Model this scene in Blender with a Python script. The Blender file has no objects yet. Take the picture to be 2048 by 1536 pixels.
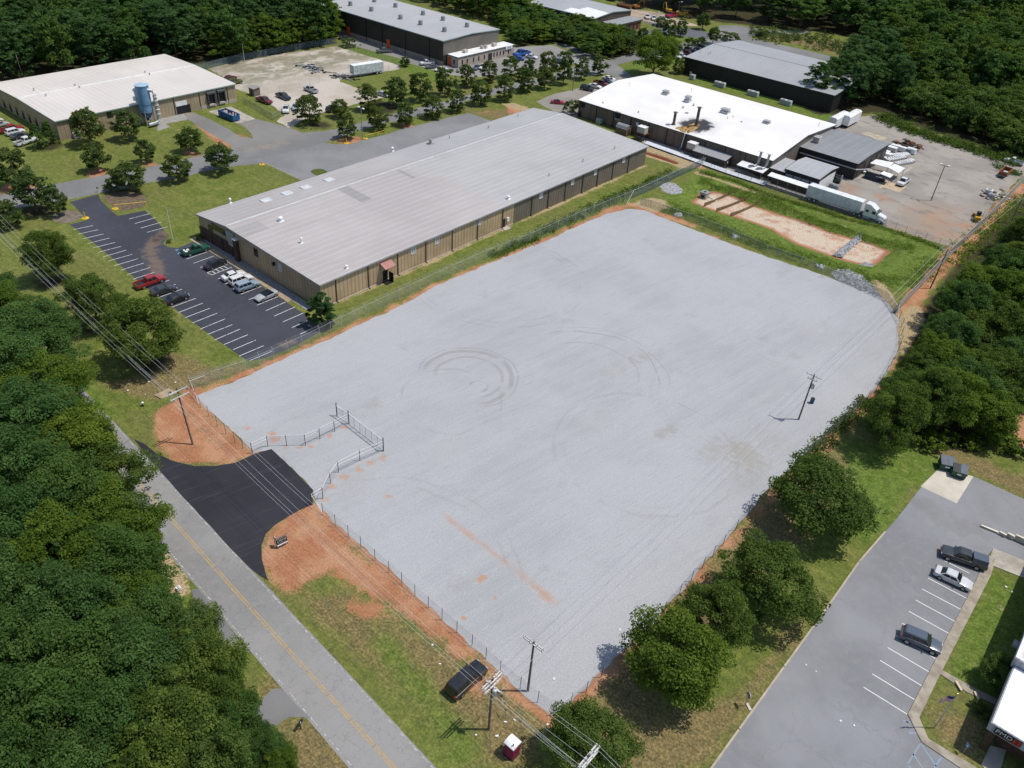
import bpy, bmesh, math, random
import numpy as np
from mathutils import Vector, Matrix, geometry
rng = random.Random(7)
S = bpy.context.scene
COL = S.collection
R = math.radians
# ------------------------------------------------------------------ camera
CR = ((0.7547746266794763, 0.6531193184484756, 0.06124066291917492),
      (0.42677038318968885, -0.41799822501528716, -0.8019629192900352),
      (-0.498178986868683, 0.6314369641963227, -0.5942264360401888))
F, H = 1600.0, 80.0
cam = bpy.data.cameras.new('camera'); camo = bpy.data.objects.new('camera', cam); COL.objects.link(camo)
cam.sensor_width = 36.0; cam.lens = F / 2048 * 36.0; cam.clip_end = 5000; cam.clip_start = 1
m = Matrix(((CR[0][0], -CR[1][0], -CR[2][0], 0), (CR[0][1], -CR[1][1], -CR[2][1], 0),
            (CR[0][2], -CR[1][2], -CR[2][2], H), (0, 0, 0, 1)))
camo.matrix_world = m
S.camera = camo

def G(u, v, z=0.0):
    """survey: the point of the plan at height z seen at a photo pixel"""
    a, b = (u - 1024) / F, (v - 768) / F
    d = [CR[0][i] * a + CR[1][i] * b + CR[2][i] for i in range(3)]
    t = (z - H) / d[2]
    return (d[0] * t, d[1] * t)
def GP(l, z=0.0): return [G(u, v, z) for u, v in l]
def proj(x, y, z):
    p = (x, y, z - H)
    c = [sum(CR[k][i] * p[i] for i in range(3)) for k in range(3)]
    return (1024 + F * c[0] / c[2], 768 + F * c[1] / c[2], c[2])
def on_axis(u, v, val, ax):
    lo, hi = -3.0, 45.0
    for _ in range(50):
        mid = (lo + hi) / 2
        if (G(u, v, lo)[ax] - val) * (G(u, v, mid)[ax] - val) <= 0: hi = mid
        else: lo = mid
    p = G(u, v, lo); return (p[0], p[1], lo)
def atX(u, v, x): return on_axis(u, v, x, 0)
def atY(u, v, y): return on_axis(u, v, y, 1)
def height(bu, bv, tv):
    x, y = G(bu, bv)
    lo, hi = 0.0, 45.0
    for _ in range(40):
        mid = (lo + hi) / 2
        if proj(x, y, mid)[1] > tv: lo = mid
        else: hi = mid
    return lo
def mperpx(x, y, z=3): return proj(x, y, z)[2] / F

# ------------------------------------------------------------------ world / sun
SUN_EL = R(66); sx, sy = 0.745, 0.667
w = bpy.data.worlds.new("World"); S.world = w; w.use_nodes = True
nt = w.node_tree; bg = nt.nodes['Background']
sky = nt.nodes.new('ShaderNodeTexSky'); sky.sky_type = 'NISHITA'; sky.sun_disc = False
sky.sun_elevation = SUN_EL; sky.sun_rotation = math.atan2(sx, sy); sky.air_density = 1.0; sky.dust_density = 1.0
nt.links.new(sky.outputs[0], bg.inputs[0]); bg.inputs[1].default_value = 0.135
sun = bpy.data.lights.new('sun', 'SUN'); sun.energy = 3.9; sun.angle = R(0.53); sun.color = (1.0, 0.95, 0.88)
suno = bpy.data.objects.new('sun', sun); COL.objects.link(suno); suno.location = (0, 0, 200)
sd = Vector((sx * math.cos(SUN_EL), sy * math.cos(SUN_EL), math.sin(SUN_EL)))
suno.rotation_euler = sd.to_track_quat('Z', 'Y').to_euler()
S.view_settings.view_transform = 'Standard'; S.view_settings.look = 'None'; S.view_settings.gamma = 1.0
S.view_settings.exposure = 0.0
S.cycles.max_bounces = 6; S.cycles.transparent_max_bounces = 12; S.cycles.diffuse_bounces = 3
S.cycles.use_denoising = True

# ------------------------------------------------------------------ node helpers
class N:
    def __init__(s, name, rough=0.8, spec=0.3, metal=0.0):
        s.m = bpy.data.materials.new(name); s.m.use_nodes = True; s.t = s.m.node_tree
        s.b = s.t.nodes['Principled BSDF']; s.b.inputs['Roughness'].default_value = rough
        s.b.inputs['Specular IOR Level'].default_value = spec; s.b.inputs['Metallic'].default_value = metal
        s._pos = None
    def new(s, k): return s.t.nodes.new(k)
    def pin(s, sock, v):
        if isinstance(v, bpy.types.NodeSocket): s.t.links.new(v, sock)
        elif sock.type == 'RGBA': sock.default_value = (*v, 1.0) if len(v) == 3 else v
        else: sock.default_value = v
    def pos(s):
        if s._pos is None: s._pos = s.new('ShaderNodeNewGeometry').outputs['Position']
        return s._pos
    def xyz(s):
        n = s.new('ShaderNodeSeparateXYZ'); s.pin(n.inputs[0], s.pos()); return n.outputs
    def obj(s): return s.new('ShaderNodeTexCoord').outputs['Object']
    def map(s, sc=(1, 1, 1), rot=0.0, loc=(0, 0, 0), vec=None):
        n = s.new('ShaderNodeMapping'); s.pin(n.inputs[0], vec or s.pos())
        n.inputs['Scale'].default_value = sc; n.inputs['Rotation'].default_value = (0, 0, rot)
        n.inputs['Location'].default_value = loc; return n.outputs[0]
    def noise(s, scale, detail=3.0, rough=0.55, vec=None):
        n = s.new('ShaderNodeTexNoise'); s.pin(n.inputs['Vector'], vec or s.pos())
        n.inputs['Scale'].default_value = scale; n.inputs['Detail'].default_value = detail
        n.inputs['Roughness'].default_value = rough; return n.outputs['Fac']
    def voro(s, scale, vec=None, feature='F1', rand=1.0):
        n = s.new('ShaderNodeTexVoronoi'); n.feature = feature; s.pin(n.inputs['Vector'], vec or s.pos())
        n.inputs['Scale'].default_value = scale; n.inputs['Randomness'].default_value = rand; return n.outputs
    def math(s, op, a, b=0.0, clamp=False):
        n = s.new('ShaderNodeMath'); n.operation = op; n.use_clamp = clamp
        s.pin(n.inputs[0], a); s.pin(n.inputs[1], b); return n.outputs[0]
    def mr(s, x, lo, hi, a=0.0, b=1.0, smooth=True):
        n = s.new('ShaderNodeMapRange'); n.interpolation_type = 'SMOOTHSTEP' if smooth else 'LINEAR'
        s.pin(n.inputs[0], x); n.inputs[1].default_value = lo; n.inputs[2].default_value = hi
        n.inputs[3].default_value = a; n.inputs[4].default_value = b; return n.outputs[0]
    def mix(s, f, a, b, mode='MIX'):
        n = s.new('ShaderNodeMix'); n.data_type = 'RGBA'; n.blend_type = mode
        s.pin(n.inputs[0], f); s.pin(n.inputs[6], a); s.pin(n.inputs[7], b); return n.outputs[2]
    def attr(s, name, out='Fac'):
        n = s.new('ShaderNodeAttribute'); n.attribute_name = name; return n.outputs[out]
    def rnd(s): return s.new('ShaderNodeObjectInfo').outputs['Random']
    def near(s, pts, wd):
        o = s.xyz(); best_ = None
        for (u, v) in pts:
            a_, b_ = G(u, v); dx, dy = s.math('SUBTRACT', o[0], a_), s.math('SUBTRACT', o[1], b_)
            q = s.math('SQRT', s.math('ADD', s.math('MULTIPLY', dx, dx), s.math('MULTIPLY', dy, dy)))
            best_ = q if best_ is None else s.math('MINIMUM', best_, q)
        e = s.math('ADD', best_, s.math('MULTIPLY', s.math('SUBTRACT', s.noise(.7, 5, .65), .5), wd * 3.0))
        return s.mr(e, wd * 1.25, wd * .25)
    def bump(s, h, strength=0.3, dist=0.1):
        n = s.new('ShaderNodeBump'); n.inputs['Strength'].default_value = strength; n.inputs['Distance'].default_value = dist
        s.pin(n.inputs['Height'], h); s.t.links.new(n.outputs[0], s.b.inputs['Normal'])
    def col(s, c): s.pin(s.b.inputs['Base Color'], c); return s.m
    def vary(s, c, amt=0.15, scale=0.4, detail=4):
        """colour with soft mottling"""
        f = s.noise(scale, detail)
        return s.mix(s.mr(f, 0.3, 0.7), tuple(x * (1 - amt) for x in c), tuple(min(1, x * (1 + amt)) for x in c))

def simple(name, c, rough=0.6, spec=0.3, metal=0.0, amt=0.12, scale=0.7):
    n = N(name, rough, spec, metal); return n.col(n.vary(c, amt, scale))
def paint(name, c, rough=0.28):
    n = N(name, rough, 0.5)
    n.b.inputs['Coat Weight'].default_value = 0.5; n.b.inputs['Coat Roughness'].default_value = 0.08
    return n.col(n.mix(n.mr(n.noise(1.5, 3), .35, .75), c, tuple(x * .86 + .012 for x in c)))

# ------------------------------------------------------------------ mesh helpers
def tag(o, label=None, cat=None, group=None, kind=None):
    if label: o['label'] = label
    if cat: o['category'] = cat
    if group: o['group'] = group
    if kind: o['kind'] = kind
    return o
def thing(name, label, cat, loc=(0, 0, 0), rz=0.0, group=None):
    o = bpy.data.objects.new(name, None); COL.objects.link(o); o.location = loc; o.rotation_euler = (0, 0, rz)
    o.empty_display_size = 0.3
    return tag(o, label, cat, group)
class MB:
    def __init__(s): s.v = []; s.f = []; s.mi = []
    def add(s, v, f, mi=0):
        o = len(s.v); s.v += [tuple(p) for p in v]; s.f += [tuple(i + o for i in q) for q in f]; s.mi += [mi] * len(f); return s
    def box(s, x0, x1, y0, y1, z0, z1, mi=0):
        v = [(x, y, z) for z in (z0, z1) for x, y in ((x0, y0), (x1, y0), (x1, y1), (x0, y1))]
        return s.add(v, [(3, 2, 1, 0), (4, 5, 6, 7), (0, 1, 5, 4), (1, 2, 6, 5), (2, 3, 7, 6), (3, 0, 4, 7)], mi)
    def obox(s, c, L, W, z0, z1, a, mi=0):
        ca, sa = math.cos(a), math.sin(a)
        q = [(c[0] + ca * x - sa * y, c[1] + sa * x + ca * y) for x, y in ((-L/2, -W/2), (L/2, -W/2), (L/2, W/2), (-L/2, W/2))]
        return s.prism(q, z0, z1, mi)
    def prism(s, pts, z0, z1, mi=0):
        n = len(pts)
        a = sum(pts[i][0] * pts[(i + 1) % n][1] - pts[(i + 1) % n][0] * pts[i][1] for i in range(n))
        if a < 0: pts = pts[::-1]
        v = [(p[0], p[1], z0) for p in pts] + [(p[0], p[1], z1) for p in pts]
        f = [tuple(range(n - 1, -1, -1)), tuple(range(n, 2 * n))] + [(i, (i + 1) % n, n + (i + 1) % n, n + i) for i in range(n)]
        return s.add(v, f, mi)
    def extr(s, prof, axis, a, b, mi=0):
        """profile [(h, z)] counter-clockwise, extruded along 'x' or 'y' from a to b"""
        n = len(prof)
        if axis == 'y': v = [(p[0], a, p[1]) for p in prof] + [(p[0], b, p[1]) for p in prof]
        else: v = [(a, p[0], p[1]) for p in prof] + [(b, p[0], p[1]) for p in prof]
        f = [tuple(range(n)), tuple(range(2 * n - 1, n - 1, -1))] + [(i, n + i, n + (i + 1) % n, (i + 1) % n) for i in range(n)]
        if axis == 'x': f = [q[::-1] for q in f]
        return s.add(v, f, mi)
    def tube(s, pts, r, n=6, mi=0, r1=None):
        pts = [Vector(p) for p in pts]; o = len(s.v); k = len(pts)
        for i, p in enumerate(pts):
            d = (pts[min(i + 1, k - 1)] - pts[max(i - 1, 0)]).normalized()
            a = d.orthogonal().normalized(); b = d.cross(a)
            rr = r if r1 is None else r + (r1 - r) * i / max(1, k - 1)
            for j in range(n):
                t = 2 * math.pi * j / n; s.v.append(tuple(p + a * (rr * math.cos(t)) + b * (rr * math.sin(t))))
        for i in range(k - 1):
            for j in range(n):
                s.f.append((o + i * n + j, o + i * n + (j + 1) % n, o + (i + 1) * n + (j + 1) % n, o + (i + 1) * n + j)); s.mi.append(mi)
        s.f.append(tuple(o + j for j in range(n - 1, -1, -1))); s.mi.append(mi)
        s.f.append(tuple(o + (k - 1) * n + j for j in range(n))); s.mi.append(mi)
        return s
    def cyl(s, x, y, z0, z1, r, n=16, r1=None, mi=0): return s.tube([(x, y, z0), (x, y, z1)], r, n, mi, r1)
    def dome(s, x, y, z, rx, rz, n=12, k=4, mi=0):
        o = len(s.v)
        for i in range(k):
            t = i / k * math.pi / 2
            for j in range(n):
                a = 2 * math.pi * j / n; s.v.append((x + rx * math.cos(t) * math.cos(a), y + rx * math.cos(t) * math.sin(a), z + rz * math.sin(t)))
        s.v.append((x, y, z + rz))
        for i in range(k - 1):
            for j in range(n): s.f.append((o + i*n + j, o + i*n + (j+1) % n, o + (i+1)*n + (j+1) % n, o + (i+1)*n + j)); s.mi.append(mi)
        for j in range(n): s.f.append((o + (k-1)*n + j, o + (k-1)*n + (j+1) % n, o + k*n)); s.mi.append(mi)
        return s
    def quad(s, a, b, c, d, mi=0): return s.add([a, b, c, d], [(0, 1, 2, 3)], mi)
    def mesh(s, name, mats, off=(0, 0, 0), smooth=False, bevel=0.0):
        me = bpy.data.meshes.new(name)
        me.from_pydata([(p[0] - off[0], p[1] - off[1], p[2] - off[2]) for p in s.v], [], s.f)
        for q in (mats if isinstance(mats, (list, tuple)) else [mats]): me.materials.append(q)
        me.polygons.foreach_set('material_index', s.mi)
        if bevel:
            bm = bmesh.new(); bm.from_mesh(me)
            bmesh.ops.bevel(bm, geom=list(bm.edges), offset=bevel, segments=2, affect='EDGES', clamp_overlap=True)
            bm.to_mesh(me); bm.free()
        if smooth:
            me.polygons.foreach_set('use_smooth', [True] * len(me.polygons)); me.set_sharp_from_angle(angle=R(40))
        me.update(); return me
    def build(s, name, mats, parent=None, smooth=False, bevel=0.0, loc=None):
        off = tuple(parent.location) if parent is not None else (loc or (0, 0, 0))
        p2 = parent.parent if parent is not None else None
        while p2 is not None:
            off = tuple(off[i] + p2.location[i] for i in range(3)); p2 = p2.parent
        o = bpy.data.objects.new(name, s.mesh(name, mats, off, smooth, bevel)); COL.objects.link(o)
        if parent is not None: o.parent = parent
        elif loc: o.location = loc
        return o
def kids(o): return [c for c in o.children]
def copy_tree(o, parent=None):
    c = o.copy(); COL.objects.link(c)
    if parent is not None: c.parent = parent
    for ch in kids(o): copy_tree(ch, c)
    return c
def text(body, size, mat, parent, M4, name='lettering', extrude=0.01, fit=None):
    cu = bpy.data.curves.new(name, 'FONT'); cu.body = body; cu.size = size; cu.extrude = extrude; cu.align_x = 'CENTER'; cu.align_y = 'CENTER'
    cu.resolution_u = 3
    tmp = bpy.data.objects.new('lettering_source', cu); COL.objects.link(tmp)
    dg = bpy.context.evaluated_depsgraph_get()
    me = bpy.data.meshes.new_from_object(tmp.evaluated_get(dg)); bpy.data.objects.remove(tmp)
    me.materials.clear(); me.materials.append(mat)
    if fit:
        xs = [v.co.x for v in me.vertices]; k = fit / (max(xs) - min(xs))
        for v in me.vertices: v.co.x *= k
    o = bpy.data.objects.new(name, me); COL.objects.link(o); o.parent = parent; o.matrix_local = M4
    return o
def frame(origin, xax, yax):
    x, y = Vector(xax).normalized(), Vector(yax).normalized(); z = x.cross(y)
    return Matrix(((x[0], y[0], z[0], origin[0]), (x[1], y[1], z[1], origin[1]), (x[2], y[2], z[2], origin[2]), (0, 0, 0, 1)))

# numpy geometry
def inside(px, py, poly):
    p = np.asarray(poly); n = len(p); r = np.zeros(px.shape, bool)
    for i in range(n):
        x0, y0 = p[i]; x1, y1 = p[(i + 1) % n]
        if y0 == y1: continue
        c = ((y0 > py) != (y1 > py)) & (px < (x1 - x0) * (py - y0) / (y1 - y0) + x0); r ^= c
    return r
def dist_line(px, py, line):
    d = np.full(px.shape, 1e9)
    for (x0, y0), (x1, y1) in zip(line[:-1], line[1:]):
        L = (x1 - x0) ** 2 + (y1 - y0) ** 2 + 1e-9
        t = np.clip(((px - x0) * (x1 - x0) + (py - y0) * (y1 - y0)) / L, 0, 1)
        d = np.minimum(d, np.hypot(px - x0 - t * (x1 - x0), py - y0 - t * (y1 - y0)))
    return d
def sdist(px, py, poly):
    d = dist_line(px, py, list(poly) + [poly[0]]); return np.where(inside(px, py, poly), d, -d)
def pip(x, y, poly): return bool(inside(np.array([x]), np.array([y]), poly)[0])
def jag(poly, step, amp, seed=1, closed=True):
    """edge of a loose surface: extra corners every STEP metres, wandering by AMP"""
    r = random.Random(seed); out = []; n = len(poly); q = 0.0
    for i in range(n if closed else n - 1):
        a, b = poly[i], poly[(i + 1) % n]; L = math.dist(a, b); k = max(1, int(L / step))
        nx, ny = -(b[1] - a[1]) / (L + 1e-9), (b[0] - a[0]) / (L + 1e-9)
        for j in range(k):
            t = j / k; q = q * 0.6 + r.uniform(-amp, amp) * 0.8
            out.append((a[0] + (b[0] - a[0]) * t + nx * q, a[1] + (b[1] - a[1]) * t + ny * q))
    return out
def smooth_poly(pts, it=2):
    for _ in range(it):
        o = []
        for i in range(len(pts)):
            a, b = pts[i], pts[(i + 1) % len(pts)]
            o += [(a[0]*.75 + b[0]*.25, a[1]*.75 + b[1]*.25), (a[0]*.25 + b[0]*.75, a[1]*.25 + b[1]*.75)]
        pts = o
    return pts
def sheet(name, poly, z, mat, kind='structure'):
    tris = geometry.tessellate_polygon([[Vector((p[0], p[1], 0)) for p in poly]])
    me = bpy.data.meshes.new(name)
    f = []
    for t in tris:
        a, b, c = (poly[i] for i in t)
        f.append(tuple(t) if (b[0]-a[0])*(c[1]-a[1]) - (b[1]-a[1])*(c[0]-a[0]) > 0 else tuple(t)[::-1])
    me.from_pydata([(p[0], p[1], z) for p in poly], [], f)
    me.materials.append(mat); o = bpy.data.objects.new(name, me); COL.objects.link(o)
    if kind: o['kind'] = kind
    return o
def stripes(name, segs, w, z, mat, parent=None):
    mb = MB()
    for a, b in segs:
        L = math.dist(a, b); nx, ny = -(b[1]-a[1]) / L * w / 2, (b[0]-a[0]) / L * w / 2
        q = [(a[0]-nx, a[1]-ny, z), (b[0]-nx, b[1]-ny, z), (b[0]+nx, b[1]+ny, z), (a[0]+nx, a[1]+ny, z)]
        if (q[1][0]-q[0][0])*(q[2][1]-q[0][1]) - (q[1][1]-q[0][1])*(q[2][0]-q[0][0]) < 0: q = q[::-1]
        mb.quad(*q)
    return mb.build(name, mat, parent)
# ------------------------------------------------------------------ ground sheet
def axis_pts(a, b, fine, lo, hi):
    p = list(np.arange(a, b, fine)); s = fine; x = b; out = []
    while x < hi: out.append(x); s *= 1.25; x += s
    s = fine; x = a; pre = []
    while x > lo: s *= 1.25; x -= s; pre.append(x)
    return np.array(pre[::-1] + p + out)
gx = np.concatenate([np.array([-1500, -1100, -800, -620, -500]), np.arange(-420, -172, 2.5), np.arange(-172, 38, 1.0), np.array([40, 44, 50, 60, 75, 95, 130, 180, 260, 380, 560, 800, 1200])])
gy = np.concatenate([np.array([-900, -600, -400, -250, -160, -100, -65, -45, -32, -23, -16, -11]), np.arange(-8, 262, 1.0), np.arange(262, 420, 2.5), np.array([424, 430, 440, 455, 475, 500, 540, 600, 700, 850, 1050, 1400, 1900])])
XX, YY = np.meshgrid(gx, gy); px, py = XX.ravel(), YY.ravel()
basin = GP([(1384,402),(1400,388),(1432,381),(1460,388),(1505,408),(1542,421),(1600,439),(1670,465),(1705,475),(1746,486),(1779,501),(1764,516),(1748,530),(1715,526),(1668,512),(1594,486),(1539,455),(1500,441),(1462,430),(1405,412)], -1)
sb = sdist(px, py, basin)
t = np.clip((sb + 3.5) / 3.5, 0, 1); pz = -1.3 * t * t * (3 - 2 * t)
trench = GP([(1291,301),(1330,313),(1358,324),(1354,328),(1325,318),(1289,306)])
st = sdist(px, py, trench); pz -= 0.5 * np.clip(st + .6, 0, 1)
def gz(x, y):
    s_ = float(sdist(np.array([x]), np.array([y]), basin)[0]); q = min(1, max(0, (s_ + 3.5) / 3.5)); return -1.3 * q * q * (3 - 2 * q)
def best(*a):
    r = np.full(px.shape, -6.0)
    for q in a: r = np.maximum(r, q)
    return np.clip(r, -6, 6)
def pl(l): return sdist(px, py, GP(l))
def ln(l, wid): return wid - dist_line(px, py, GP(l))
def circ(u, v, r): c = G(u, v); return r - np.hypot(px - c[0], py - c[1])
clay = best(
    pl([(318,815),(345,795),(375,778),(398,800),(450,852),(508,905),(470,925),(430,932),(390,932),(345,922),(318,890),(303,850)]),
    pl([(628,1010),(650,1030),(700,1078),(780,1152),(860,1222),(950,1302),(1010,1352),(985,1372),(930,1322),(880,1285),(800,1225),(740,1190),(665,1140),(610,1175),(575,1180),(540,1165),(520,1110),(526,1072),(556,1040),(598,1016)]),
    ln([(628,1012),(646,1032),(700,1078),(780,1147),(886,1243),(1000,1347),(1075,1407),(1108,1432)], 1.3), ln([(383,781),(418,835),(470,888),(506,910)], 1.2),
    pl([(695,1205),(760,1205),(780,1240),(720,1250)]), pl([(555,1140),(600,1130),(625,1190),(560,1190)]),
    ln([(398,793),(492,748),(581,711),(697,659),(790,616),(880,569),(1060,496),(1215,425)], 1.0),
    ln([(1215,423),(1260,409),(1300,421),(1380,450)], 1.4),
    ln([(1310,430),(1460,488),(1600,540),(1700,572)], .5),
    ln([(1795,650),(1850,570),(1905,510),(1960,452),(2045,372)], 1.8),
    pl([(2010,850),(2035,830),(2100,815),(2110,930),(2048,905)]),
    ln([(1795,650),(1790,722),(1720,818),(1648,888),(1553,978),(1448,1095),(1362,1193),(1248,1318),(1176,1388),(1112,1434)], .55), circ(1185,1340,1.6), circ(1215,1332,1.2), circ(1245,1275,1.8), circ(1265,1240,1.5), circ(1300,1195,1.3), circ(1360,1160,1.5), circ(1400,1110,1.3),
    circ(1110,1435,1.2), circ(1150,1405,.9), circ(1075,1395,1.2), circ(1480,1030,1.2), circ(1640,890,1.5), circ(1690,840,1.7), circ(1720,810,1.6), circ(1655,870,1.3), circ(1745,765,1.3), circ(1610,905,1),
    pl([(380,236),(418,244),(462,290),(466,303),(440,292),(405,262)]), pl([(477,268),(503,275),(497,281),(480,278)]),
    pl([(1008,212),(1050,210),(1065,226),(1020,228)]), pl([(950,226),(975,222),(970,228)]),
    circ(960,1375,1.2), circ(990,1365,1.0), circ(935,1345,.8), circ(196,346,2.6), circ(294,328,2), circ(383,308,2), circ(38,376,4), circ(697,280,3.5), circ(812,252,2), circ(300,1180,1.2),
    ln([(1288,300),(1360,326),(1400,334)], 1.5), ln([(1250,258),(1340,297),(1460,340),(1530,368)], 1.6), pl([(1880,965),(1895,950),(1900,965)]))
tan = best(
    pl([(1288,289),(1400,330),(1402,338),(1360,335),(1290,312)]), pl([(1000,208),(1030,206),(1056,216),(1090,232),(1055,226)]),
    pl([(1262,408),(1300,395),(1330,400),(1345,415),(1310,425)]), pl([(1700,560),(1760,560),(1795,600),(1800,640),(1770,600),(1730,585)]),
    ln([(1280,640),(1285,640)], .3), pl([(300,1105),(330,1090),(395,1185),(360,1200),(330,1175)]),
    pl([(1790,640),(1830,600),(1850,640),(1805,720)]), ln([(1410,350),(1480,375),(1550,395)], .8), circ(1400,346,1.5),
    ln([(670,606),(850,528),(1003,460),(1290,331)], .45),
    pl([(318,440),(345,468),(342,478),(290,470),(296,452)]) * 0 - 6)
lush = best(
    pl([(1300,402),(1345,385),(1400,345),(1440,350),(1560,393),(1680,440),(1800,470),(1888,503),(1870,560),(1830,590),(1780,575),(1700,548),(1600,515),(1480,470),(1400,440),(1350,425)]),
    pl([(1690,885),(1800,880),(1870,905),(1885,930),(1835,975),(1790,1035),(1740,1090),(1690,1060),(1720,1000),(1690,930)]),
    pl([(1975,1140),(2060,1180),(2060,1400),(1990,1400),(1885,1350)]), pl([(10,600),(60,640),(160,740),(235,830),(205,850),(120,760),(20,650)]),
    pl([(1390,150),(1480,165),(1620,212),(1690,232),(1660,245),(1560,210),(1380,160)]),
    pl([(673,92),(700,82),(800,116),(870,142),(900,170),(860,165),(800,133)]), pl([(1320,60),(1420,60),(1430,110),(1240,150),(1270,110)]),
    pl([(-20,340),(20,330),(40,360),(0,380)]), pl([(700,1210),(730,1205),(860,1345),(1000,1536),(900,1536),(790,1390)]) * .5 - .3,
    ln([(1010,500),(1080,470),(1160,432),(1250,395)], 1.2))
dry = best(
    pl([(600,1195),(700,1190),(900,1310),(1000,1390),(1100,1440),(1060,1536),(930,1536),(760,1350)]),
    pl([(1200,1420),(1300,1440),(1480,1380),(1640,1190),(1560,1330),(1400,1540),(1180,1560)]),
    ln([(1240,1400),(1420,1200),(1560,1050),(1660,930)], 3.2), pl([(1850,905),(1900,890),(2060,960),(2060,1000),(1950,945)]), pl([(1850,1420),(1870,1410),(1960,1450),(1950,1520),(1880,1480)]),
    pl([(330,700),(430,740),(480,735),(380,780),(300,800),(210,770),(290,745)]), pl([(560,1320),(640,1420),(560,1440),(520,1380)]), pl([(560,1445),(640,1440),(760,1560),(600,1560)]),
    pl([(1510,62),(1690,85),(1760,98),(1700,118),(1600,90),(1500,74)]), pl([(1030,215),(1060,222),(1000,240),(940,225)]))
wood = best(
    sdist(px, py, [(-262, -40), (-262, 138), G(470,123), G(560,108), G(665,87), G(650,40), G(630,0), (-330, 400), (-900, 400), (-900, -40)]),
    pl([(985,20),(1030,60),(1040,95),(1105,82),(1150,95),(1185,120),(1240,116),(1285,92),(1270,60),(1190,58),(1100,30),(1050,10),(1000,-5)]),
    pl([(640,-8),(1000,-8),(1230,0),(1300,18),(1375,30),(1440,45),(1480,48),(1540,57),(1625,60),(1700,75),(1765,92),(1900,90),(3500,60),(3500,-120),(640,-250)]),
    pl([(1610,218),(1690,140),(1770,100),(2048,60),(4000,100),(4000,330),(2048,325),(1990,302),(1900,275),(1830,252),(1790,237),(1760,224),(1700,230),(1630,228)]),
    pl([(1925,505),(1975,455),(2060,385),(4000,420),(4000,900),(2060,815),(2000,850),(1960,905),(1870,890),(1800,880),(1745,880),(1740,800),(1805,720),(1825,640),(1875,575)]),
    sdist(px, py, [(-220, 31), (-120, 25.5), (-76, 21.5), (-58, 19.5), (-50, 17), (-46, 8), (-44, -60), (-220, -60)]),
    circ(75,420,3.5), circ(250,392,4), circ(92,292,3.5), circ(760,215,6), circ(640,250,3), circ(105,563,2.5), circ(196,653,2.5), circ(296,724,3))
me = bpy.data.meshes.new('ground'); nx_, ny_ = len(gx), len(gy)
ii = np.arange((nx_ - 1) * (ny_ - 1)); cx, cy = ii % (nx_ - 1), ii // (nx_ - 1); a0 = cy * nx_ + cx
me.vertices.add(len(px)); me.vertices.foreach_set('co', np.stack([px, py, pz], 1).ravel().astype(np.float32))
me.loops.add(4 * len(ii)); me.polygons.add(len(ii))
me.loops.foreach_set('vertex_index', np.stack([a0, a0 + 1, a0 + 1 + nx_, a0 + nx_], 1).ravel().astype(np.int32))
me.polygons.foreach_set('loop_start', (ii * 4).astype(np.int32)); me.polygons.foreach_set('use_smooth', np.ones(len(ii), bool))
for nm, ar in (('clay', clay), ('tan', tan), ('lush', lush), ('dry', dry), ('wood', wood), ('basin', np.clip(sb, -6, 6)), ('trench', np.clip(st, -6, 6))):
    me.attributes.new(nm, 'FLOAT', 'POINT').data.foreach_set('value', ar.astype(np.float32))
me.update(calc_edges=True); me.validate()
n = N('grass_and_soil', 0.95, 0.1)
nb, nm_, nf, ns = n.noise(.035, 4), n.noise(.22, 5, .6), n.noise(3.2, 4, .7), n.noise(9, 2)
g = n.mix(n.mr(nm_, .35, .65), (.110, .145, .030), (.168, .184, .050))
g = n.mix(n.mr(nb, .42, .62), g, n.mix(n.mr(nm_, .3, .7), (.180, .165, .064), (.128, .152, .036)))
# mowing streaks along the verge and lawns
g = n.mix(n.math('MULTIPLY', n.mr(n.noise(1, 2, .5, n.map((.06, .9, 1), R(4))), .45, .65), .35), g, (.105, .130, .028))
ed = n.math('ADD', n.math('MULTIPLY', n.math('SUBTRACT', nm_, .5), 5.0), n.math('MULTIPLY', n.math('SUBTRACT', nf, .5), 2.2))
def msk(nm, lo=-.8, hi=.8, k=1.0): return n.mr(n.math('ADD', n.attr(nm), n.math('MULTIPLY', ed, k)), lo, hi)
g = n.mix(n.math('MULTIPLY', msk('dry', -1.4, 1.2), .92), g, n.mix(n.mr(nf, .35, .68), (.150, .118, .050), (.235, .180, .092)))
g = n.mix(n.math('MULTIPLY', msk('lush', -1, 1, .8), .85), g, n.mix(n.mr(n.noise(.8, 5, .7), .35, .65), (.080, .142, .019), (.140, .190, .040)))
g = n.mix(n.math('MULTIPLY', n.mr(n.noise(.5, 4, .65, n.map((1, 1, 1), 0, (31, 7, 0))), .60, .74), n.mr(n.attr('lush'), -1, 1, 0, .8)), g, (.30, .26, .14))
md = n.noise(.95, 6, .72, n.map((1, 1, 1), 0, (17, 3, 0))); g = n.mix(n.mr(md, .34, .66), n.mix(1.0, g, (.74, .78, .80), 'MULTIPLY'), n.mix(1.0, g, (1.24, 1.18, 1.14), 'MULTIPLY'))
mow = n.math('FRACT', n.math('MULTIPLY', n.math('ADD', n.xyz()[1], n.math('MULTIPLY', n.noise(.05, 2), 6)), .55)); g = n.mix(n.math('MULTIPLY', n.mr(n.math('ABSOLUTE', n.math('SUBTRACT', mow, .5)), .15, .35), n.mr(nb, .40, .58, .0, .30)), g, n.mix(1.0, g, (.80, .86, .80), 'MULTIPLY'))
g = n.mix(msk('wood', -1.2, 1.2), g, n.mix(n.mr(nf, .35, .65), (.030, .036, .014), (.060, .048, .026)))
dirt = n.mix(n.mr(n.noise(.25, 5, .6), .38, .62), (.37, .175, .095), (.46, .265, .155))
dirt = n.mix(n.mr(nf, .3, .75, 0, .45), dirt, (.29, .11, .056))
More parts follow.
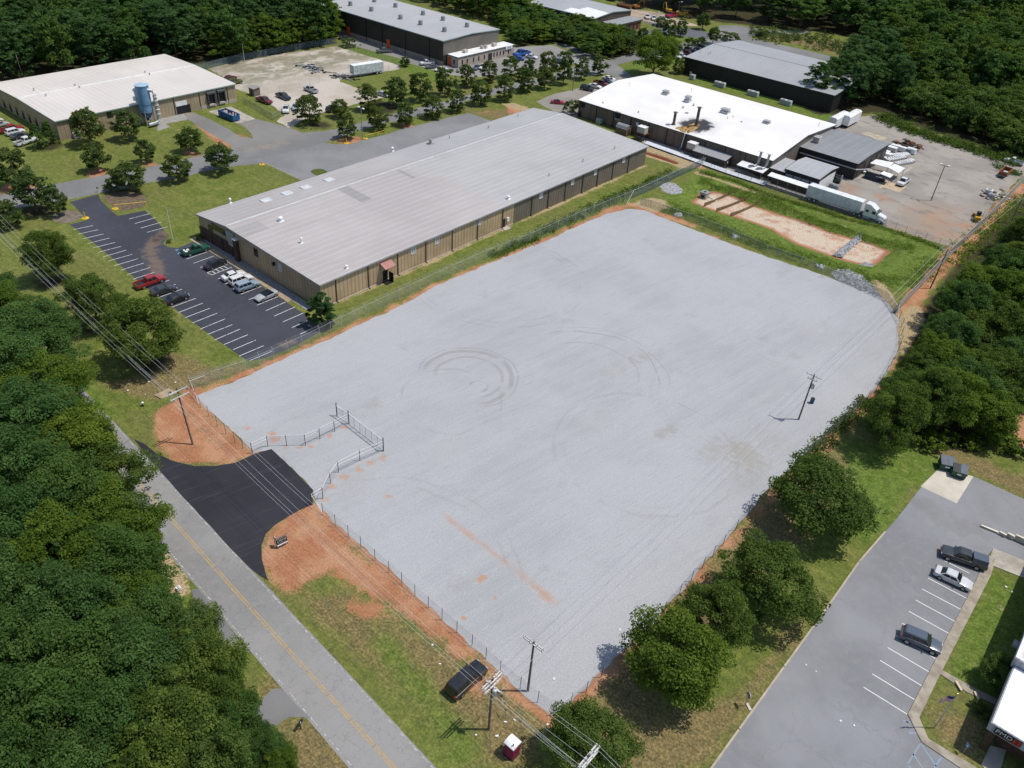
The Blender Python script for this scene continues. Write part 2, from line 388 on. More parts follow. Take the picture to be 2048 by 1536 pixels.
g = n.mix(n.mr(n.math('ADD', n.attr('clay'), n.math('MULTIPLY', ed, 1.0)), -.6, .8), g, dirt)
g = n.mix(n.math('MULTIPLY', n.math('MULTIPLY', n.mr(n.noise(.42, 5, .7, n.map((1, 1, 1), 0, (3, 51, 0))), .56, .66), n.mr(n.attr('clay'), 1.2, 3)), .6), g, (.17, .15, .055))
g = n.mix(n.math('MULTIPLY', n.mr(n.noise(1, 3, .6, n.map((.10, 1.8, 1), R(3.5))), .56, .70), n.mr(n.attr('clay'), 0, 1, 0, .5)), g, (.30, .115, .06))
straw = n.mix(n.mr(nf, .35, .65), (.30, .225, .125), (.42, .33, .20))
g = n.mix(n.mr(n.math('ADD', n.attr('tan'), n.math('MULTIPLY', ed, .6)), -.4, .5), g, straw)
bed = n.mix(n.mr(n.noise(.35, 5, .6), .36, .52), (.44, .27, .185), (.52, .43, .335))
bed = n.mix(n.mr(n.attr('basin'), .2, 1.6), (.36, .155, .095), bed)
g = n.mix(n.mr(n.math('ADD', n.attr('basin'), n.math('MULTIPLY', ed, .35)), -.5, .2), g, bed)
g = n.mix(n.mr(n.attr('trench'), -.5, .3), g, (.16, .05, .026))
g = n.mix(n.math('MULTIPLY', n.mr(nf, .32, .70), 1.0), n.mix(1.0, g, (.74, .74, .72), 'MULTIPLY'), n.mix(1.0, g, (1.25, 1.24, 1.22), 'MULTIPLY'))
n.col(g); n.bump(n.math('ADD', nf, n.math('MULTIPLY', ns, .5)), .55, .25)
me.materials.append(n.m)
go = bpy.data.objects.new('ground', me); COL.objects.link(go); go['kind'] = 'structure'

# ------------------------------------------------------------------ surfaces
def asphalt(name, c, warm=0.1, crack=0.0, full=False, spots=(), crack_scale=.28, stain=None, stain_c=(.2, .16, .11), speck=.35, big=.06):
    n = N(name, .9, .2)
    f1, f2, f3 = n.noise(big, 4, .6), n.noise(.9, 4, .65), n.noise(11, 2, .6)
    k = n.mix(n.mr(f1, .36, .64), tuple(x * .86 for x in c), tuple(x * 1.12 for x in c))
    k = n.mix(n.math('MULTIPLY', n.mr(f2, .45, .7), .5), k, tuple(c[i] * (1.12, 1.07, 1.0)[i] for i in range(3)))
    k = n.mix(n.math('MULTIPLY', n.mr(f3, .35, .7), speck), tuple_mul(n, k, .8), tuple_mul(n, k, 1.2))
    if crack:
        wv = n.new('ShaderNodeVectorMath'); wv.operation = 'ADD'
        nz = n.new('ShaderNodeTexNoise'); nz.inputs['Scale'].default_value = .9; n.pin(nz.inputs['Vector'], n.pos())
        sc = n.new('ShaderNodeVectorMath'); sc.operation = 'SCALE'; n.pin(sc.inputs[0], nz.outputs['Color']); sc.inputs['Scale'].default_value = 2.4
        n.pin(wv.inputs[0], n.pos()); n.pin(wv.inputs[1], sc.outputs[0])
        e = n.voro(crack_scale, wv.outputs[0], 'DISTANCE_TO_EDGE')['Distance']
        lo = n.mr(e, .0, .020 if not full else .035, 1, 0, False)
        k = n.mix(n.math('MULTIPLY', n.math('MULTIPLY', lo, n.mr(n.noise(.12, 3), .38, .60) if not full else n.mr(n.noise(.3, 3), .3, .6, .3, 1)), crack), k, tuple_mul(n, k, .38))
    if stain:
        k = n.mix(n.math('MULTIPLY', n.mr(n.noise(stain[0], 5, .62, n.map((1, 1, 1), 0, (11, 5, 0))), stain[1], stain[1] + .16), stain[2]), k, stain_c)
    for pts_, wd_, amt_, col_ in spots: k = n.mix(n.math('MULTIPLY', n.near(pts_, wd_), amt_), k, col_)
    n.col(k); n.bump(f3, .15, .05); return n.m
def tuple_mul(n, sock, k): return n.mix(1.0, sock, (k, k, k), 'MULTIPLY')

# gravel yard --------------------------------------------------------
yard = GP([(392,791),(440,773),(500,749),(581,712),(640,686),(697,661),(790,617),(880,570),(975,528),(1060,495),(1150,455),(1215,427),(1258,417),(1290,421),(1330,437),(1380,456),(1450,483),(1532,513),(1620,541),(1690,566),(1740,586),(1775,607),(1795,640),(1799,680),(1784,730),(1745,783),(1690,838),(1640,882),(1600,917),(1540,977),(1490,1032),(1440,1092),(1400,1137),(1350,1192),(1290,1262),(1240,1312),(1190,1362),(1130,1420),(1105,1430),(1070,1403),(1000,1343),(940,1288),(850,1208),(760,1123),(670,1043),(640,1018),(626,980),(543,898),(505,906),(450,848),(405,806)])
n = N('crushed_gravel', .95, .15)
d = (np.array(G(1180, 725)) - np.array(G(1080, 770))); ang = math.atan2(d[1], d[0])
c = (.375, .392, .418)
st1 = n.noise(1, 4, .6, n.map((.06, .55, 1), -ang)); st2 = n.noise(1, 3, .6, n.map((.25, 2.4, 1), -ang)); bigp = n.noise(.045, 4, .55)
# Mapping rotates after scaling, so streaks are laid out with a rotated copy first
vr = n.map((1, 1, 1), -ang)
st1 = n.noise(1, 5, .6, n.map((.05, .5, 1), 0, (0, 0, 0), vr)); st2 = n.noise(1, 4, .7, n.map((.30, 2.6, 1), 0, (0, 0, 0), vr))
k = n.mix(n.mr(bigp, .38, .62), (.362, .369, .377), (.410, .417, .426))
k = n.mix(n.math('MULTIPLY', n.mr(st1, .36, .66), .55), k, (.420, .424, .430))
k = n.mix(n.math('MULTIPLY', n.mr(st2, .54, .72), .38), k, (.475, .484, .498))
k = n.mix(n.math('MULTIPLY', n.mr(st2, .46, .30), .35), k, (.285, .292, .30))
k = n.mix(n.math('MULTIPLY', n.mr(n.noise(.11, 5, .6, n.map((1, 1, 1), 0, (40, 13, 0))), .60, .74), .5), k, (.31, .305, .295))
def ring(cu, cv, ru, rv, wd, amt, seed, lo=.36, du=60, dv=-40, cut=-.2):
    global k
    cx0, cy0 = G(cu, cv); rr = math.dist(G(ru, rv), (cx0, cy0)); o = n.xyz()
    dx, dy = n.math('SUBTRACT', o[0], cx0), n.math('SUBTRACT', o[1], cy0)
    rad = n.math('SQRT', n.math('ADD', n.math('MULTIPLY', dx, dx), n.math('MULTIPLY', dy, dy)))
    rad = n.math('ADD', rad, n.math('MULTIPLY', n.math('SUBTRACT', n.noise(.12, 2, .5, n.map((1, 1, 1), 0, (seed, 0, 0))), .5), 2.2))
    ms = n.mr(n.math('ABSOLUTE', n.math('SUBTRACT', rad, rr)), wd * .4, wd, 1, 0)
    br = n.mr(n.noise(.16, 3, .6, n.map((1, 1, 1), 0, (0, seed, 0))), lo, lo + .12)
    D = np.array(G(cu + du, cv + dv)) - np.array((cx0, cy0)); D /= np.linalg.norm(D)
    dt = n.math('DIVIDE', n.math('ADD', n.math('MULTIPLY', dx, float(D[0])), n.math('MULTIPLY', dy, float(D[1]))), rad)
    br = n.math('MULTIPLY', br, n.mr(dt, cut - .12, cut + .2))
    k = n.mix(n.math('MULTIPLY', n.math('MULTIPLY', ms, br), amt), k, (.270, .262, .245))
for q in ((938,752,1026,748,.60,.50,3), (938,752,1006,750,.42,.42,9), (938,752,1036,744,.22,.4,5), (958,772,975,770,.25,.6,2)): ring(*q, cut=-.62, lo=.36)
for q in ((900,800,985,840,.3,.3,41), (1000,560,1150,600,.35,.22,43), (1000,560,1165,604,.35,.22,44), (1480,800,1640,870,.4,.06,46), (1480,800,1655,876,.4,.06,47), (760,1150,980,1060,.35,.18,51), (760,1150,1000,1052,.35,.18,52), (1290,900,1420,860,.4,.08,55), (1290,900,1436,855,.4,.22,56)): ring(*q, cut=-1.2, lo=.44)
for q in ((1170,742,1318,752,.22,.55,21), (1170,742,1334,752,.16,.4,25), (1170,742,1270,735,.22,.35,31)): ring(*q, cut=.35, du=70, dv=-60)
k = n.mix(n.math('MULTIPLY', n.mr(n.noise(5.5, 3, .7), .34, .70), .55), tuple_mul(n, k, .80), tuple_mul(n, k, 1.20))
# clay showing through, at the places where it does
def spot(pts, wd, amt=.8, col=(.42, .225, .125)):
    global k
    o = n.xyz(); best_ = None
    for (u, v) in pts: 
        a_, b_ = G(u, v); dx, dy = n.math('SUBTRACT', o[0], a_), n.math('SUBTRACT', o[1], b_)
        q = n.math('SQRT', n.math('ADD', n.math('MULTIPLY', dx, dx), n.math('MULTIPLY', dy, dy)))
        best_ = q if best_ is None else n.math('MINIMUM', best_, q)
    e = n.math('ADD', best_, n.math('MULTIPLY', n.math('SUBTRACT', sp_n, .5), wd * 3.2))
    k = n.mix(n.math('MULTIPLY', n.mr(e, wd, wd * .2), amt), k, col)
sp_n = n.noise(.9, 4, .65)
def seg(u0, v0, u1, v1, wd, amt, col=(.42, .235, .14)):
    """a smear of clay dragged along a line"""
    global k
    a_, b_ = np.array(G(u0, v0)), np.array(G(u1, v1)); L = float(np.linalg.norm(b_ - a_)); d_ = (b_ - a_) / L; o = n.xyz()
    dx, dy = n.math('SUBTRACT', o[0], float(a_[0])), n.math('SUBTRACT', o[1], float(a_[1]))
    al = n.math('ADD', n.math('MULTIPLY', dx, float(d_[0])), n.math('MULTIPLY', dy, float(d_[1]))); ac = n.math('ADD', n.math('MULTIPLY', dx, float(-d_[1])), n.math('MULTIPLY', dy, float(d_[0])))
    ends = n.math('MULTIPLY', n.mr(al, -1, 2), n.mr(al, L - 2, L + 1, 1, 0))
    w_ = n.math('ADD', n.math('ABSOLUTE', ac), n.math('MULTIPLY', n.math('SUBTRACT', n.noise(.5, 5, .7), .5), wd * 4))
    k = n.mix(n.math('MULTIPLY', n.math('MULTIPLY', n.mr(w_, wd * 1.6, 0), ends), n.math('MULTIPLY', n.mr(n.noise(.22, 4, .6), .32, .58, .25, 1), amt)), k, col)
spot([(1215,745),(1240,735),(1290,712)], 2.2, .35, (.30, .29, .265)); spot([(1170,850),(1200,840)], 4, .22, (.31, .305, .29)); spot([(700,960),(900,900)], 5, .18, (.33, .32, .30)); spot([(1540,880),(1500,960),(1440,900)], 4, .3, (.305, .29, .26)); spot([(1560,640),(1620,660)], 4, .2, (.32, .31, .295)); spot([(1060,1250),(1000,1180)], 5, .2, (.31, .31, .31)); spot([(690,1000),(740,1060)], 3, .25, (.30, .305, .31))
spot([(545,868),(548,880)], .9, .7); spot([(495,856)], .8, .6); spot([(620,893),(600,895),(570,895)], .6, .7); spot([(690,855),(660,872)], .6, .7)
spot([(740,925),(715,940),(765,915)], .9, .6); spot([(690,955),(662,975)], .9, .6); spot([(650,1000)], .7, .55); spot([(775,992)], .7, .6)
seg(885,1028,1030,1138, .42, .55); seg(1030,1138,1114,1210, .60, .8); spot([(960,1158),(965,1155)], .7, .8); spot([(928,1236)], .4, .8); spot([(990,1195)], .4, .6); spot([(1318,467)], .5, .5, (.46, .40, .27))
spot([(560,920),(575,940),(600,965),(618,985)], 1.0, .45, (.13, .135, .13)); spot([(1490,910),(1500,925),(1480,900)], 3.4, .7, (.295, .28, .24)); spot([(1340,860),(1320,870)], 1.6, .6, (.28, .27, .24)); spot([(1265,722),(1280,715)], 1.3, .6, (.285, .28, .26)); spot([(1545,705)], 1.6, .4, (.30, .295, .27)); spot([(1410,915),(1430,900)], 1.8, .45, (.30, .29, .26)); spot([(1360,505),(1290,508)], 1.2, .3, (.31, .31, .30))
k = n.mix(n.mr(n.noise(.35, 5, .75, n.map((1, 1, 1), 0, (5, 77, 0))), .71, .76, 0, .6), k, (.22, .225, .24))
n.col(k); n.bump(n.math('ADD', n.noise(4.5, 3, .7), n.math('MULTIPLY', st2, 1.4)), .5, .12)
sheet('gravel_yard', jag(yard, .9, .28, 3), .012, n.m)

M_road = asphalt('worn_road_asphalt', (.275, .270, .262), crack=.32, crack_scale=.6, full=True, stain=(.10, .60, .35), stain_c=(.30, .285, .26))
def ry(x): return 30.0 - .063 * (x + 29.8)
def ly(x): return 24.0 - .065 * (x + 36.2)
road = [(x, ly(x)) for x in range(-420, 61, 10)] + [(x, ry(x)) for x in range(60, -421, -10)]
ro = sheet('road', jag(road, 2.0, .05, 5), .008, M_road)
def worn(name, c, lo=.42, under=(.235, .232, .228)):
    n = N(name, .85, .2); return n.col(n.mix(n.mr(n.noise(2.2, 4, .7), lo, lo + .18), under, c))
M_yel = worn('worn_yellow_paint', (.46, .29, .075), .36); M_wht = worn('worn_white_paint', (.50, .49, .47), .46)
def cy_(x): return 27.1 - .061 * (x + 33)
for off in (-.14, .14):
    stripes('centre_line', [((x, cy_(x) + off), (x + 4.05, cy_(x + 4.05) + off)) for x in range(-300, 40, 4)], .11, .013, M_yel, ro)
stripes('edge_line', [((x, ly(x) + .35), (x + 4.05, ly(x + 4.05) + .35)) for x in range(-300, 40, 4)], .11, .013, M_wht, ro)
stripes('edge_line', [((x, ry(x) - .25), (x + 4.05, ry(x + 4.05) - .25)) for x in range(-300, 40, 4)], .11, .013, M_wht, ro)
M_stub = asphalt('old_grey_drive', (.20, .20, .20), stain=(.2, .58, .5))
sheet('driveway', jag(GP([(384,1178),(397,1178),(440,1232),(480,1282),(500,1306),(470,1300),(430,1275),(385,1240)]), 1, .15, 8), .0125, M_stub)
sheet('driveway', jag(smooth_poly(GP([(553,1368),(590,1404),(628,1444),(600,1432),(572,1436),(545,1458),(490,1440),(520,1405)]), 1), 1, .12, 9), .0125, M_stub)

n = N('fresh_blacktop', .75, .35)
k = n.mix(n.mr(n.noise(.12, 4), .35, .65), (.0150, .0155, .0215), (.0225, .023, .030))
trk = n.noise(1, 3, .6, n.map((.1, 1.6, 1), 0, (0, 0, 0), n.map((1, 1, 1), -math.atan2(*(np.array(G(590,915)) - np.array(G(400,985)))[::-1]))))
k = n.mix(n.math('MULTIPLY', n.mr(trk, .54, .70), .6), k, (.05, .05, .055)); k = n.mix(n.mr(n.noise(14, 2), .3, .7, 0, .3), k, (.03, .03, .034))
n.col(k); n.bump(n.noise(12, 2), .2, .03)
drive = smooth_poly(GP([(268,878),(290,908),(340,965),(400,1030),(440,1075),(500,1135),(536,1163)]), 0) + GP([(531,1150),(524,1118),(523,1092),(532,1068),(550,1050),(572,1036),(600,1020),(626,1009),(627,979),(543,898),(506,908),(470,926),(430,932),(390,932),(345,922),(312,906),(288,888)])
sheet('entrance_drive', jag(drive, 1.2, .06, 11), .02, n.m)

M_lot = asphalt('dark_sealed_asphalt', (.060, .064, .080), crack=.55, crack_scale=.16, stain=(.07, .62, .30), stain_c=(.085, .085, .09), speck=.25, spots=(([(338,463),(332,466),(325,470),(318,475),(311,481),(305,488),(301,495),(300,502),(302,509),(305,516),(308,523),(311,530),(314,537),(317,544)], 1.7, .62, (.19,.135,.095)), ([(322,473),(312,480)], 1.0, .75, (.055,.035,.025)), ([(568,690),(582,684)], 1.0, .6, (.19,.14,.10)), ([(420,548)], 1.2, .3, (.12,.10,.08)), ([(640,672),(620,684)], 1.4, .5, (.16,.13,.10))))
lot = GP([(139,404),(196,389),(203,402),(230,428),(236,432),(290,421),(312,440),(330,462),(338,470),(326,488),(336,494),(356,496),(385,484),(404,490),(440,514),(484,545),(530,577),(576,606),(640,650),(650,657),(636,667),(606,684),(570,701),(530,716),(500,722),(487,716),(440,684),(380,640),(330,602),(283,568),(220,512),(170,472),(139,449),(172,441),(166,430),(149,412)])
lo_ = sheet('parking_lot', jag(lot, 2, .05, 12), .016, M_lot)
M_pw = worn('white_stall_paint', (.62, .63, .64), .30, (.05, .052, .065))
cl = lambda x, y: G(x * .3418, 350 + y * .3418)
L1 = [(428,320,545,296),(455,347,575,320),(485,374,607,345),(512,402,640,369),(545,427,673,395),(573,453,708,418),(603,480,738,440),(635,503,773,465),(670,531,808,490),(707,557,843,515),(745,583,880,541),(778,610,903,570),(855,660,990,616),(890,690,1027,641),(925,718,1065,668),(965,746,1107,694),(1005,774,1146,722),(1045,805,1187,750),(1085,835,1228,780),(1127,866,1270,809),(1172,902,1318,842),(1215,933,1360,876),(1257,965,1405,902),(1310,993,1450,935),(1363,1023,1497,966),(1400,1060,1543,999),(1460,1087,1592,1031),
      (755,258,878,226),(788,285,910,250),(823,311,945,276),(860,336,982,303),(1092,492,1213,450),(1132,517,1252,474),(1172,542,1290,500),(1275,609,1395,560),(1318,638,1440,590),(1365,668,1485,620),(1410,698,1530,652),(1455,730,1577,681),(1505,762,1627,712),(1555,795,1672,743),(1605,826,1725,773),(1655,860,1775,808),(1708,893,1825,842),(1760,930,1875,878)]
stripes('stall_line', [(cl(a, b), cl(c_, d_)) for a, b, c_, d_ in L1], .13, .021, M_pw, lo_)
hz = [(1213,572,1330,523),(1240,585,1357,540),(1213,572,1240,585),(1238,562,1262,576),(1262,552,1288,567),(1287,542,1312,556),(1308,533,1334,548)]
stripes('hatched_bay', [(cl(a, b), cl(c_, d_)) for a, b, c_, d_ in hz], .13, .021, M_pw, lo_)
M_blu = worn('blue_stall_paint', (.16, .40, .66), .30, (.06, .08, .1))
stripes('accessible_bay_marking', [(cl(1040,458), cl(1080,447)), (cl(1046,468), cl(1085,457)), (cl(1040,458), cl(1050,470)), (cl(1060,455), cl(1072,462)), (cl(1025,440), cl(1045,436)), (cl(1030,434), cl(1036,445))], .14, .0212, M_blu, lo_)
M_str = asphalt('street_asphalt', (.215, .215, .212), stain=(.06, .58, .4), stain_c=(.27, .255, .23), crack=.3)
street = GP([(-60,405),(0,390),(60,377),(147,361),(284,337),(373,318),(410,309),(458,301),(480,290),(560,276),(600,265),(648,262),(679,257),(717,246),(736,241),(774,231),(792,226),(827,218),(848,212),(893,202),(928,192),(979,179),(1020,168),(1065,158),(1105,149),(1171,124),(1159,112),(1137,98),(1105,89),(1130,86),(1165,96),(1190,112),(1215,121),(1268,106),(1330,92),(1390,83),(1425,74),(1440,62),(1437,51),(1476,51),(1531,60),(1619,62),(1620,68),(1537,69),(1495,74),(1690,119),(1683,127),(1475,83),(1440,95),(1420,101),(1345,116),(1266,121),(1234,129),(1248,140),(1264,152),(1240,160),(1222,150),(1212,147),(1180,152),(1139,154),(1112,161),(1070,170),(1026,178),(993,189),(936,201),(901,213),(880,220),(846,229),(828,233),(780,245),(724,259),(690,271),(657,284),(600,300),(560,315),(526,327),(478,331),(407,343),(383,350),(297,365),(240,377),(195,387),(137,399),(60,412),(0,420),(-60,432)])
sheet('street', jag(street, 3, .06, 16), .008, M_str)
M_apr = asphalt('loading_apron_asphalt', (.235, .237, .242), stain=(.09, .57, .5), stain_c=(.165, .165, .17), crack=.25)
sheet('loading_apron', jag(GP([(500,320),(527,326),(602,361),(655,345),(760,316),(985,243),(938,226),(900,234),(871,242),(805,258),(770,270),(730,279),(713,284),(701,289),(669,288),(650,286),(600,298)]), 3, .05, 17), .0118, M_apr)
sheet('grass_island', jag(smooth_poly(GP([(619,342),(632,337),(648,338),(658,345),(640,352),(630,351)]), 1), .7, .2, 18), .016, simple('island_grass', (.075, .098, .022), .95, .1, amt=.35, scale=1.5))
n = N('stained_concrete', .9, .2); M_con = n.col(n.mix(n.mr(n.noise(.5, 5, .65), .38, .64), (.30, .27, .225), (.43, .395, .335)))
sheet('concrete_pad', GP([(417,223),(461,213),(511,238),(474,247)]), .0165, M_con)
sheet('concrete_pad', GP([(315,238),(366,226),(376,239),(331,248),(340,254),(315,262)]), .0135, simple('old_pad_concrete', (.27, .26, .245), .9))
sheet('loading_drive', jag(GP([(358,227),(388,225),(417,238),(458,258),(480,273),(505,277),(503,268),(490,255),(474,247),(511,238),(542,245),(578,255),(600,264),(622,268),(575,290),(500,305),(464,306),(461,290),(432,274),(376,239),(361,232)]), 2, .12, 19), .0125, asphalt('drive_asphalt', (.22, .213, .20), stain=(.12, .55, .6), stain_c=(.32, .24, .165)))
n = N('dusty_yard', .95, .1)
k = n.mix(n.mr(n.noise(.07, 5, .6), .38, .6), (.38, .33, .27), (.47, .43, .37))
wkn = n.math('MULTIPLY', n.mr(n.noise(.2, 6, .70, n.map((1, .6, 1), .4)), .40, .54), n.mr(n.xyz()[0], -221, -236))
k = n.mix(n.math('MULTIPLY', wkn, .85), k, n.mix(n.mr(n.noise(.3, 4), .4, .6), (.20, .175, .12), (.15, .155, .085)))
k = n.mix(n.mr(n.noise(2.5, 4, .7), .35, .7, 0, .35), k, (.33, .29, .235)); n.col(k); n.bump(n.noise(3, 3), .3, .1)
sheet('dirt_yard', jag(GP([(417,137),(478,123),(560,108),(673,92),(735,111),(800,131),(795,138),(682,159),(679,164),(720,178),(752,186),(785,190),(760,198),(713,209),(692,216),(644,227),(600,244),(577,256),(552,243),(571,231),(540,209),(517,195),(471,177),(466,166)]), 1.6, .5, 20), .0105, n.m)
M_lotg = asphalt('grey_lot_asphalt', (.27, .262, .25), stain=(.10, .57, .45), stain_c=(.19, .185, .18))
sheet('car_park', jag(GP([(673,55),(884,119),(916,136),(1024,109),(1024,94),(1105,90),(1159,113),(1168,122),(1114,134),(1060,143),(996,150),(952,155),(905,150),(872,142),(820,127),(800,117),(712,93),(677,78)]), 3, .08, 21), .012, M_lotg)
sheet('car_park', jag(GP([(1073,203),(1107,188),(1146,180),(1180,169),(1222,156),(1300,150),(1200,190),(1152,236),(1118,229),(1093,215)]), 2, .2, 22), .0122, asphalt('pale_lot_asphalt', (.285, .262, .235), stain=(.15, .52, .5), stain_c=(.34, .29, .22)))
sheet('dirt_lot', jag(GP([(1235,22),(1265,18),(1322,25),(1356,38),(1400,52),(1340,50),(1310,46),(1281,41),(1257,36)]), 2, .3, 23), .0105, simple('pale_dirt', (.33, .26, .19), .95, amt=.25, scale=.15))
sheet('car_park', jag(GP([(1278,42),(1310,46),(1345,52),(1405,62),(1440,72),(1430,80),(1375,74),(1330,68),(1303,64),(1297,76),(1285,78),(1283,62),(1330,56)]), 2, .1, 24), .0128, asphalt('blue_grey_asphalt', (.12, .125, .14)))
n = N('oily_yard_asphalt', .92, .2)
k = n.mix(n.mr(n.noise(.07, 5, .6), .38, .62), (.255, .232, .202), (.332, .300, .258))
fo = n.mr(n.math('ADD', n.xyz()[0], n.math('MULTIPLY', n.math('SUBTRACT', n.noise(.09, 4), .5), 36)), -52, -36)
fo = n.math('MULTIPLY', fo, n.mr(n.math('ADD', n.xyz()[1], n.math('MULTIPLY', n.math('SUBTRACT', n.noise(.07, 4), .5), 30)), 234, 216))
k = n.mix(n.math('MULTIPLY', fo, .8), k, n.mix(n.mr(n.noise(.2, 5), .4, .6), (.34, .225, .145), (.29, .235, .18)))
fo2 = n.mr(n.math('ADD', n.math('ABSOLUTE', n.math('SUBTRACT', n.xyz()[1], 214)), n.math('MULTIPLY', n.noise(.2, 4), 14)), 15, 8)
k = n.mix(n.math('MULTIPLY', n.math('MULTIPLY', fo2, n.mr(n.noise(.12, 5), .44, .6)), .7), k, (.36, .20, .12))
k = n.mix(n.math('MULTIPLY', n.mr(n.noise(.24, 7, .75, n.map((.7, 1.5, 1), .5, (9, 2, 0))), .53, .62), .55), k, (.12, .115, .115))
k = n.mix(n.mr(n.noise(4, 3, .7), .35, .7, 0, .3), k, (.17, .165, .16)); n.col(k)
sheet('asphalt_yard', jag(GP([(1655,262),(1676,240),(1749,229),(1766,230),(1794,252),(1821,264),(1901,288),(1950,304),(1995,318),(2060,325),(2060,345),(2036,360),(1909,497),(1757,449),(1607,398),(1528,372),(1520,345),(1600,300)]), 2, .35, 25), .0122, n.m)
M_tan = simple('tan_concrete', (.43, .335, .22), .9, amt=.15)
sheet('concrete_pad', GP([(1763,373),(1782,365),(1813,373),(1798,385)]), .0175, M_tan); sheet('concrete_pad', GP([(1757,373),(1775,362),(1782,364),(1762,377)]), .0165, M_tan)
sheet('concrete_pad', GP([(1722,266),(1735,264),(1775,275),(1762,283)]), .0165, simple('sandy_slab', (.36, .315, .235), .9, amt=.2))
sheet('concrete_pad', GP([(1787,352),(1822,333),(1826,336),(1796,356)]), .0165, M_con)
sheet('gravel_strip', jag(GP([(1262,262),(1300,272),(1350,292),(1420,318),(1500,345),(1530,364),(1526,370),(1440,342),(1350,312),(1290,288)]), 1, .3, 26), .0105, simple('grey_strip_gravel', (.38, .345, .31), .95, amt=.35, scale=.5))
sheet('gravel_patch', jag(smooth_poly(GP([(1318,372),(1345,362),(1370,383),(1352,390),(1330,384)]), 1), .7, .35, 27), .0105, simple('blue_grey_gravel', (.27, .275, .28), .95, amt=.45, scale=1.6))

# office lot ---------------------------------------------------------
M_pm = asphalt('blue_grey_lot_asphalt', (.258, .264, .276), crack=.20, crack_scale=.13, spots=(([(1850,1010),(1870,1030),(1890,1045),(1920,1050),(1960,1060)], 2.2, .4, (.17,.162,.152)), ([(1880,1100)], .8, .5, (.26,.17,.12))), stain=(.06, .60, .30), stain_c=(.215, .21, .205), speck=.3)
pm = sheet('parking_lot', jag(GP([(1340,1640),(1420,1540),(1480,1456),(1530,1386),(1570,1331),(1650,1221),(1720,1121),(1790,1041),(1846,970),(1950,954),(2048,998),(2300,1110),(2300,1220),(2048,1128),(1987,1097),(1976,1110),(1946,1172),(1816,1426),(1842,1483),(1930,1540),(1990,1580),(1950,1720),(1340,1720)]), 2, .04, 28), .016, M_pm)
cp = lambda x, y: G(1400 + x * .3164, 1150 + y * .3164)
L2 = [(1035,710,1308,880),(1088,625,1355,788),(1138,540,1400,700),(1186,459,1447,613),(1232,380,1490,530),(1277,305,1530,450),(1320,230,1575,371),(1362,158,1615,296),(1404,89,1650,219),(1442,20,1685,148)]
M_pw2 = worn('white_bay_paint', (.68, .68, .67), .2, (.19, .2, .22))
sg = [(cp(*q[:2]), cp(*q[2:])) for q in L2] + [(G(1869,1136), G(1930,1172)), (G(1880,1117), G(1939,1147))]
stripes('stall_line', sg, .11, .021, M_pw2, pm)
bl = [(1390,1070,1310,1200),(1395,1065,1500,1220),(1345,1130,1420,1240),(1525,1155,1480,1220),(1310,1200,1340,1225),(1285,920,1320,935),(1320,1000,1368,1000),(1300,930,1330,932)]
stripes('accessible_bay_marking', [(cp(*q[:2]), cp(*q[2:])) for q in bl], .16, .021, worn('faded_blue_paint', (.17, .36, .52), .46, (.25, .265, .29)), pm)
sheet('concrete_pad', GP([(1841,973),(1880,935),(1947,953),(1913,1007)]), .0205, simple('pale_concrete', (.50, .46, .38), .9, amt=.14, scale=.35))
n = N('walk_concrete', .9, .2)
k = n.mix(n.mr(n.noise(.6, 5, .6), .36, .64), (.25, .215, .165), (.36, .32, .255))
o = n.xyz(); jt = n.mr(n.math('FRACT', n.math('MULTIPLY', n.math('ADD', o[0], o[1]), .42)), .0, .03, .7, 0)
M_walk = n.col(n.mix(jt, k, (.15, .13, .1)))
def slab(name, poly, h, mat):
    mb = MB(); mb.prism(poly, -.05, h); o = mb.build(name, mat); o['kind'] = 'structure'; return o
slab('sidewalk', GP([(1957,1150),(1976,1112),(1990,1118),(1982,1150),(1875,1359),(1838,1436),(1856,1478),(1900,1505),(1938,1527),(2000,1568),(1985,1580),(1919,1536),(1843,1485),(1815,1429)]), .12, M_walk)
slab('sidewalk', GP([(1880,1349),(1884,1341),(1945,1375),(2006,1405),(2000,1414),(1935,1386)]), .10, M_walk)
slab('sidewalk', GP([(1962,1530),(1980,1492),(2012,1500),(2000,1540),(1990,1560)]), .10, simple('path_concrete', (.40, .35, .285), .9))
slab('concrete_apron', GP([(1986,1097),(2048,1122),(2120,1150),(2120,1190),(2048,1157),(1990,1134),(1974,1128)]), .10, M_con)
kerb = MB(); kp = GP([(1340,1643),(1418,1543),(1478,1459),(1568,1334),(1648,1224),(1718,1124),(1770,1064)])
for a, b in zip(kp[:-1], kp[1:]):
    kerb.obox(((a[0]+b[0])/2, (a[1]+b[1])/2), math.dist(a, b) + .1, .22, -.03, .10, math.atan2(b[1]-a[1], b[0]-a[0]))
kerb.build('kerb', simple('kerb_concrete', (.40, .34, .26), .9))['kind'] = 'structure'
# walk and gravel bed along the tan warehouse front
slab('sidewalk', GP([(380,480),(390,474),(470,524),(584,600),(575,605),(480,540)]), .10, simple('tan_walk_concrete', (.33, .26, .18), .9, amt=.2))
sheet('gravel_strip', GP([(402,479),(410,472),(626,612),(616,622)]), .0125, simple('grey_bed_gravel', (.23, .235, .245), .95, amt=.3, scale=2))
sheet('mulch_bed', jag(smooth_poly(GP([(200,392),(236,382),(290,388),(296,412),(240,424),(222,412)]), 1), .6, .2, 33), .0165, simple('brown_mulch', (.13, .095, .062), .95, amt=.35, scale=1.2))
sheet('mulch_bed', jag(smooth_poly(GP([(100,430),(140,420),(168,428),(166,436),(130,449),(110,442)]), 1), .6, .2, 34), .0165, simple('grey_mulch', (.16, .13, .10), .95, amt=.3, scale=1.2))
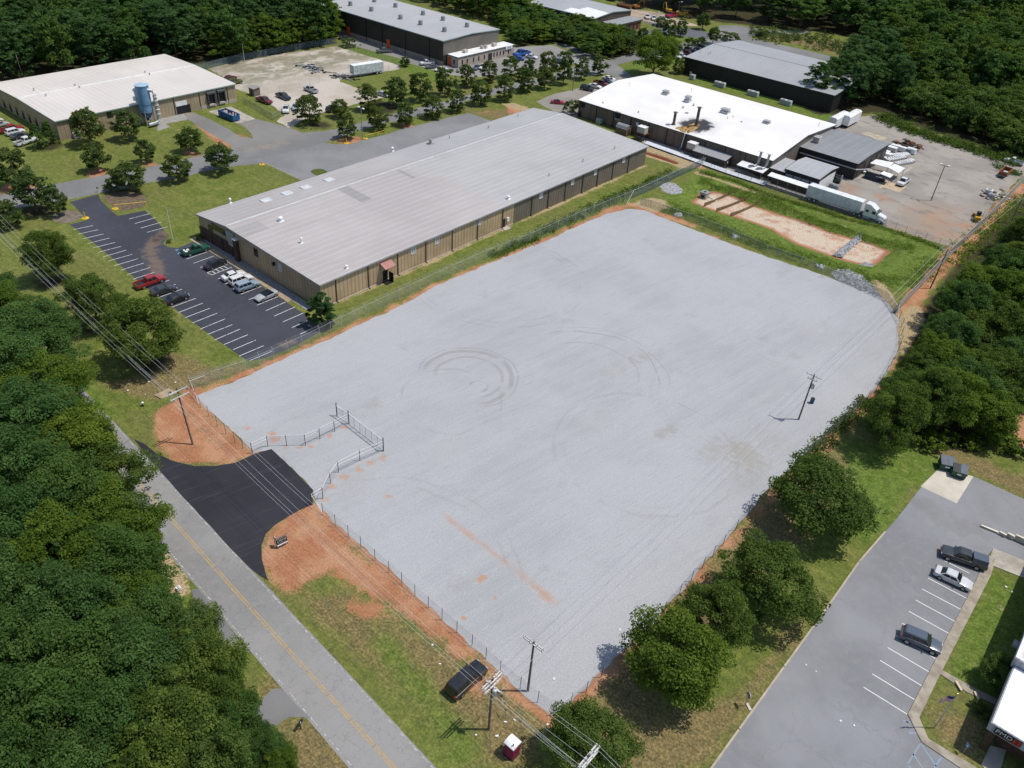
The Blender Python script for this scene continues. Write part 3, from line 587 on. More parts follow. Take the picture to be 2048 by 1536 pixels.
# ------------------------------------------------------------------ foliage
def leaf_mat(name, dark, light, hue=.12):
    n = N(name, .7, .06)
    tnt = n.attr('tint')
    k = n.mix(tnt, dark, light)
    r = n.rnd()
    k = n.mix(n.mr(r, .0, 1.0, 0, .85, False), k, n.mix(1.0, k, (1.2, 1.06, .80), 'MULTIPLY'))
    k = n.mix(n.mr(n.math('FRACT', n.math('MULTIPLY', r, 7.3)), .0, 1.0, 0, .75, False), k, n.mix(1.0, k, (.70, .80, .76), 'MULTIPLY'))
    n.pin(n.b.inputs['Base Color'], k)
    tr = n.new('ShaderNodeBsdfTranslucent'); n.pin(tr.inputs[0], n.mix(1.0, k, (1.25, 1.35, .55), 'MULTIPLY'))
    mx = n.new('ShaderNodeMixShader'); mx.inputs[0].default_value = .42
    n.t.links.new(n.b.outputs[0], mx.inputs[1]); n.t.links.new(tr.outputs[0], mx.inputs[2])
    n.t.links.new(mx.outputs[0], n.t.nodes['Material Output'].inputs[0]); return n.m
M_leaf = leaf_mat('broad_leaves', (.058, .102, .024), (.140, .200, .048))
M_leafb = leaf_mat('bright_leaves', (.066, .116, .018), (.150, .222, .040))
M_leafd = leaf_mat('forest_leaves', (.046, .098, .028), (.102, .182, .054))
M_leafs = leaf_mat('oak_leaves', (.058, .094, .030), (.128, .176, .058))
M_pine = leaf_mat('pine_needles', (.036, .080, .030), (.080, .150, .052))
M_kud = leaf_mat('vine_leaves', (.048, .090, .022), (.120, .185, .052))
M_bark = simple('bark', (.12, .095, .075), .95, .1, amt=.3, scale=3)

def leaf_quads(cen, nor, size, tint, r_):
    n = len(cen); a = r_.normal(size=(n, 3)); t1 = np.cross(nor, a); t1 /= np.linalg.norm(t1, axis=1)[:, None] + 1e-9
    t2 = np.cross(nor, t1); sz = size * r_.uniform(.6, 1.35, n)[:, None]
    v = np.stack([cen - t1 * sz * .55, cen + t2 * sz * .38 + nor * sz * .10, cen + t1 * sz * .62, cen - t2 * sz * .38 + nor * sz * .10], 1).reshape(-1, 3)
    return v, tint
def crown_points(seed, Rr, z0, z1, nclump, nleaf, shape='round', lobes=.28, fill=.35):
    r_ = np.random.default_rng(seed); C, Nn, T = [], [], []
    zc, hz_ = (z0 + z1) / 2, (z1 - z0) / 2
    ph = r_.uniform(0, 6.28, 6); am = r_.uniform(.3, 1, 6)
    for i in range(nclump):
        az = r_.uniform(0, 6.28); el = math.asin(r_.uniform(-.75, 1)); rad = r_.uniform(fill, 1) ** .5
        lob = 1 + lobes * sum(am[j] * math.sin((j + 1) * az + ph[j] + 1.7 * el) for j in range(4)) / 2.2
        zz = math.sin(el) * rad
        if shape == 'oval': el = math.asin(r_.uniform(-.9, 1)); zz = math.sin(el) * (rad if r_.random() < .7 else 1)
        if shape == 'round': wr = math.cos(el) * lob
        elif shape == 'cone':
            zz = r_.uniform(-1, 1); wr = (1 - (zz + 1) / 2) ** .8 * .95 * lob + .06
        elif shape == 'oval': wr = math.cos(el) ** .8 * (1.08 if zz < 0 else .92) * lob
        c = np.array([math.cos(az) * wr * rad * Rr, math.sin(az) * wr * rad * Rr, zc + zz * hz_])
        stray = r_.random() < .16
        if stray: c = c * np.array([1, 1, 1]); f_ = r_.uniform(1.05, 1.32); c[0] *= f_; c[1] *= f_; c[2] = zc + (c[2] - zc) * r_.uniform(1.0, 1.18)
        cr = Rr * (r_.uniform(.09, .17) if stray else r_.uniform(.16, .32)) * (.75 if shape == 'cone' else 1); ct = np.clip(r_.normal(.5, .24), 0, 1)
        k = max(6, int(nleaf / nclump * (cr / (Rr * .25)) ** 2))
        d = r_.normal(size=(k, 3)); d[:, 2] = np.where(d[:, 2] < -.3, -d[:, 2] * .6, d[:, 2]); d /= np.linalg.norm(d, axis=1)[:, None]
        p = c + d * cr * r_.uniform(.55, 1.08, k)[:, None] * np.array([1, 1, .72])
        nn = d * .7 + np.array([0, 0, .45]) + r_.normal(size=(k, 3)) * .6; nn /= np.linalg.norm(nn, axis=1)[:, None]
        C.append(p); Nn.append(nn); T.append(np.clip(ct + r_.normal(0, .16, k), 0, 1))
    return np.concatenate(C), np.concatenate(Nn), np.concatenate(T), r_
def quads_mesh(name, v, tint, mats, extra=None):
    me = bpy.data.meshes.new(name); nq = len(v) // 4
    ev, ef = (np.array(extra.v), extra.f) if extra is not None and extra.v else (np.zeros((0, 3)), [])
    allv = np.concatenate([v, ev]); loops = list(range(nq * 4)); starts = list(range(0, nq * 4, 4))
    for f in ef: starts.append(len(loops)); loops += [i + nq * 4 for i in f]
    me.vertices.add(len(allv)); me.vertices.foreach_set('co', allv.astype(np.float32).ravel())
    me.loops.add(len(loops)); me.polygons.add(len(starts))
    me.loops.foreach_set('vertex_index', np.array(loops, np.int32)); me.polygons.foreach_set('loop_start', np.array(starts, np.int32))
    for q in mats: me.materials.append(q)
    me.polygons.foreach_set('material_index', np.array([0] * nq + [1] * len(ef), np.int32))
    me.attributes.new('tint', 'FLOAT', 'FACE').data.foreach_set('value', np.concatenate([tint, np.zeros(len(ef))]).astype(np.float32))
    me.update(calc_edges=True); return me
def trunk_mb(seed, h, r0, Rr, z0, nl=7):
    r_ = random.Random(seed); mb = MB()
    mb.tube([(0, 0, -.2), (r_.uniform(-.1, .1), r_.uniform(-.1, .1), h * .35), (r_.uniform(-.3, .3), r_.uniform(-.3, .3), h * .8)], r0, 7, 0, r0 * .25)
    for i in range(nl):
        a = 6.28 * i / nl + r_.uniform(-.4, .4); zz = z0 + (h - z0) * r_.uniform(0, .55); L = Rr * r_.uniform(.55, .9)
        mb.tube([(0, 0, zz * .85), (math.cos(a) * L * .5, math.sin(a) * L * .5, zz + L * .35), (math.cos(a) * L, math.sin(a) * L, zz + L * .6)], r0 * .38, 5, 0, r0 * .07)
    return mb
# unit trees: height 1 metre-scaled by the copy; drawn at natural size and scaled
def tree_proto(name, seed, h, Rr, z0, ncl, nlf, leaf, lmat, shape='round', split=True, lobes=.28, twigs=0):
    C, Nn, T, r_ = crown_points(seed, Rr, z0, h, ncl, nlf, shape, lobes)
    v, t_ = leaf_quads(C, Nn, leaf, T, r_)
    tm = trunk_mb(seed, h, .018 * h + .05, Rr, z0)
    for i in range(twigs):
        a = r_.uniform(0, 6.28); b = Rr * r_.uniform(.3, .8); z = z0 + (h - z0) * r_.uniform(.55, .9)
        tm.tube([(0, 0, z * .62), (math.cos(a)*b, math.sin(a)*b, z), (math.cos(a)*b*1.2 + r_.uniform(-.5,.5), math.sin(a)*b*1.2 + r_.uniform(-.5,.5), z + r_.uniform(.6, 1.2))], .045, 4, 0, .015)
    if split:
        cm = quads_mesh(name + '_crown', v, t_, [lmat]); tr = tm.mesh(name + '_trunk', M_bark)
        return ('split', cm, tr, h, Rr, name)
    tm = MB().tube([(0, 0, -.2), (.1, .1, h * .5)], .16, 6, 0, .1)
    return ('one', quads_mesh(name, v, t_, [lmat, M_bark], tm), None, h, Rr, name)
def plant(pr, x, y, h, rad, label, cat, group=None, rz=None, z=0.0, name=None):
    kind, a, b, ph, pR, nm = pr; rz = rng.uniform(0, 6.28) if rz is None else rz; s_ = (rad / pR, rad / pR, h / ph)
    if kind == 'split':
        o = thing(name or nm, label, cat, (x, y, z), rz, group); o.scale = s_
        for q, me_ in (('trunk', b), ('crown', a)):
            c = bpy.data.objects.new(q, me_); COL.objects.link(c); c.parent = o
        return o
    o = bpy.data.objects.new(name or nm, a); COL.objects.link(o); o.location = (x, y, z); o.rotation_euler = (0, 0, rz); o.scale = s_
    return tag(o, label, cat, group)
STR = [tree_proto('street_tree', 10 + i, 7, 2.7, .35, 85, 4200, .36, M_leafs, ('oval', 'oval', 'oval', 'round')[i], lobes=.22) for i in range(4)]
BIG = [tree_proto('shade_tree', 30 + i, 10, 4.7, 1.0, 135, 26000, .25, (M_leaf, M_leafb, M_leaf)[i], 'round', lobes=.42, twigs=5) for i in range(3)]
RDS = [tree_proto('roadside_tree', 40 + i, 15, 4.8, 2, 160, 36000, .24, (M_leafb, M_leafd, M_leaf, M_leafd)[i], 'round', lobes=.5, twigs=(3, 4, 16, 12)[i]) for i in range(4)]
FOR = [tree_proto('forest_tree', 50 + i, 16, 4.6, 1.6, 80, 4200, .62, (M_leafd, M_leaf, M_leafd, M_leafb)[i], ('round', 'oval', 'round', 'oval')[i], split=False, lobes=.4) for i in range(4)]
PIN = [tree_proto('pine_tree', 60 + i, 18, 3.6, 2.2, 80, 3600, .58, M_pine, 'oval', split=False, lobes=.45) for i in range(3)]
KUD = [tree_proto('vine_covered_tree', 70 + i, 9, 4.6, .3, 80, 4200, .55, M_kud, 'round', split=False, lobes=.6) for i in range(3)]
WOD = [tree_proto('woodland_tree', 80 + i, 11, 4.5, 1.2, 120, 19000, .28, (M_leafd, M_leaf, M_leafb)[i], 'round', split=True, lobes=.42) for i in range(3)]
BSH = [tree_proto('bush', 90 + i, 1.6, 1.2, .1, 26, 900, .22, (M_leafs, M_leafb)[i], 'round', lobes=.4) for i in range(2)]
EVG = [tree_proto('evergreen_tree', 95, 8, 2.6, .2, 90, 4500, .36, M_leafd, 'cone', lobes=.2), tree_proto('magnolia_tree', 96, 6.5, 2.1, .2, 70, 5200, .36, M_pine, 'oval', lobes=.25)]

# street trees: (base u, base v, top v, crown width px, what singles it out)
def street(lst, group, scale_h=.94, cat='tree', name='street_tree', protos=STR):
    for i, (u, v, tv, wd, lab) in enumerate(lst):
        x, y = G(u, v); h = height(u, v, tv) * scale_h; rad = wd / 2 * mperpx(x, y, 3) * .86
        plant(protos[(i * 7 + int(u)) % len(protos)], x, y, h, rad, lab, cat, group, name=name)
TE = 'small street tree '
street([
 (183,290,213,66,'tall leafy tree against the tan wall, beside the dark evergreens at the corner'),
 (260,280,215,58,'dense green tree on the lawn just in front of the blue dust collector'),
 (197,342,284,54,TE+'with a red mulch ring, nearest the dark asphalt drive'),
 (294,325,276,42,'smallest tree of the mown lawn in front of the tan dust collector building'),
 (383,304,253,54,'rounded tree at the lawn corner beside the orange dirt drive edge'),
 (444,344,285,64,TE+'at the street bend, last one before the loading apron'),
 (357,362,308,60,TE+'between road and lawn, second along from the loading apron'),
 (262,382,322,72,'wide tree on the mulch bed beside the parking lot entrance'),
 (38,374,291,66,'tall tree across the street at the edge of the picture, with red mulch under it')], 'street trees by the parking lot entrance')
street([
 (75,424,339,78,'large tree on the verge left of the parking lot entrance, taller of the pair'.replace('left of', 'beside')),
 (120,432,372,42,'short tree tucked against the large one on the verge by the lot entrance'),
 (20,455,397,58,'tree on the verge at the end of the parking lot by the overhead wires')], 'verge trees by the lot entrance')
street([
 (620,248,187,58,'broad dark tree at the corner of the dirt yard and street'),
 (680,235,197,40,'thin open tree in front of the dark car in the dirt yard'),
 (695,278,226,42,'tree beside the grey light pole and yellow barrier'),
 (757,260,207,45,TE+'just past the light pole on the apron verge'),
 (812,251,202,41,TE+'with bare trunk, second past the light pole'),
 (865,236,190,45,TE+'with spreading crown, third past the light pole'),
 (914,224,176,40,TE+'narrow and upright, fourth past the light pole'),
 (961,210,157,46,'taller street tree beside the bare red soil behind the long warehouse'),
 (1008,202,147,40,'dark street tree at the start of the tan dirt track'),
 (737,222,167,47,'dark tree hiding a silver car at the dirt yard mouth'),
 (793,212,151,51,'large dark tree across the street from the loading apron'),
 (841,202,139,48,'tall dark tree on the grass between yard and street'),
 (890,191,129,44,'tall dark tree in front of the white car by the offices'),
 (933,174,128,39,'tree in front of the low office wing, nearest its corner'),
 (978,164,120,37,'tree in front of the office wing with blue cars behind it'),
 (1019,157,111,39,'tree in front of the office entrance door'),
 (1048,184,133,44,'dense low tree beside the bend of the street'),
 (1056,163,114,30,'slim tree in front of the white car by the blue truck'),
 (1089,178,131,41,'round tree on open grass opposite the office car park'),
 (1093,152,97,36,'tall tree at the far side of the office car park exit'),
 (1126,169,95,39,'tallest slender tree on the grass beside the wooden light pole'),
 (1162,159,114,34,'young tree on the grass just beyond the wooden light pole'),
 (1196,149,104,33,'last young tree before the street junction')], 'street trees along the curving street')
street([
 (1283,92,53,28,'tree in front of the brown brick annex'), (1311,82,57,24,'small tree with long shadow by the blue grey car park'),
 (1336,79,35,30,'forked tall tree beside the two white pickups'), (1322,52,34,34,'wide tree at the edge of the far dirt lot'),
 (1361,73,35,26,'tree standing on the far grass near the yellow loader'), (1404,59,23,30,'tall dark tree by the far street bulb'),
 (1425,88,52,29,'dark tree at the far turning circle beside the black warehouse'), (1400,93,72,24,'small tree over the dark parked cars'),
 (1376,100,74,24,'young tree behind the dark red car'), (1351,106,79,26,'tree behind the white car and white van'), (1225,112,64,34,'tree at the end of the wood near the junction'),
 (1356,147,114,28,'dark shrubby tree at the corner of the black warehouse'), (1258,108,70,34,'tree on the grass wedge by the street junction')], 'young trees around the far car parks')
street([(810,133,112,22,'lone small tree on the grass strip by the yard fence')], None)
p = G(1305, 153); plant(BIG[1], p[0], p[1], 14.8, 7.4, 'huge bright green tree behind the white roofed building', 'tree', name='shade_tree')
for (u, v, tv, wd, lab) in ((103,286,240,34,'dark cone shaped evergreen at the tan building corner beside the parked cars'), (78,296,246,36,'dark evergreen nearest the white pickup at the tan building corner')):
    x, y = G(u, v); plant(EVG[0], x, y, height(u, v, tv) * .95, wd / 2 * mperpx(x, y), lab, 'tree', name='evergreen_tree')
x, y = G(645, 652); plant(EVG[1], x, y, 6.6, 2.2, 'dark glossy magnolia at the corner of the long tan warehouse', 'tree', name='magnolia_tree')
for (u, v, h, rad, lab) in ((222,383,2.6,1.9,'low dark bush beside the wide tree on the mulch bed'), (700,93,3,3.2,'dark bush on the grass strip by the far warehouse drive'), (1142,226,4,2.6,'dark square bush at the corner of the white roofed building'),
     (88,296,1.6,1.0,'yellow green bush at the foot of the evergreens'), (1522,74,3.2,3.2,'dark bush on the weedy field by the far road'), (1460,82,3.4,4,'low spreading bush at the end of the black warehouse'), (338,486,.7,.5,'small shrub at the foot of the bare white flagpole'), (400,482,1.4,.8,'grey green shrub at the far corner of the tan warehouse front'),
     (1956,1418,1.2,.9,'yellow flowering shrub in the office lawn bed'), (1966,1436,1.0,.9,'low shrub in the shade beside the office steps'), (1390,90,2.2,2,'bush by the far parked dark cars')):
    x, y = G(u, v); plant(BSH[int(u) % 2], x, y, h, rad, lab, 'bush', name='bush')
x, y = G(2000, 1372); plant(BIG[0], x + .6, y - .2, 4.2, 2.6, 'round dark shrub tree in the shade beside the office wall', 'tree', name='ornamental_tree')

# trees in the lawn rows and along the gravel yard
for i, (u, v, h, rad, k, lab) in enumerate((
 (108,562,10,4.3,0,'shade tree in the lawn row nearest the parking lot entrance'), (198,652,9.8,4.4,2,'middle shade tree of the lawn row beside the overhead wires'),
 (298,724,11,5.8,0,'largest shade tree of the lawn row, nearest the gravel yard'),
 (1772,892,11,4.6,2,'shade tree in front of the wood at the corner of the bright lawn'), (1835,860,11.5,4.6,0,'tall tree joined to the wood behind the bright lawn'),
 (1615,1050,10.2,6.3,0,'biggest round tree between gravel yard and office lot, beside the bright lawn'), (1518,1212,9.5,5.3,2,'second round tree in the row beside the office lot'),
 (1420,1288,9,4.0,0,'greyish tree squeezed between two round ones along the gravel yard'), (1340,1376,10,5.3,1,'bright green round tree of the row above the road sign'),
 (1165,1518,7.5,4.0,2,'low tree under the overhead wires at the gravel yard corner'))):
    x, y = G(u, v); plant(BIG[k], x, y, h, rad * .93, lab, 'tree', 'shade trees in rows', name='shade_tree')

# the wood on the near side of the road
RT = [(-20,600,62,11,1),(10,625,60,12,0),(70,665,80,13,1),(20,735,90,14,3),(78,765,80,12,0),(140,860,74,12,0),(55,850,95,15,1),(150,905,86,14,0),(200,945,70,11,2),(40,950,95,16,1),(130,1000,90,15,3),(215,1040,80,12,0),(30,1060,95,16,1),(285,1090,40,8,0),(120,1110,92,15,0),(225,1140,90,13,1),(30,1190,90,15,3),(140,1230,95,15,1),(255,1215,76,11,0),(300,1255,82,11,3),(380,1262,58,10,2),(395,1335,80,12,2),(290,1345,100,14,3),(165,1340,105,15,1),(50,1320,95,15,1),(440,1395,66,11,2),(345,1440,100,14,2),(235,1465,95,15,3),(110,1450,105,16,3),(10,1440,90,16,1),(475,1450,58,10,1),(425,1515,80,12,2),(535,1500,42,7.5,1),(300,1545,95,14,2),(560,1530,36,6.5,0),(170,1560,90,15,3),(40,1560,95,15,1)]
for i, (u, v, r_, h, k) in enumerate(RT):
    x, y = G(u, v, h * .62); rad = r_ * mperpx(x, y, h * .6) * (.80 if u > 150 and v < 900 else 1.02 if u > 195 and v < 1200 else .95)
    plant(RDS[k], x, y, h, rad, 'large leafy tree in the dense wood on the near side of the road', 'tree', 'trees of the near roadside wood')

def scatter(poly, gap, seed, cond=None):
    r_ = random.Random(seed); xs = [p[0] for p in poly]; ys = [p[1] for p in poly]; pts = []; cell = {}
    for _ in range(int((max(xs) - min(xs)) * (max(ys) - min(ys)) / gap ** 2 * 9)):
        x, y = r_.uniform(min(xs), max(xs)), r_.uniform(min(ys), max(ys)); c = (int(x // gap), int(y // gap))
        if any(math.dist((x, y), q) < gap for dx in (-1, 0, 1) for dy in (-1, 0, 1) for q in cell.get((c[0] + dx, c[1] + dy), ())): continue
        if not pip(x, y, poly): continue
        if cond and not cond(x, y): continue
        cell.setdefault(c, []).append((x, y)); pts.append((x, y))
    return pts
def infr(h, mg=50):
    def f(x, y):
        for z in (h * .3, h):
            u, v, d_ = proj(x, y, z)
            if d_ > 0 and -mg < u < 2048 + mg and -mg * .5 < v < 1536 + mg: return True
        return False
    return f
def woods(poly, gap, seed, protos, h, rad, label, group, name):
    pts = scatter(poly, gap, seed, infr(h)); r_ = random.Random(seed + 1)
    for x, y in pts:
        q = r_.uniform(.78, 1.18); plant(protos[r_.randrange(len(protos))], x, y, h * q, rad * r_.uniform(.88, 1.2), label, 'tree', group, name=name)
    return len(pts)
cnt = {}
PA = [(-264, -20), (-264, 138), G(468,122), G(560,107), G(665,86), G(652,50), G(640,10), G(620,-40), G(300,-120), G(-200,-60), G(-250,150)]
cnt['A'] = woods(PA, 6.6, 5, [PIN[0], PIN[1], FOR[0], PIN[2], FOR[2]], 17, 4.3, 'tall dark pine in the wood behind the tan dust collector building', 'pines of the wood behind the tan building', 'pine_tree')
edge = [G(u, v) for u, v in ((440,123),(470,118),(500,112),(530,108),(560,103),(590,97),(620,92),(648,84),(665,74),(660,55))]
for a, b in zip(edge[:-1], edge[1:]):
    for t_ in (.1, .6): plant(FOR[rng.choice((1, 3))], a[0] + (b[0]-a[0])*t_, a[1] + (b[1]-a[1])*t_ + 1, rng.uniform(9, 13), rng.uniform(3.2, 4.3), 'lighter green leafy tree on the wood edge behind the dirt yard fence', 'tree', 'leafy trees on the yard wood edge', name='edge_tree')
PB = GP([(955,-14),(985,15),(1003,62),(1028,84),(1042,92),(1105,82),(1150,94),(1185,118),(1235,112),(1262,98),(1262,84),(1190,72),(1100,50),(1050,28),(1020,-5)])
cnt['B'] = woods(PB, 4.6, 6, [FOR[0], FOR[1], FOR[3], FOR[2]], 7.0, 3.5, 'green tree in the belt between the two far brown buildings', 'trees of the belt between the brown buildings', 'belt_tree')
PF = GP([(760,-70),(1010,-60),(1060,-16),(1032,10),(1006,46),(985,46),(900,22),(800,-14)])
cnt['F'] = woods(PF, 6.5, 16, [FOR[0], FOR[1], FOR[3]], 13, 4.6, 'tree of the far corner wood behind the dark brown building', 'trees behind the dark brown building', 'corner_tree')
PC = GP([(640,-6),(1000,-6),(1230,-2),(1300,14),(1375,26),(1440,43),(1480,46),(1540,55),(1625,58),(1700,72),(1765,92),(1795,84),(2048,58),(2300,58),(2300,-45),(640,-45)])
cnt['C'] = woods(PC, 11.5, 8, [FOR[0], FOR[2], FOR[1], PIN[0], FOR[0]], 19, 7.4, 'dark tree in the far wood beyond the buildings', 'trees of the far wood', 'forest_tree')
PD = GP([(1612,212),(1655,182),(1692,132),(1770,102),(1800,88),(2048,60),(2250,80),(2250,330),(2048,318),(1992,296),(1900,262),(1832,240),(1792,222),(1762,212),(1700,214)])
PDk = [p for p in scatter(PD, 6.5, 9, infr(12))]
r_ = random.Random(11)
for x, y in PDk:
    u, v, _ = proj(x, y, 0); near = v > 200 and u > 1735
    if u < 1790 and v > 110: plant(PIN[r_.randrange(3)], x, y, r_.uniform(12, 16), r_.uniform(4, 5), 'dark pine in the clump at the end of the black warehouse', 'tree', 'pines beside the black warehouse', name='clump_pine')
    elif near or r_.random() < .35: plant(KUD[r_.randrange(3)], x, y, r_.uniform(6, 11), r_.uniform(4.4, 6), 'vine smothered tree on the slope above the work yard', 'tree', 'vine covered trees above the yard', name='vine_covered_tree')
    else: plant(FOR[r_.choice((0, 0, 2, 1))], x, y, r_.uniform(13, 18), r_.uniform(4.6, 6), 'dark leafy tree on the wooded slope above the work yard', 'tree', 'leafy trees on the slope above the yard', name='slope_tree')
PE = GP([(1975,560),(2030,500),(2080,455),(2300,450),(2300,900),(2060,830),(2030,800),(1990,850),(1945,885),(1880,868),(1845,850),(1830,800),(1845,760),(1872,715),(1905,655)])
cnt['E'] = woods(PE, 5.6, 12, WOD, 10, 4.1, 'dark leafy tree in the wood beside the gravel yard fence', 'trees of the wood beside the yard', 'woodland_tree')
for (u, v) in ((1893,640),(1876,690),(1850,735),(1826,775),(1800,820),(1775,865),(1925,610)):
    x, y = G(u, v); plant(WOD[rng.randrange(3)], x, y, rng.uniform(6, 8.5), rng.uniform(3, 3.8), 'bushy tree leaning over the gravel yard fence', 'tree', 'bushy trees along the yard fence', name='fence_tree')
for (u, v) in ((1960,885),(1985,870),(2010,900),(1940,895),(1895,885),(2040,905),(1860,895)):
    x, y = G(u, v); plant(BSH[rng.randrange(2)], x, y, rng.uniform(1.6, 3), rng.uniform(1.5, 2.4), 'undergrowth bush at the foot of the wood behind the dumpsters', 'bush', 'bushes at the foot of the wood', name='wood_edge_bush')
print('WOODS', cnt, len(PDk))

M_grs = leaf_mat('bright_grass_blades', (.10, .165, .022), (.19, .26, .055))
# tall weeds: rank strips nobody could count
def weeds(name, line, wid, npl, hgt, mat, seed, label, leaf=.35):
    r_ = np.random.default_rng(seed); L = [math.dist(a, b) for a, b in zip(line[:-1], line[1:])]; tot = sum(L); C = []; T = []; Nn = []
    for i in range(npl):
        q = r_.uniform(0, tot); j = 0
        while j < len(L) - 1 and q > L[j]: q -= L[j]; j += 1
        a, b = line[j], line[j + 1]; t_ = q / L[j]; x = a[0] + (b[0]-a[0]) * t_; y = a[1] + (b[1]-a[1]) * t_
        nx, ny = -(b[1]-a[1]) / L[j], (b[0]-a[0]) / L[j]; o = r_.normal(0, wid / 2.2); hh = hgt * r_.uniform(.35, 1.2) * (.5 + .9 * (math.sin(x * .9) * math.sin(y * .7) * .5 + .5))
        m_ = 14; p = np.stack([x + nx*o + r_.normal(0, .45, m_), y + ny*o + r_.normal(0, .45, m_), gz(x, y) + hh * r_.uniform(.1, 1, m_)], 1)
        nn = r_.normal(size=(m_, 3)) * .6 + np.array([0, 0, .8]); nn /= np.linalg.norm(nn, axis=1)[:, None]
        C.append(p); Nn.append(nn); T.append(np.clip(r_.normal(.5, .25) + r_.normal(0, .15, m_), 0, 1))
    v, t_ = leaf_quads(np.concatenate(C), np.concatenate(Nn), leaf, np.concatenate(T), r_)
    o = bpy.data.objects.new(name, quads_mesh(name, v, t_, [mat])); COL.objects.link(o); return tag(o, label, None, None, 'stuff')
weeds('weeds', GP([(985,512),(1040,490),(1100,458),(1160,432),(1215,405),(1250,388),(1345,345)]), 1.6, 420, 1.2, M_leafb, 1, 'rank weeds along the warehouse side of the fence')
weeds('weeds', GP([(1762,232),(1800,256),(1860,275),(1920,292),(1990,315),(2040,330)]), 4.5, 620, 1.9, M_kud, 2, 'rank vines at the back edge of the work yard', .45)
weeds('weeds', GP([(1400,345),(1470,362),(1540,392),(1620,415),(1700,440),(1780,460),(1850,485),(1885,500)]), 1.0, 520, .6, M_grs, 3, 'tall weeds along the top of the basin bank', .24)
weeds('weeds', GP([(1500,66),(1580,76),(1660,88),(1730,104)]), 16, 420, 1.6, M_leafs, 4, 'weedy brush on the field by the far road', .6)
weeds('weeds', GP([(1905,530),(1960,475),(2040,395)]), 4, 260, 1.4, M_grs, 5, 'bright weeds outside the slatted fence')
weeds('weeds', GP([(1600,925),(1650,885),(1700,835),(1735,800)]), 1.2, 130, .9, M_leafs, 6, 'dry weeds outside the gravel yard fence')
weeds('weeds', GP([(1990,330),(2010,342),(2040,352)]), 2, 60, 1.0, M_kud, 7, 'weeds around the dump trailer')
weeds('basin_grass', GP([(1330,412),(1410,436),(1480,475),(1580,505),(1680,538),(1760,565),(1840,560),(1870,520)]), 3.6, 900, .28, M_grs, 8, 'lush grass on the near basin bank', .2)
weeds('basin_grass', GP([(1400,362),(1470,375),(1560,408),(1660,445),(1760,475),(1830,500)]), 3.8, 900, .28, M_grs, 9, 'lush grass on the far basin bank', .2)
# ------------------------------------------------------------------ buildings
def ribbed(name, c, period=.9, depth=.35, amt=.12, stain=None, rough=.55):
    n = N(name, rough, .3); o = n.xyz()
    s_ = n.math('FRACT', n.math('MULTIPLY', n.math('ADD', o[0], o[1]), 1 / period))
    rib = n.mr(n.math('ABSOLUTE', n.math('SUBTRACT', s_, .5)), .28, .48)
    k = n.mix(n.math('MULTIPLY', rib, depth), n.vary(c, amt, .25, 5), tuple(x * .42 for x in c))
    k = n.mix(n.math('MULTIPLY', n.mr(n.noise(1, 4, .6, n.map((.8, .8, .12))), .5, .72), .35), k, tuple(x * .68 for x in c))
    if stain: k = n.mix(n.math('MULTIPLY', n.mr(n.math('ADD', o[2], n.math('MULTIPLY', n.noise(.3, 4), 2.4)), 2.2, .8), stain[1]), k, stain[0])
    n.col(k); n.bump(rib, .4, .08); return n.m
def seam_roof(name, c, axis, period, line=.5, amt=.06, lc=None, warm=None):
    """metal roof; pale seams every PERIOD metres counted along AXIS"""
    n = N(name, .5, .35); o = n.xyz()
    k = n.mix(n.mr(n.noise(.05, 4), .36, .64), tuple(x * (1 - amt) for x in c), tuple(x * (1 + amt) for x in c))
    k = n.mix(n.mr(n.noise(1, 4, .65, n.map((.35, .05, 1) if axis == 0 else (.05, .35, 1))), .45, .7, 0, .5), k, tuple(x * .88 for x in c))
    if warm:
        f = n.mr(n.math('ADD', o[1], n.math('MULTIPLY', n.math('SUBTRACT', n.noise(.05, 2), .5), 3)), warm[0], warm[0] + 1.5)
        k = n.mix(n.math('SUBTRACT', 1.0, f), k, n.mix(1.0, k, warm[1], 'MULTIPLY'))
    s_ = n.math('FRACT', n.math('MULTIPLY', o[axis], 1 / period)); l_ = n.mr(n.math('ABSOLUTE', n.math('SUBTRACT', s_, .5)), .02, .16, 1, 0)
    k = n.mix(n.math('MULTIPLY', l_, n.mr(n.noise(.2, 3), .3, .6, line * .4, line)), k, lc or tuple(min(1, x * 1.45) for x in c))
    s2 = n.math('FRACT', n.math('MULTIPLY', o[1 - axis], 1 / .62)); l2 = n.mr(n.math('ABSOLUTE', n.math('SUBTRACT', s2, .5)), .25, .48)
    k = n.mix(n.math('MULTIPLY', l2, .22), k, tuple(x * .62 for x in c))
    n.col(k); n.bump(n.math('ADD', l_, l2), .25, .05); return n
M_dark = simple('dark_glass', (.012, .014, .018), .12, .6, amt=.3)
M_blk = simple('black_trim', (.018, .018, .02), .5); M_grn = simple('green_trim', (.06, .115, .10), .45)
M_wtrim = simple('white_trim', (.66, .66, .66), .45); M_galv = simple('galvanised_steel', (.42, .43, .44), .45, .5, .4)
M_white = simple('white_enamel', (.72, .72, .71), .4); M_beige = simple('beige_enamel', (.50, .47, .41), .5)
M_brown = simple('brown_trim', (.07, .055, .042), .5); M_conc = simple('base_concrete', (.40, .36, .31), .9)
M_grey = simple('grey_metal', (.24, .245, .25), .5, .4); M_rust = simple('rusty_steel', (.16, .065, .035), .9, amt=.4, scale=3)
M_org = simple('orange_paint', (.62, .10, .02), .5)

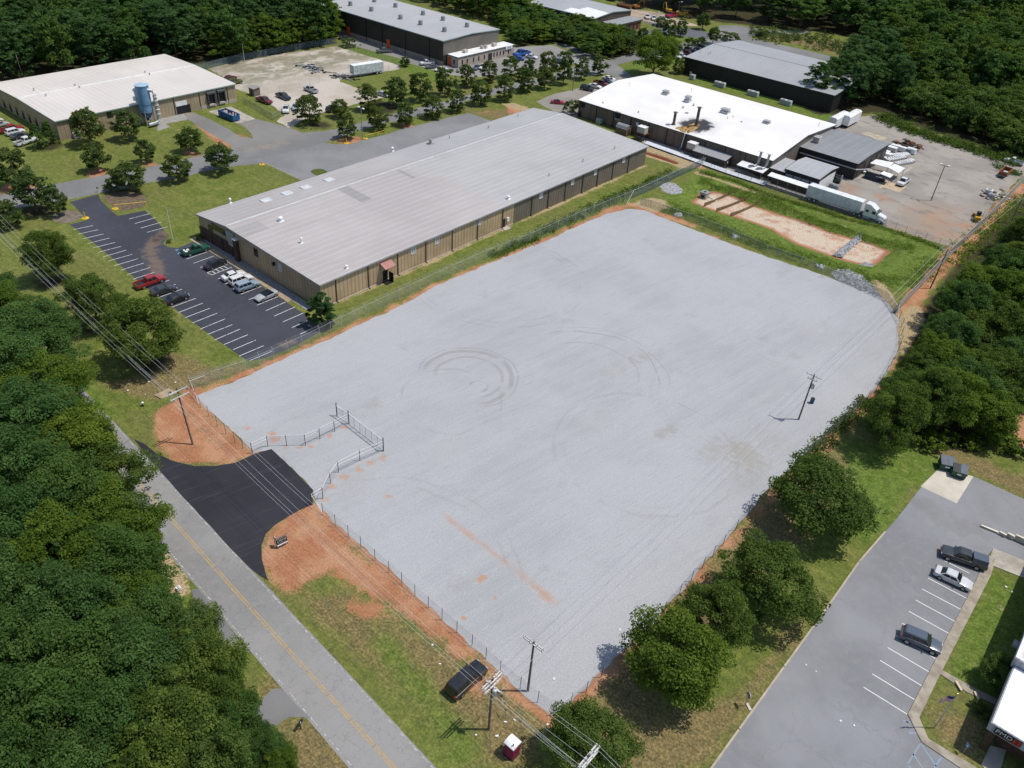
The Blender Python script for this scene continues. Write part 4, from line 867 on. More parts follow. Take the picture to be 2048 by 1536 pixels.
def gable(root, x0, x1, y0, y1, axis, e0, e1, rg, zr, wall_m, roof_m, trim, oh=.25, thick=.14, walls=True, name_wall='wall'):
    """walls and roof; the ridge runs along AXIS at RG; eaves e0, e1 at the low and the high side"""
    h0, h1, a, b = (x0, x1, y0, y1) if axis == 'y' else (y0, y1, x0, x1)
    def mk(prof, p, q): mb = MB(); mb.extr(prof, axis, p, q); return mb
    if walls: mk([(h0, -.1), (h1, -.1), (h1, e1), (rg, zr), (h0, e0)], a, b).build(name_wall, wall_m, root)
    k0, k1 = (zr - e0) / (rg - h0), (zr - e1) / (h1 - rg)
    l0, l1 = e0 - k0 * oh, e1 - k1 * oh
    up = [(h1 + oh, l1 + thick), (rg, zr + thick), (h0 - oh, l0 + thick)]; dn = [(h0 - oh, l0 + .012), (rg, zr + .012), (h1 + oh, l1 + .012)]
    ro_ = mk(dn + up, a - oh, b + oh).build('roof', roof_m, root)
    for hx, z, s_ in ((h0 - oh, l0, -1), (h1 + oh, l1, 1)):
        g = MB(); q = sorted((hx + s_ * .005, hx + s_ * .15))
        if axis == 'y': g.box(q[0], q[1], a - oh, b + oh, z - .14, z + thick - .01)
        else: g.box(a - oh, b + oh, q[0], q[1], z - .14, z + thick - .01)
        g.build('gutter', trim, root)
    for pos_, s_ in ((a - oh, -1), (b + oh, 1)):
        f = MB(); q = sorted((pos_ + s_ * .004, pos_ + s_ * .09))
        pr = [(h0 - oh, l0 - .16), (rg, zr - .16), (h1 + oh, l1 - .16), (h1 + oh, l1 + thick + .02), (rg, zr + thick + .02), (h0 - oh, l0 + thick + .02)]
        f.extr(pr, axis, q[0], q[1]); f.build('fascia', trim, root)
    def zat(h): return e0 + k0 * (h - h0) if h < rg else e1 + k1 * (h1 - h)
    return ro_, zat
def win(root, mb_axis, fix, c, z, wdt, hgt, side, frame_m=M_wtrim, glass=M_dark, name='window', bars=True):
    """a framed window on the wall at FIX; SIDE is the outward direction"""
    fr, gl = MB(), MB(); t_ = .06 * side
    def bx(m_, c0, c1, z0, z1, d0, d1):
        q = sorted((fix + d0 * side, fix + d1 * side))
        if mb_axis == 'x': m_.box(q[0], q[1], c0, c1, z0, z1)
        else: m_.box(c0, c1, q[0], q[1], z0, z1)
    bx(fr, c - wdt/2, c + wdt/2, z - hgt/2, z - hgt/2 + .1, .003, .09); bx(fr, c - wdt/2, c + wdt/2, z + hgt/2 - .1, z + hgt/2, .003, .09)
    for s_ in (-1, 1): q = sorted((c + s_ * wdt/2, c + s_ * (wdt/2 - .1))); bx(fr, q[0], q[1], z - hgt/2 + .1, z + hgt/2 - .1, .003, .088)
    if bars: bx(fr, c - .05, c + .05, z - hgt/2 + .1, z + hgt/2 - .1, .003, .08)
    bx(gl, c - wdt/2 + .1, c + wdt/2 - .1, z - hgt/2 + .1, z + hgt/2 - .1, .002, .03)
    f_ = fr.build(name, frame_m, root); gl.build('pane', glass, f_); return f_
def roofpt(u, v, zf, ax):
    """point of a roof surface zf(coord) seen at a pixel"""
    z = 6.0
    for _ in range(30): p = G(u, v, z); z = zf(p[0] if ax == 'y' else p[1])
    return p[0], p[1], z
def vent(root, x, y, z, r=.22, h=.8, mat=M_galv, name='roof_vent'):
    mb = MB(); mb.cyl(x, y, z - .1, z + h * .7, r * .7, 10); mb.cyl(x, y, z + h * .7, z + h * .8, r * 1.25, 10); mb.dome(x, y, z + h * .8, r * 1.25, h * .25, 10, 3)
    mb.box(x - r*1.4, x + r*1.4, y - r*1.4, y + r*1.4, z - .1, z + .05); return mb.build(name, mat, root)
def hvac(mb_or, x, y, z, lx, ly_, h, root=None, name='air_conditioner', mats=None, label=None, cat=None, grp=None):
    """packaged unit: louvred case on rails with a fan ring"""
    t_ = root or thing(name, label, cat, (x, y, z), 0, grp)
    mb = MB(); mb.box(x - lx/2, x + lx/2, y - ly_/2, y + ly_/2, z + .16, z + h)
    c = mb.build('case', mats or M_white, t_, bevel=.03)
    q = MB()
    for i in range(5): q.box(x - lx/2 + .1, x + lx/2 - .1, y - ly_/2 - .012, y - ly_/2 - .001, z + .3 + i * (h - .5) / 5, z + .3 + (i + .55) * (h - .5) / 5)
    q.build('grille', M_grey, t_)
    q = MB()
    for s_ in ((-1, 1) if lx > 1.6 else (0,)):
        q.cyl(x + s_ * lx * .24, y, z + h + .001, z + h + .08, min(lx * (.2 if lx > 1.6 else .4), ly_ * .4), 14)
    q.build('fan', M_grey, t_)
    q = MB(); q.box(x - lx/2, x + lx/2, y - ly_/2 + .05, y - ly_/2 + .2, z, z + .158); q.box(x - lx/2, x + lx/2, y + ly_/2 - .2, y + ly_/2 - .05, z, z + .158); q.build('rail', M_grey, t_)
    return t_

# 1 long tan warehouse ------------------------------------------------
x0, x1, y0, y1 = -147.6, -107.6, 77.3, 187.4
W = thing('warehouse', 'long low tan and brown warehouse with a pale grey ribbed roof beside the gravel yard', 'warehouse', (x1, y0, 0))
M_tanw = ribbed('tan_ribbed_siding', (.43, .315, .195), .92, .50, stain=((.22, .10, .05), .45)); M_brnw = ribbed('brown_ribbed_siding', (.165, .140, .112), .92, .4, stain=((.12, .07, .04), .3))
ys = G(1023, 446)[1]; zr, rg = 6.35, -136.9
nroof = seam_roof('grey_seam_roof', (.375, .368, .360), 0, 1.75, .50, .06, (.50, .49, .50), (128, (1.05, .985, .95)))
# darker replaced sheets on the roof
def rp(u, v): p = roofpt(u, v, lambda h: 5.2 + (zr - 5.2) * ((h - x1) / (rg - x1) if h > rg else (h - x0) / (rg - x0)), 'y'); return p
kk = nroof.b.inputs['Base Color'].links[0].from_socket; o_ = nroof.xyz()
for (ua, va, ub, vb, amt) in ((672,379,745,399,.5), (792,342,832,356,.45), (458,463,540,458,.25), (985,345,1000,352,.2)):
    p, q = rp(ua, va), rp(ub, vb)
    fx = nroof.math('MULTIPLY', nroof.mr(o_[0], min(p[0], q[0]) - .02, min(p[0], q[0]) + .02), nroof.mr(o_[0], max(p[0], q[0]) - .02, max(p[0], q[0]) + .02, 1, 0))
    fy = nroof.math('MULTIPLY', nroof.mr(o_[1], min(p[1], q[1]) - .02, min(p[1], q[1]) + .02), nroof.mr(o_[1], max(p[1], q[1]) - .02, max(p[1], q[1]) + .02, 1, 0))
    kk = nroof.mix(nroof.math('MULTIPLY', nroof.math('MULTIPLY', fx, fy), amt), kk, nroof.mix(1.0, kk, (.48, .52, .56), 'MULTIPLY'))
nroof.col(kk)
mb = MB(); mb.extr([(x0, -.1), (x1, -.1), (x1, 5.2), (rg, zr), (x0, 5.2)], 'y', y0, ys); mb.build('wall', M_tanw, W)
mb = MB(); mb.extr([(x0 + .01, -.1), (x1 - .01, -.1), (x1 - .01, 5.2), (rg, zr), (x0 + .01, 5.2)], 'y', ys + .002, y1); tag(mb.build('wall', M_brnw, W), 'dark brown wall section')
ro_, zat = gable(W, x0, x1, y0, y1, 'y', 5.2, 5.2, rg, zr, None, nroof.m, simple('grey_gutter', (.30, .30, .30), .4, .4), walls=False)
mb = MB(); mb.box(rg - .22, rg + .22, y0 - .2, y1 + .2, zr + .13, zr + .20); mb.build('ridge_cap', simple('ridge_metal', (.50, .50, .50), .5), W)
mb = MB(); mb.box(x1 - .02, x1 + .12, y0, ys, -.05, .16); mb.build('plinth', M_conc, W)
for u, v in ((672.7,603.6),(735.7,575),(794,549),(850.5,524.5),(903.6,501.6),(953,479),(1003,457),(1060.6,431),(1095,417),(1129,402),(1162,386),(1193,373),(1223.6,359.6),(1254,345.5)):
    y = G(u, v)[1]; mb = MB(); mb.box(x1 + .02, x1 + .16, y - .09, y + .09, .15, 5.05); mb.box(x1 + .02, x1 + .5, y - .09, y + .09, .02, .148); mb.build('downspout', M_brown, W)
M_pane = simple('pale_pane', (.34, .36, .40), .25, .6)
for u, v in ((826.5,500),(874,480),(958,443),(1082,390),(1145,363),(1191,343.5),(1247.6,319)):
    p = atX(u, v, x1); win(W, 'x', x1, p[1], p[2], 1.25, 1.7, 1, glass=M_pane)
p = atX(770, 549, x1); yd = p[1]
mb = MB(); mb.box(x1 + .003, x1 + .07, yd - .6, yd + .6, .12, 2.3); tag(mb.build('door', M_blk, W), 'black door under the red canopy')
mb = MB(); mb.box(x1 + .3, x1 + 1.6, yd + .75, yd + .82, .1, 2.0); mb.box(x1 + .0, x1 + 1.6, yd - 1.0, yd + .82, 0, .1); mb.build('door_screen', M_blk, W)
mb = MB(); mb.extr([(x1 + .02, 4.15), (x1 + 1.7, 3.5), (x1 + 1.7, 3.62), (x1 + .02, 4.4)], 'y', yd - 1.3, yd + 1.5); mb.build('canopy', simple('faded_red_canopy', (.33, .155, .135), .5), W)
yd = G(1005, 455)[1]; mb = MB(); mb.box(x1 + .003, x1 + .07, yd - .5, yd + .5, .1, 2.2); mb.build('door', M_blk, W)
mb = MB(); mb.box(x1 + .005, x1 + .3, yd + .9, yd + 1.6, 1.3, 2.2); mb.build('meter_box', M_white, W)
mb = MB(); mb.box(x1 + .02, x1 + 1.3, yd - .8, yd + 1.2, 0, .1); mb.build('stoop', M_conc, W)
# west gable: brick lower band, windows, pilaster, two boards
M_brick = simple('brown_brick', (.085, .048, .034), .9, amt=.25, scale=1.5)
xp = atY(478, 520, y0)[0]
mb = MB(); mb.box(x0 + .6, xp, y0 - .12, y0 - .003, 0, 2.9); mb.build('brick_facing', M_brick, W)
for u in (409, 429, 449, 466): 
    xx = atY(u, 500, y0)[0]; mb = MB(); mb.box(xx - .2, xx + .2, y0 - .14, y0 - .122, .1, 2.8); mb.build('window', M_dark, W)
mb = MB(); mb.box(xp - .1, xp + .9, y0 - .75, y0 - .005, 0, 4.7); mb.build('pilaster', M_brick, W); mb = MB(); mb.box(xp - .2, xp + 1.0, y0 - .85, y0 - .004, 4.702, 4.85); mb.build('pilaster_cap', M_wtrim, W)
for u, v, w_, h_ in ((421,456,1.6,1.3), (438,459,5.2,1.3)):
    p = atY(u, v, y0); mb = MB(); mb.box(p[0] - w_/2, p[0] + w_/2, y0 - .06, y0 - .003, p[2] - h_/2, p[2] + h_/2); mb.build('window', M_dark, W)
for u, v, w_, h_, lab in ((461,472,2.6,1.9,'larger cream board with grey lettering rows'), (463.5,485.5,1.7,1.2,'smaller cream board under the larger one')):
    p = atY(u, v, y0); mb = MB(); mb.box(p[0] - w_/2, p[0] + w_/2, y0 - .22, y0 - .12, p[2] - h_/2, p[2] + h_/2); b_ = mb.build('sign_board', simple('cream_board', (.42, .42, .36), .6), W); tag(b_, lab)
    q = MB()
    for i in range(3 if h_ > 1.5 else 2):
        z = p[2] + h_ * (.28 - i * .27)
        for j in range(5): xx = p[0] - w_ * .38 + j * w_ * .16; q.box(xx, xx + w_ * (.11 if (i + j) % 3 else .06), y0 - .232, y0 - .221, z - h_ * .07, z + h_ * .07)
    q.build('lettering', M_grey, b_)
for u, v, w_, h_, mt in ((512,505,1.3,1.7,M_dark), (560,535,1.0,1.6,M_pane)):
    p = atY(u, v, y0); win(W, 'y', y0, p[0], p[2], w_, h_, -1, M_brown if mt == M_dark else M_wtrim, mt)
p = atY(549, 527, y0); mb = MB(); mb.box(p[0] - .25, p[0] + .25, y0 - .5, y0 - .003, p[2] - .3, p[2] + .3); mb.build('wall_lamp', M_blk, W)
for u, v, r_, h_ in ((561,443,.45,.9),(603,487,.22,1.2),(693,538,.25,.7),(461,407,.25,1.1),(785,303,.3,1.0),(899,277.5,.15,.8),(977,257,.15,.8),(1036,234,.15,.8),(1098,353,.15,.8),(1166,324,.15,.8),(1229,299,.15,.8),(1016,399,.35,.8)):
    q = rp(u, v); vent(W, q[0], q[1], q[2] + .14, r_, h_, M_white if r_ > .2 else M_galv)
for u, v in ((533,402),(575,388),(612,376),(658.6,361)):
    q = rp(u, v); mb = MB(); mb.box(q[0] - 1.0, q[0] + 1.0, q[1] - 1.1, q[1] + 1.1, q[2] + .05, q[2] + .26); mb.build('skylight', simple('milky_skylight', (.52, .53, .53), .3), W)
q = rp(861, 289); mb = MB(); mb.cyl(q[0], q[1], q[2], q[2] + 1.1, .35, 10); mb.dome(q[0], q[1], q[2] + 1.1, .5, .5, 10, 3); mb.box(q[0] - .8, q[0] + .8, q[1] - .8, q[1] + .8, q[2], q[2] + .3); tag(mb.build('roof_vent', M_grey, W), 'dark mushroom exhaust fan')

# 2 white roofed building ----------------------------------------------
x0, x1, y0, y1 = -144.6, -79.6, 205.9, 248.0
B = thing('white_roof_factory', 'brown factory with a dazzling white roof, a burnt patch and two tall flues', 'factory', (x1, y0, 0))
nw = N('white_roof_membrane', .6, .25)
k = nw.mix(nw.mr(nw.noise(.08, 5), .36, .64), (.68, .662, .635), (.76, .745, .72))
sp = roofpt(1392, 252, lambda y: 4.9 + (7.1 - 4.9) * (y - y0) / 20.6, 'x'); o = nw.xyz()
dx, dy = nw.math('SUBTRACT', o[0], sp[0]), nw.math('SUBTRACT', o[1], sp[1])
ds = nw.math('SQRT', nw.math('ADD', nw.math('MULTIPLY', dx, dx), nw.math('MULTIPLY', nw.math('MULTIPLY', dy, dy), .8)))
dn_ = nw.math('ADD', ds, nw.math('MULTIPLY', nw.math('SUBTRACT', nw.noise(.45, 5, .65), .5), 5))
k = nw.mix(nw.mr(dn_, 8.5, 3.6, 0, .4), k, (.40, .36, .33)); k = nw.mix(nw.mr(dn_, 5.2, 3.4), k, (.045, .042, .045))
nw.col(k)
M_wb = ribbed('brown_block_wall', (.165, .122, .100), 3.0, .35, .2, ((.05, .04, .035), .6)); M_wb2 = ribbed('grey_brown_siding', (.17, .145, .125), 1.0, .35, .1)
mb = MB(); mb.box(x0, x1, y0, y1, -.1, 4.7)
ro_, zat2 = gable(B, x0, x1, y0, y1, 'x', 4.9, 5.5, 226.5, 7.1, M_wb, nw.m, simple('dark_eave', (.09, .10, .09), .5))
mb = MB(); mb.extr([(y0 + .05, .0), (y1 - .05, .0), (y1 - .05, 5.45), (226.5, 7.05), (y0 + .05, 4.85)], 'x', x1 + .001, x1 + .02); mb.build('wall', M_wb2, B)
for i in range(11):
    xx = x0 + .6 + i * 6.3; mb = MB(); mb.box(xx - .1, xx + .1, y0 - .13, y0 - .004, .1, 4.72); mb.build('downspout', M_blk, B)
zf = lambda y: zat2(y) + .14
burn = MB(); bp = jag([(sp[0] - 3.3, y0 + .2), (sp[0] + 1.4, y0 + .2), (sp[0] + 1.5, y0 + 5), (sp[0] + .4, y0 + 7.5), (sp[0] - 1.8, y0 + 7.2)], .9, .5, 2)
o_ = len(burn.v); burn.add([(p[0], p[1], zf(p[1]) + .02) for p in bp] + [(p[0], p[1], zf(p[1]) + .06) for p in bp], [tuple(range(len(bp), 2 * len(bp)))] + [(i, (i+1) % len(bp), len(bp) + (i+1) % len(bp), len(bp) + i) for i in range(len(bp))])
nb_ = N('scorched_boards', .9, .1); kb = nb_.mix(nb_.mr(nb_.noise(1, 4, .7, nb_.map((1.6, .5, 1))), .40, .62), (.42, .27, .10), (.10, .06, .04)); tag(burn.build('roof_patch', nb_.col(kb), B), 'scorched bare boards patch')
M_flue = simple('sooty_flue', (.10, .088, .06), .7, .3, .3, amt=.35)
for u, v, tv, r_ in ((1392,252,219,.42), (1347,249,229,.40)):
    q = roofpt(u, v, zf, 'x'); mb = MB(); hh = 5.2 if r_ > .41 else 3.4
    mb.cyl(q[0], q[1], q[2] - .1, q[2] + hh, r_, 12); mb.cyl(q[0], q[1], q[2] + hh + .1, q[2] + hh + .32, r_ * 1.9, 12, r_ * .8); mb.cyl(q[0], q[1], q[2] - .05, q[2] + .5, r_ * 1.7, 12, r_); mb.build('flue', M_flue, B)
for u, v, lx, l2, hh in ((1331,188,2.0,1.8,1.1), (1375,203,1.8,1.8,1.7), (1450,225,2.6,2.2,1.2), (1533,246,2.0,1.8,.8)):
    q = roofpt(u, v, zf, 'x'); mb = MB(); mb.box(q[0]-lx/2, q[0]+lx/2, q[1]-l2/2, q[1]+l2/2, q[2]-.2, q[2]+hh*.45); mb.box(q[0]-lx*.36, q[0]+lx*.36, q[1]-l2*.36, q[1]+l2*.36, q[2]+hh*.45, q[2]+hh*.7); mb.box(q[0]-lx*.46, q[0]+lx*.46, q[1]-l2*.46, q[1]+l2*.46, q[2]+hh*.7, q[2]+hh); mb.build('roof_unit', M_galv, B, bevel=.04)
for u, v, r_, h_ in ((1206,206,.2,.4),(1277,224.5,.2,.4),(1258,172,.08,1.2),(1382,184,.08,1.2),(1366,216,.25,.6),(1387,211,.25,.6),(1374,226,.4,.2),(1483,244,.2,.3),(1455,237,.12,.6),(1466,234,.12,.5),(1637,252,.1,1),(1420,252,.5,.5),(1426,254,.4,.4)):
    q = roofpt(u, v, zf, 'x'); vent(B, q[0], q[1], q[2], r_, h_)
M_soot = simple('grey_shutter', (.30, .29, .28), .6)
for u, v, w_, h_, mt in ((1166,210,1.5,1.4,M_blk), (1236,230,1.8,2.0,M_blk), (1235,238,1.9,.8,M_soot), (1275,248,.9,.9,M_white), (1159,229,1.2,2.1,M_blk)):
    p = atY(u, v, y0); mb = MB(); mb.box(p[0]-w_/2, p[0]+w_/2, y0-.1, y0-.003, p[2]-h_/2, p[2]+h_/2); mb.build('wall_opening' if mt == M_blk else 'wall_panel', mt, B)
p = atX(1655, 250, x1); mb = MB(); mb.box(x1 + .03, x1 + .9, 246, 246.8, 4.6, 5.4); mb.build('wall_bracket', M_brown, B)
# lean-to sheds and plant along its wall -------------------------------
def leanto(name, label, cat, x0, x1, y0, y1, z0, z1, wall_m, roof_m, oh=.2):
    """mono-pitch shed: eave z0 at y0, z1 at y1"""
    t_ = thing(name, label, cat, (x0, y0, 0)); mb = MB(); mb.extr([(y0, -.05), (y1, -.05), (y1, z1), (y0, z0)], 'x', x0, x1); mb.build('wall', wall_m, t_)
    s_ = (z1 - z0) / (y1 - y0); mb = MB(); mb.extr([(y0 - oh, z0 - s_*oh + .01), (y1 + oh*.1, z1 + s_*oh*.1 + .01), (y1 + oh*.1, z1 + s_*oh*.1 + .13), (y0 - oh, z0 - s_*oh + .13)], 'x', x0 - oh, x1 + oh); mb.build('roof', roof_m, t_); return t_
M_shw = ribbed('dark_brown_siding', (.055, .048, .042), .6, .3); M_shr = seam_roof('grey_shed_roof', (.30, .305, .31), 0, 1.0, .3).m
a, b = G(1402, 307.5), G(1453, 334)
t_ = leanto('lean_to_shed', 'dark lean to shed with a grey roof against the white roofed factory', 'shed', a[0] + .3, b[0] + .3, 202.0, 205.6, 2.4, 3.0, M_shw, M_shr); mb = MB(); mb.box(b[0] + .305, b[0] + .35, 203, 204, .1, 2.1); mb.build('door', M_blk, t_); mb = MB(); mb.box(b[0] + .352, b[0] + .38, 203.2, 203.6, 1.4, 1.9); mb.build('notice', M_white, t_)
a = G(1252, 262)
t_ = thing('garden_shed', 'small brown timber shed with a gambrel roof by the factory wall', 'shed', (a[0], a[1], 0)); X, Y = a[0] + 1, 203.4
pr = [(Y - 1.3, 0), (Y + 1.3, 0), (Y + 1.3, 2.0), (Y + .8, 2.7), (Y, 3.0), (Y - .8, 2.7), (Y - 1.3, 2.0)]
mb = MB(); mb.extr(pr, 'x', X - 1.9, X + 1.9); mb.build('wall', ribbed('shed_boards', (.20, .14, .085), .4, .3), t_)
pr2 = [(Y - 1.45, 1.95), (Y - .85, 2.72), (Y, 3.03), (Y + .85, 2.72), (Y + 1.45, 1.95), (Y + 1.45, 2.05), (Y + .9, 2.82), (Y, 3.15), (Y - .9, 2.82), (Y - 1.45, 2.05)]
mb = MB(); mb.extr(pr2[::1], 'x', X - 2.0, X + 2.0); mb.build('roof', simple('grey_shingles', (.21, .22, .23), .9, amt=.3, scale=3), t_); mb = MB(); mb.box(X + 1.905, X + 1.95, Y - .6, Y + .6, .1, 1.9); mb.build('door', M_brown, t_)
for u, v, lab in ((1289,262,'white topped unit on a tall rusty stand against the factory wall'), (1386,295,'white topped unit on a stand beside the yellow drum and factory wall')):
    a = G(u, v + 14); X, Y = a[0] + .2, 203.6
    t_ = thing('duct_unit', lab, 'air handler', (X, Y, 0)); mb = MB(); mb.box(X - 1.3, X + 1.3, Y - 1.0, Y + 1.0, 2.2, 3.9); mb.build('case', M_beige, t_, bevel=.05)
    mb = MB(); mb.box(X - 1.35, X + 1.35, Y - 1.05, Y + 1.05, 3.901, 3.98); mb.build('lid', M_white, t_); mb = MB(); mb.box(X - 1.7, X + 1.7, Y - 1.3, Y + 1.2, 2.05, 2.198); mb.build('platform', M_rust, t_)
    for s_ in ((-1.6, -1.2), (1.6, -1.2), (-1.6, 1.1), (1.6, 1.1)): mb = MB(); mb.cyl(X + s_[0], Y + s_[1], 0, 2.05, .07, 6); mb.build('leg', M_rust, t_)
    mb = MB(); mb.tube([(X - .3, Y + .9, 3.2), (X - .3, 205.0, 3.6), (X - .3, 205.8, 3.6)], .35, 10); mb.build('duct', M_galv, t_)
a = G(1198.5, 247); hvac(None, a[0], a[1] - .3, 0, 1.6, 1.3, 1.6, name='air_conditioner', mats=simple('pale_green_enamel', (.42, .50, .42), .5), label='pale green air conditioner standing by the brown factory wall', cat='air conditioner')
a = G(1393.5, 315); t_ = thing('drum', 'yellow drum beside the lean to shed', 'drum', (a[0], a[1], 0)); mb = MB(); mb.cyl(a[0], a[1], 0, 1.3, .35, 14); mb.build('shell', simple('yellow_drum_paint', (.55, .36, .03), .5), t_); mb = MB(); mb.cyl(a[0], a[1], 1.301, 1.34, .37, 14); mb.build('lid', M_brown, t_)
a = G(1361, 300); t_ = thing('debris_chute', 'white drain pipe with blue elbow hanging down the factory wall', 'pipe', (a[0], 205.4, 0)); mb = MB(); mb.tube([(a[0] + .6, 206.2, 5.3), (a[0] + .6, 205.3, 5.0), (a[0] + .2, 205.3, .9)], .14, 8); mb.build('pipe', M_white, t_); mb = MB(); mb.tube([(a[0] + .2, 205.3, .9), (a[0], 205.1, .5), (a[0] - .5, 204.8, .15)], .2, 8); mb.build('elbow', simple('blue_hose', (.12, .28, .5), .5), t_)
# grey process shops at its east corner
M_shg = seam_roof('weathered_grey_roof', (.225, .23, .235), 0, 2.6, .35, .08).m; M_shp = seam_roof('light_grey_roof', (.36, .365, .37), 0, 2.0, .25, .05).m
SH = thing('workshop', 'dark workshop with a weathered grey roof at the corner of the white roofed factory', 'workshop', (-79, 224, 0))
gable(SH, -79.4, -62.8, 223.4, 247.0, 'x', 4.6, 4.6, 230.5, 4.95, ribbed('near_black_siding', (.030, .028, .027), .6, .4), M_shg, M_blk)
for i in range(5): mb = MB(); yy = 226 + i * 4.4; mb.box(-62.795, -62.73, yy, yy + 2.4, .1, 3.2); mb.build('shop_door', M_brown, SH)
hvac(None, -77.6, 229.8, 4.97, 1.8, 2.2, 1.7, name='rooftop_unit', mats=M_beige, label='cream rooftop unit on the weathered grey workshop roof', cat='air conditioner')
mb = MB(); mb.tube([(-79, 223.0, 3.2), (-62.6, 222.9, 3.2), (-60.2, 226.5, 3.1)], .16, 8); o = mb.build('process_pipe', M_galv, None, loc=(-79, 223, 3)); tag(o, 'long silver pipe along the dark workshop wall', 'pipe')
SP = thing('paint_shop', 'small dark shop with pale roof and white doors behind the white trailer', 'workshop', (-77, 205, 0))
gable(SP, -75.2, -66.0, 205.6, 218.0, 'x', 4.0, 4.0, 213.0, 4.5, ribbed('black_shop_siding', (.036, .034, .033), .6, .3), M_shp, M_blk)
mb = MB(); mb.box(-65.995, -65.9, 206.4, 216.8, .1, 3.3); mb.build('shop_door', simple('white_roller_door', (.66, .66, .65), .6), SP)
for i in range(4): mb = MB(); xx = -75 + i * 2.3; mb.box(xx, xx + 2.0, 205.53, 205.597, 1.6, 2.9); mb.build('window_band', simple('frosted_panel', (.36, .37, .39), .5), SP)
t_ = leanto('annex_shed', 'low grey roofed annex between the factory and the small dark shop', 'shed', -79.2, -75.3, 204.8, 214, 3.3, 3.7, M_shw, M_shp)
t_ = thing('canopy', 'long white canopy roof in front of the small dark shop', 'canopy', (-77.5, 201.5, 0)); mb = MB(); mb.extr([(200.4, 2.7), (202.6, 3.05), (202.6, 3.15), (200.4, 2.8)], 'x', -77.8, -66.3); mb.build('roof', M_white, t_)
for i in range(5): mb = MB(); mb.cyl(-77.5 + i * 2.75, 200.7, 0, 2.7, .07, 6); mb.build('post', M_grey, t_)
mb = MB(); mb.box(-77.6, -66.5, 203.5, 203.6, 0, 2.5); mb.build('back_screen', M_brown, t_)
t_ = thing('fan_canopy', 'white canopy with two round fan openings beside the factory wall', 'canopy', (-86, 203, 0)); mb = MB(); mb.extr([(201.9, 2.3), (205.2, 2.75), (205.2, 2.87), (201.9, 2.42)], 'x', -87.6, -79.8); mb.build('roof', M_white, t_)
for xx in (-87.3, -80.2): mb = MB(); mb.cyl(xx, 202.1, 0, 2.3, .07, 6); mb.build('post', M_grey, t_)
for xx in (-84.2, -82.0): mb = MB(); mb.cyl(xx, 203.0, 2.55, 2.68, .55, 14); mb.build('fan_opening', M_grey, t_)
for xx, lab in ((-82.8, 'bare metal stack with a flat cap, nearer the fan canopy fans'), (-80.4, 'bare metal stack with a flat cap at the factory corner')):
    t_ = thing('exhaust_stack', lab, 'flue', (xx, 204.6, 0)); mb = MB(); mb.tube([(xx - .6, 203.6, 2.9), (xx - .1, 204.6, 3.6), (xx, 204.9, 6.6)], .33, 12); mb.build('duct', M_galv, t_); mb = MB(); mb.cyl(xx, 204.9, 6.75, 6.9, .75, 14); mb.build('cap', M_white, t_)
for u, v, lab in ((1655,262,'white box trailer end behind the white roof, nearer the wood'), (1681,258,'white arched box trailer at the end of the white roofed factory')):
    a = G(u + 5, v - 2, 0); t_ = thing('storage_trailer', lab, 'trailer', (a[0], a[1] + 6, 0)); X, Y = a[0], a[1] + 4
    mb = MB(); mb.extr([(X - 1.3, .9), (X + 1.3, .9), (X + 1.3, 3.6), (X + .7, 3.95), (X - .7, 3.95), (X - 1.3, 3.6)], 'y', Y - 4, Y + 6); mb.build('box', M_white, t_); mb = MB(); mb.box(X - 1, X + 1, Y - 3, Y - 1.5, 0, .88); mb.build('wheels', M_blk, t_)
mb = MB(); t_ = thing('office_trailer', 'white panelled box at the far end of the weathered grey workshop', 'trailer', (-62, 247, 0)); X, Y = G(1783, 290)[0], 247.5
mb.box(X - 1.4, X + 1.4, Y - 5, Y + 3, .3, 3.3); mb.build('box', simple('pale_panel', (.55, .57, .58), .6), t_, bevel=.03); mb = MB(); mb.box(X - 1.3, X + 1.3, Y - 4.9, Y + 2.9, 3.302, 3.4); mb.build('roof', M_white, t_)

# 3 tan building with dust collector -----------------------------------
x0, x1, y0, y1 = -257.5, -218.8, 81.0, 133.6
T = thing('dock_building', 'wide tan building with cream roof, loading docks and a blue dust collector in front', 'warehouse', (x1, y0, 0))
M_t3 = ribbed('tan_dock_siding', (.35, .275, .18), 1.0, .3)
gable(T, x0, x1, y0, y1, 'y', 5.3, 5.1, -239.9, 5.75, M_t3, seam_roof('cream_roof', (.60, .555, .505), 1, 1.5, .3, .05).m, simple('green_gutter', (.22, .30, .26), .5))
mb = MB(); mb.box(-240.15, -239.65, y0, y1, 5.88, 5.97); mb.build('ridge_cap', M_white, T)
for u, v in ((132,268),(237,237),(343,226),(396,216),(454,205)):
    y = G(u, v)[1]; mb = MB(); mb.box(x1 + .02, x1 + .15, y - .1, y + .1, .1, 5.0); mb.build('downspout', M_brown, T)
def onx(u, v): p = atX(u, v, x1); return p[1], p[2]
a, zt = onx(351, 208); b, _ = onx(373, 204); mb = MB(); mb.box(x1 + .004, x1 + .06, a, b, 0, 3.4); mb.build('dock_opening', M_blk, T); mb = MB(); mb.box(x1 + .064, x1 + .12, a - .05, b + .05, 2.3, 3.6); mb.build('roller_door', M_white, T)
a, z = onx(378, 216); mb = MB(); mb.box(x1 + .004, x1 + .06, a - .5, a + .5, 0, 2.3); mb.build('door', M_blk, T)
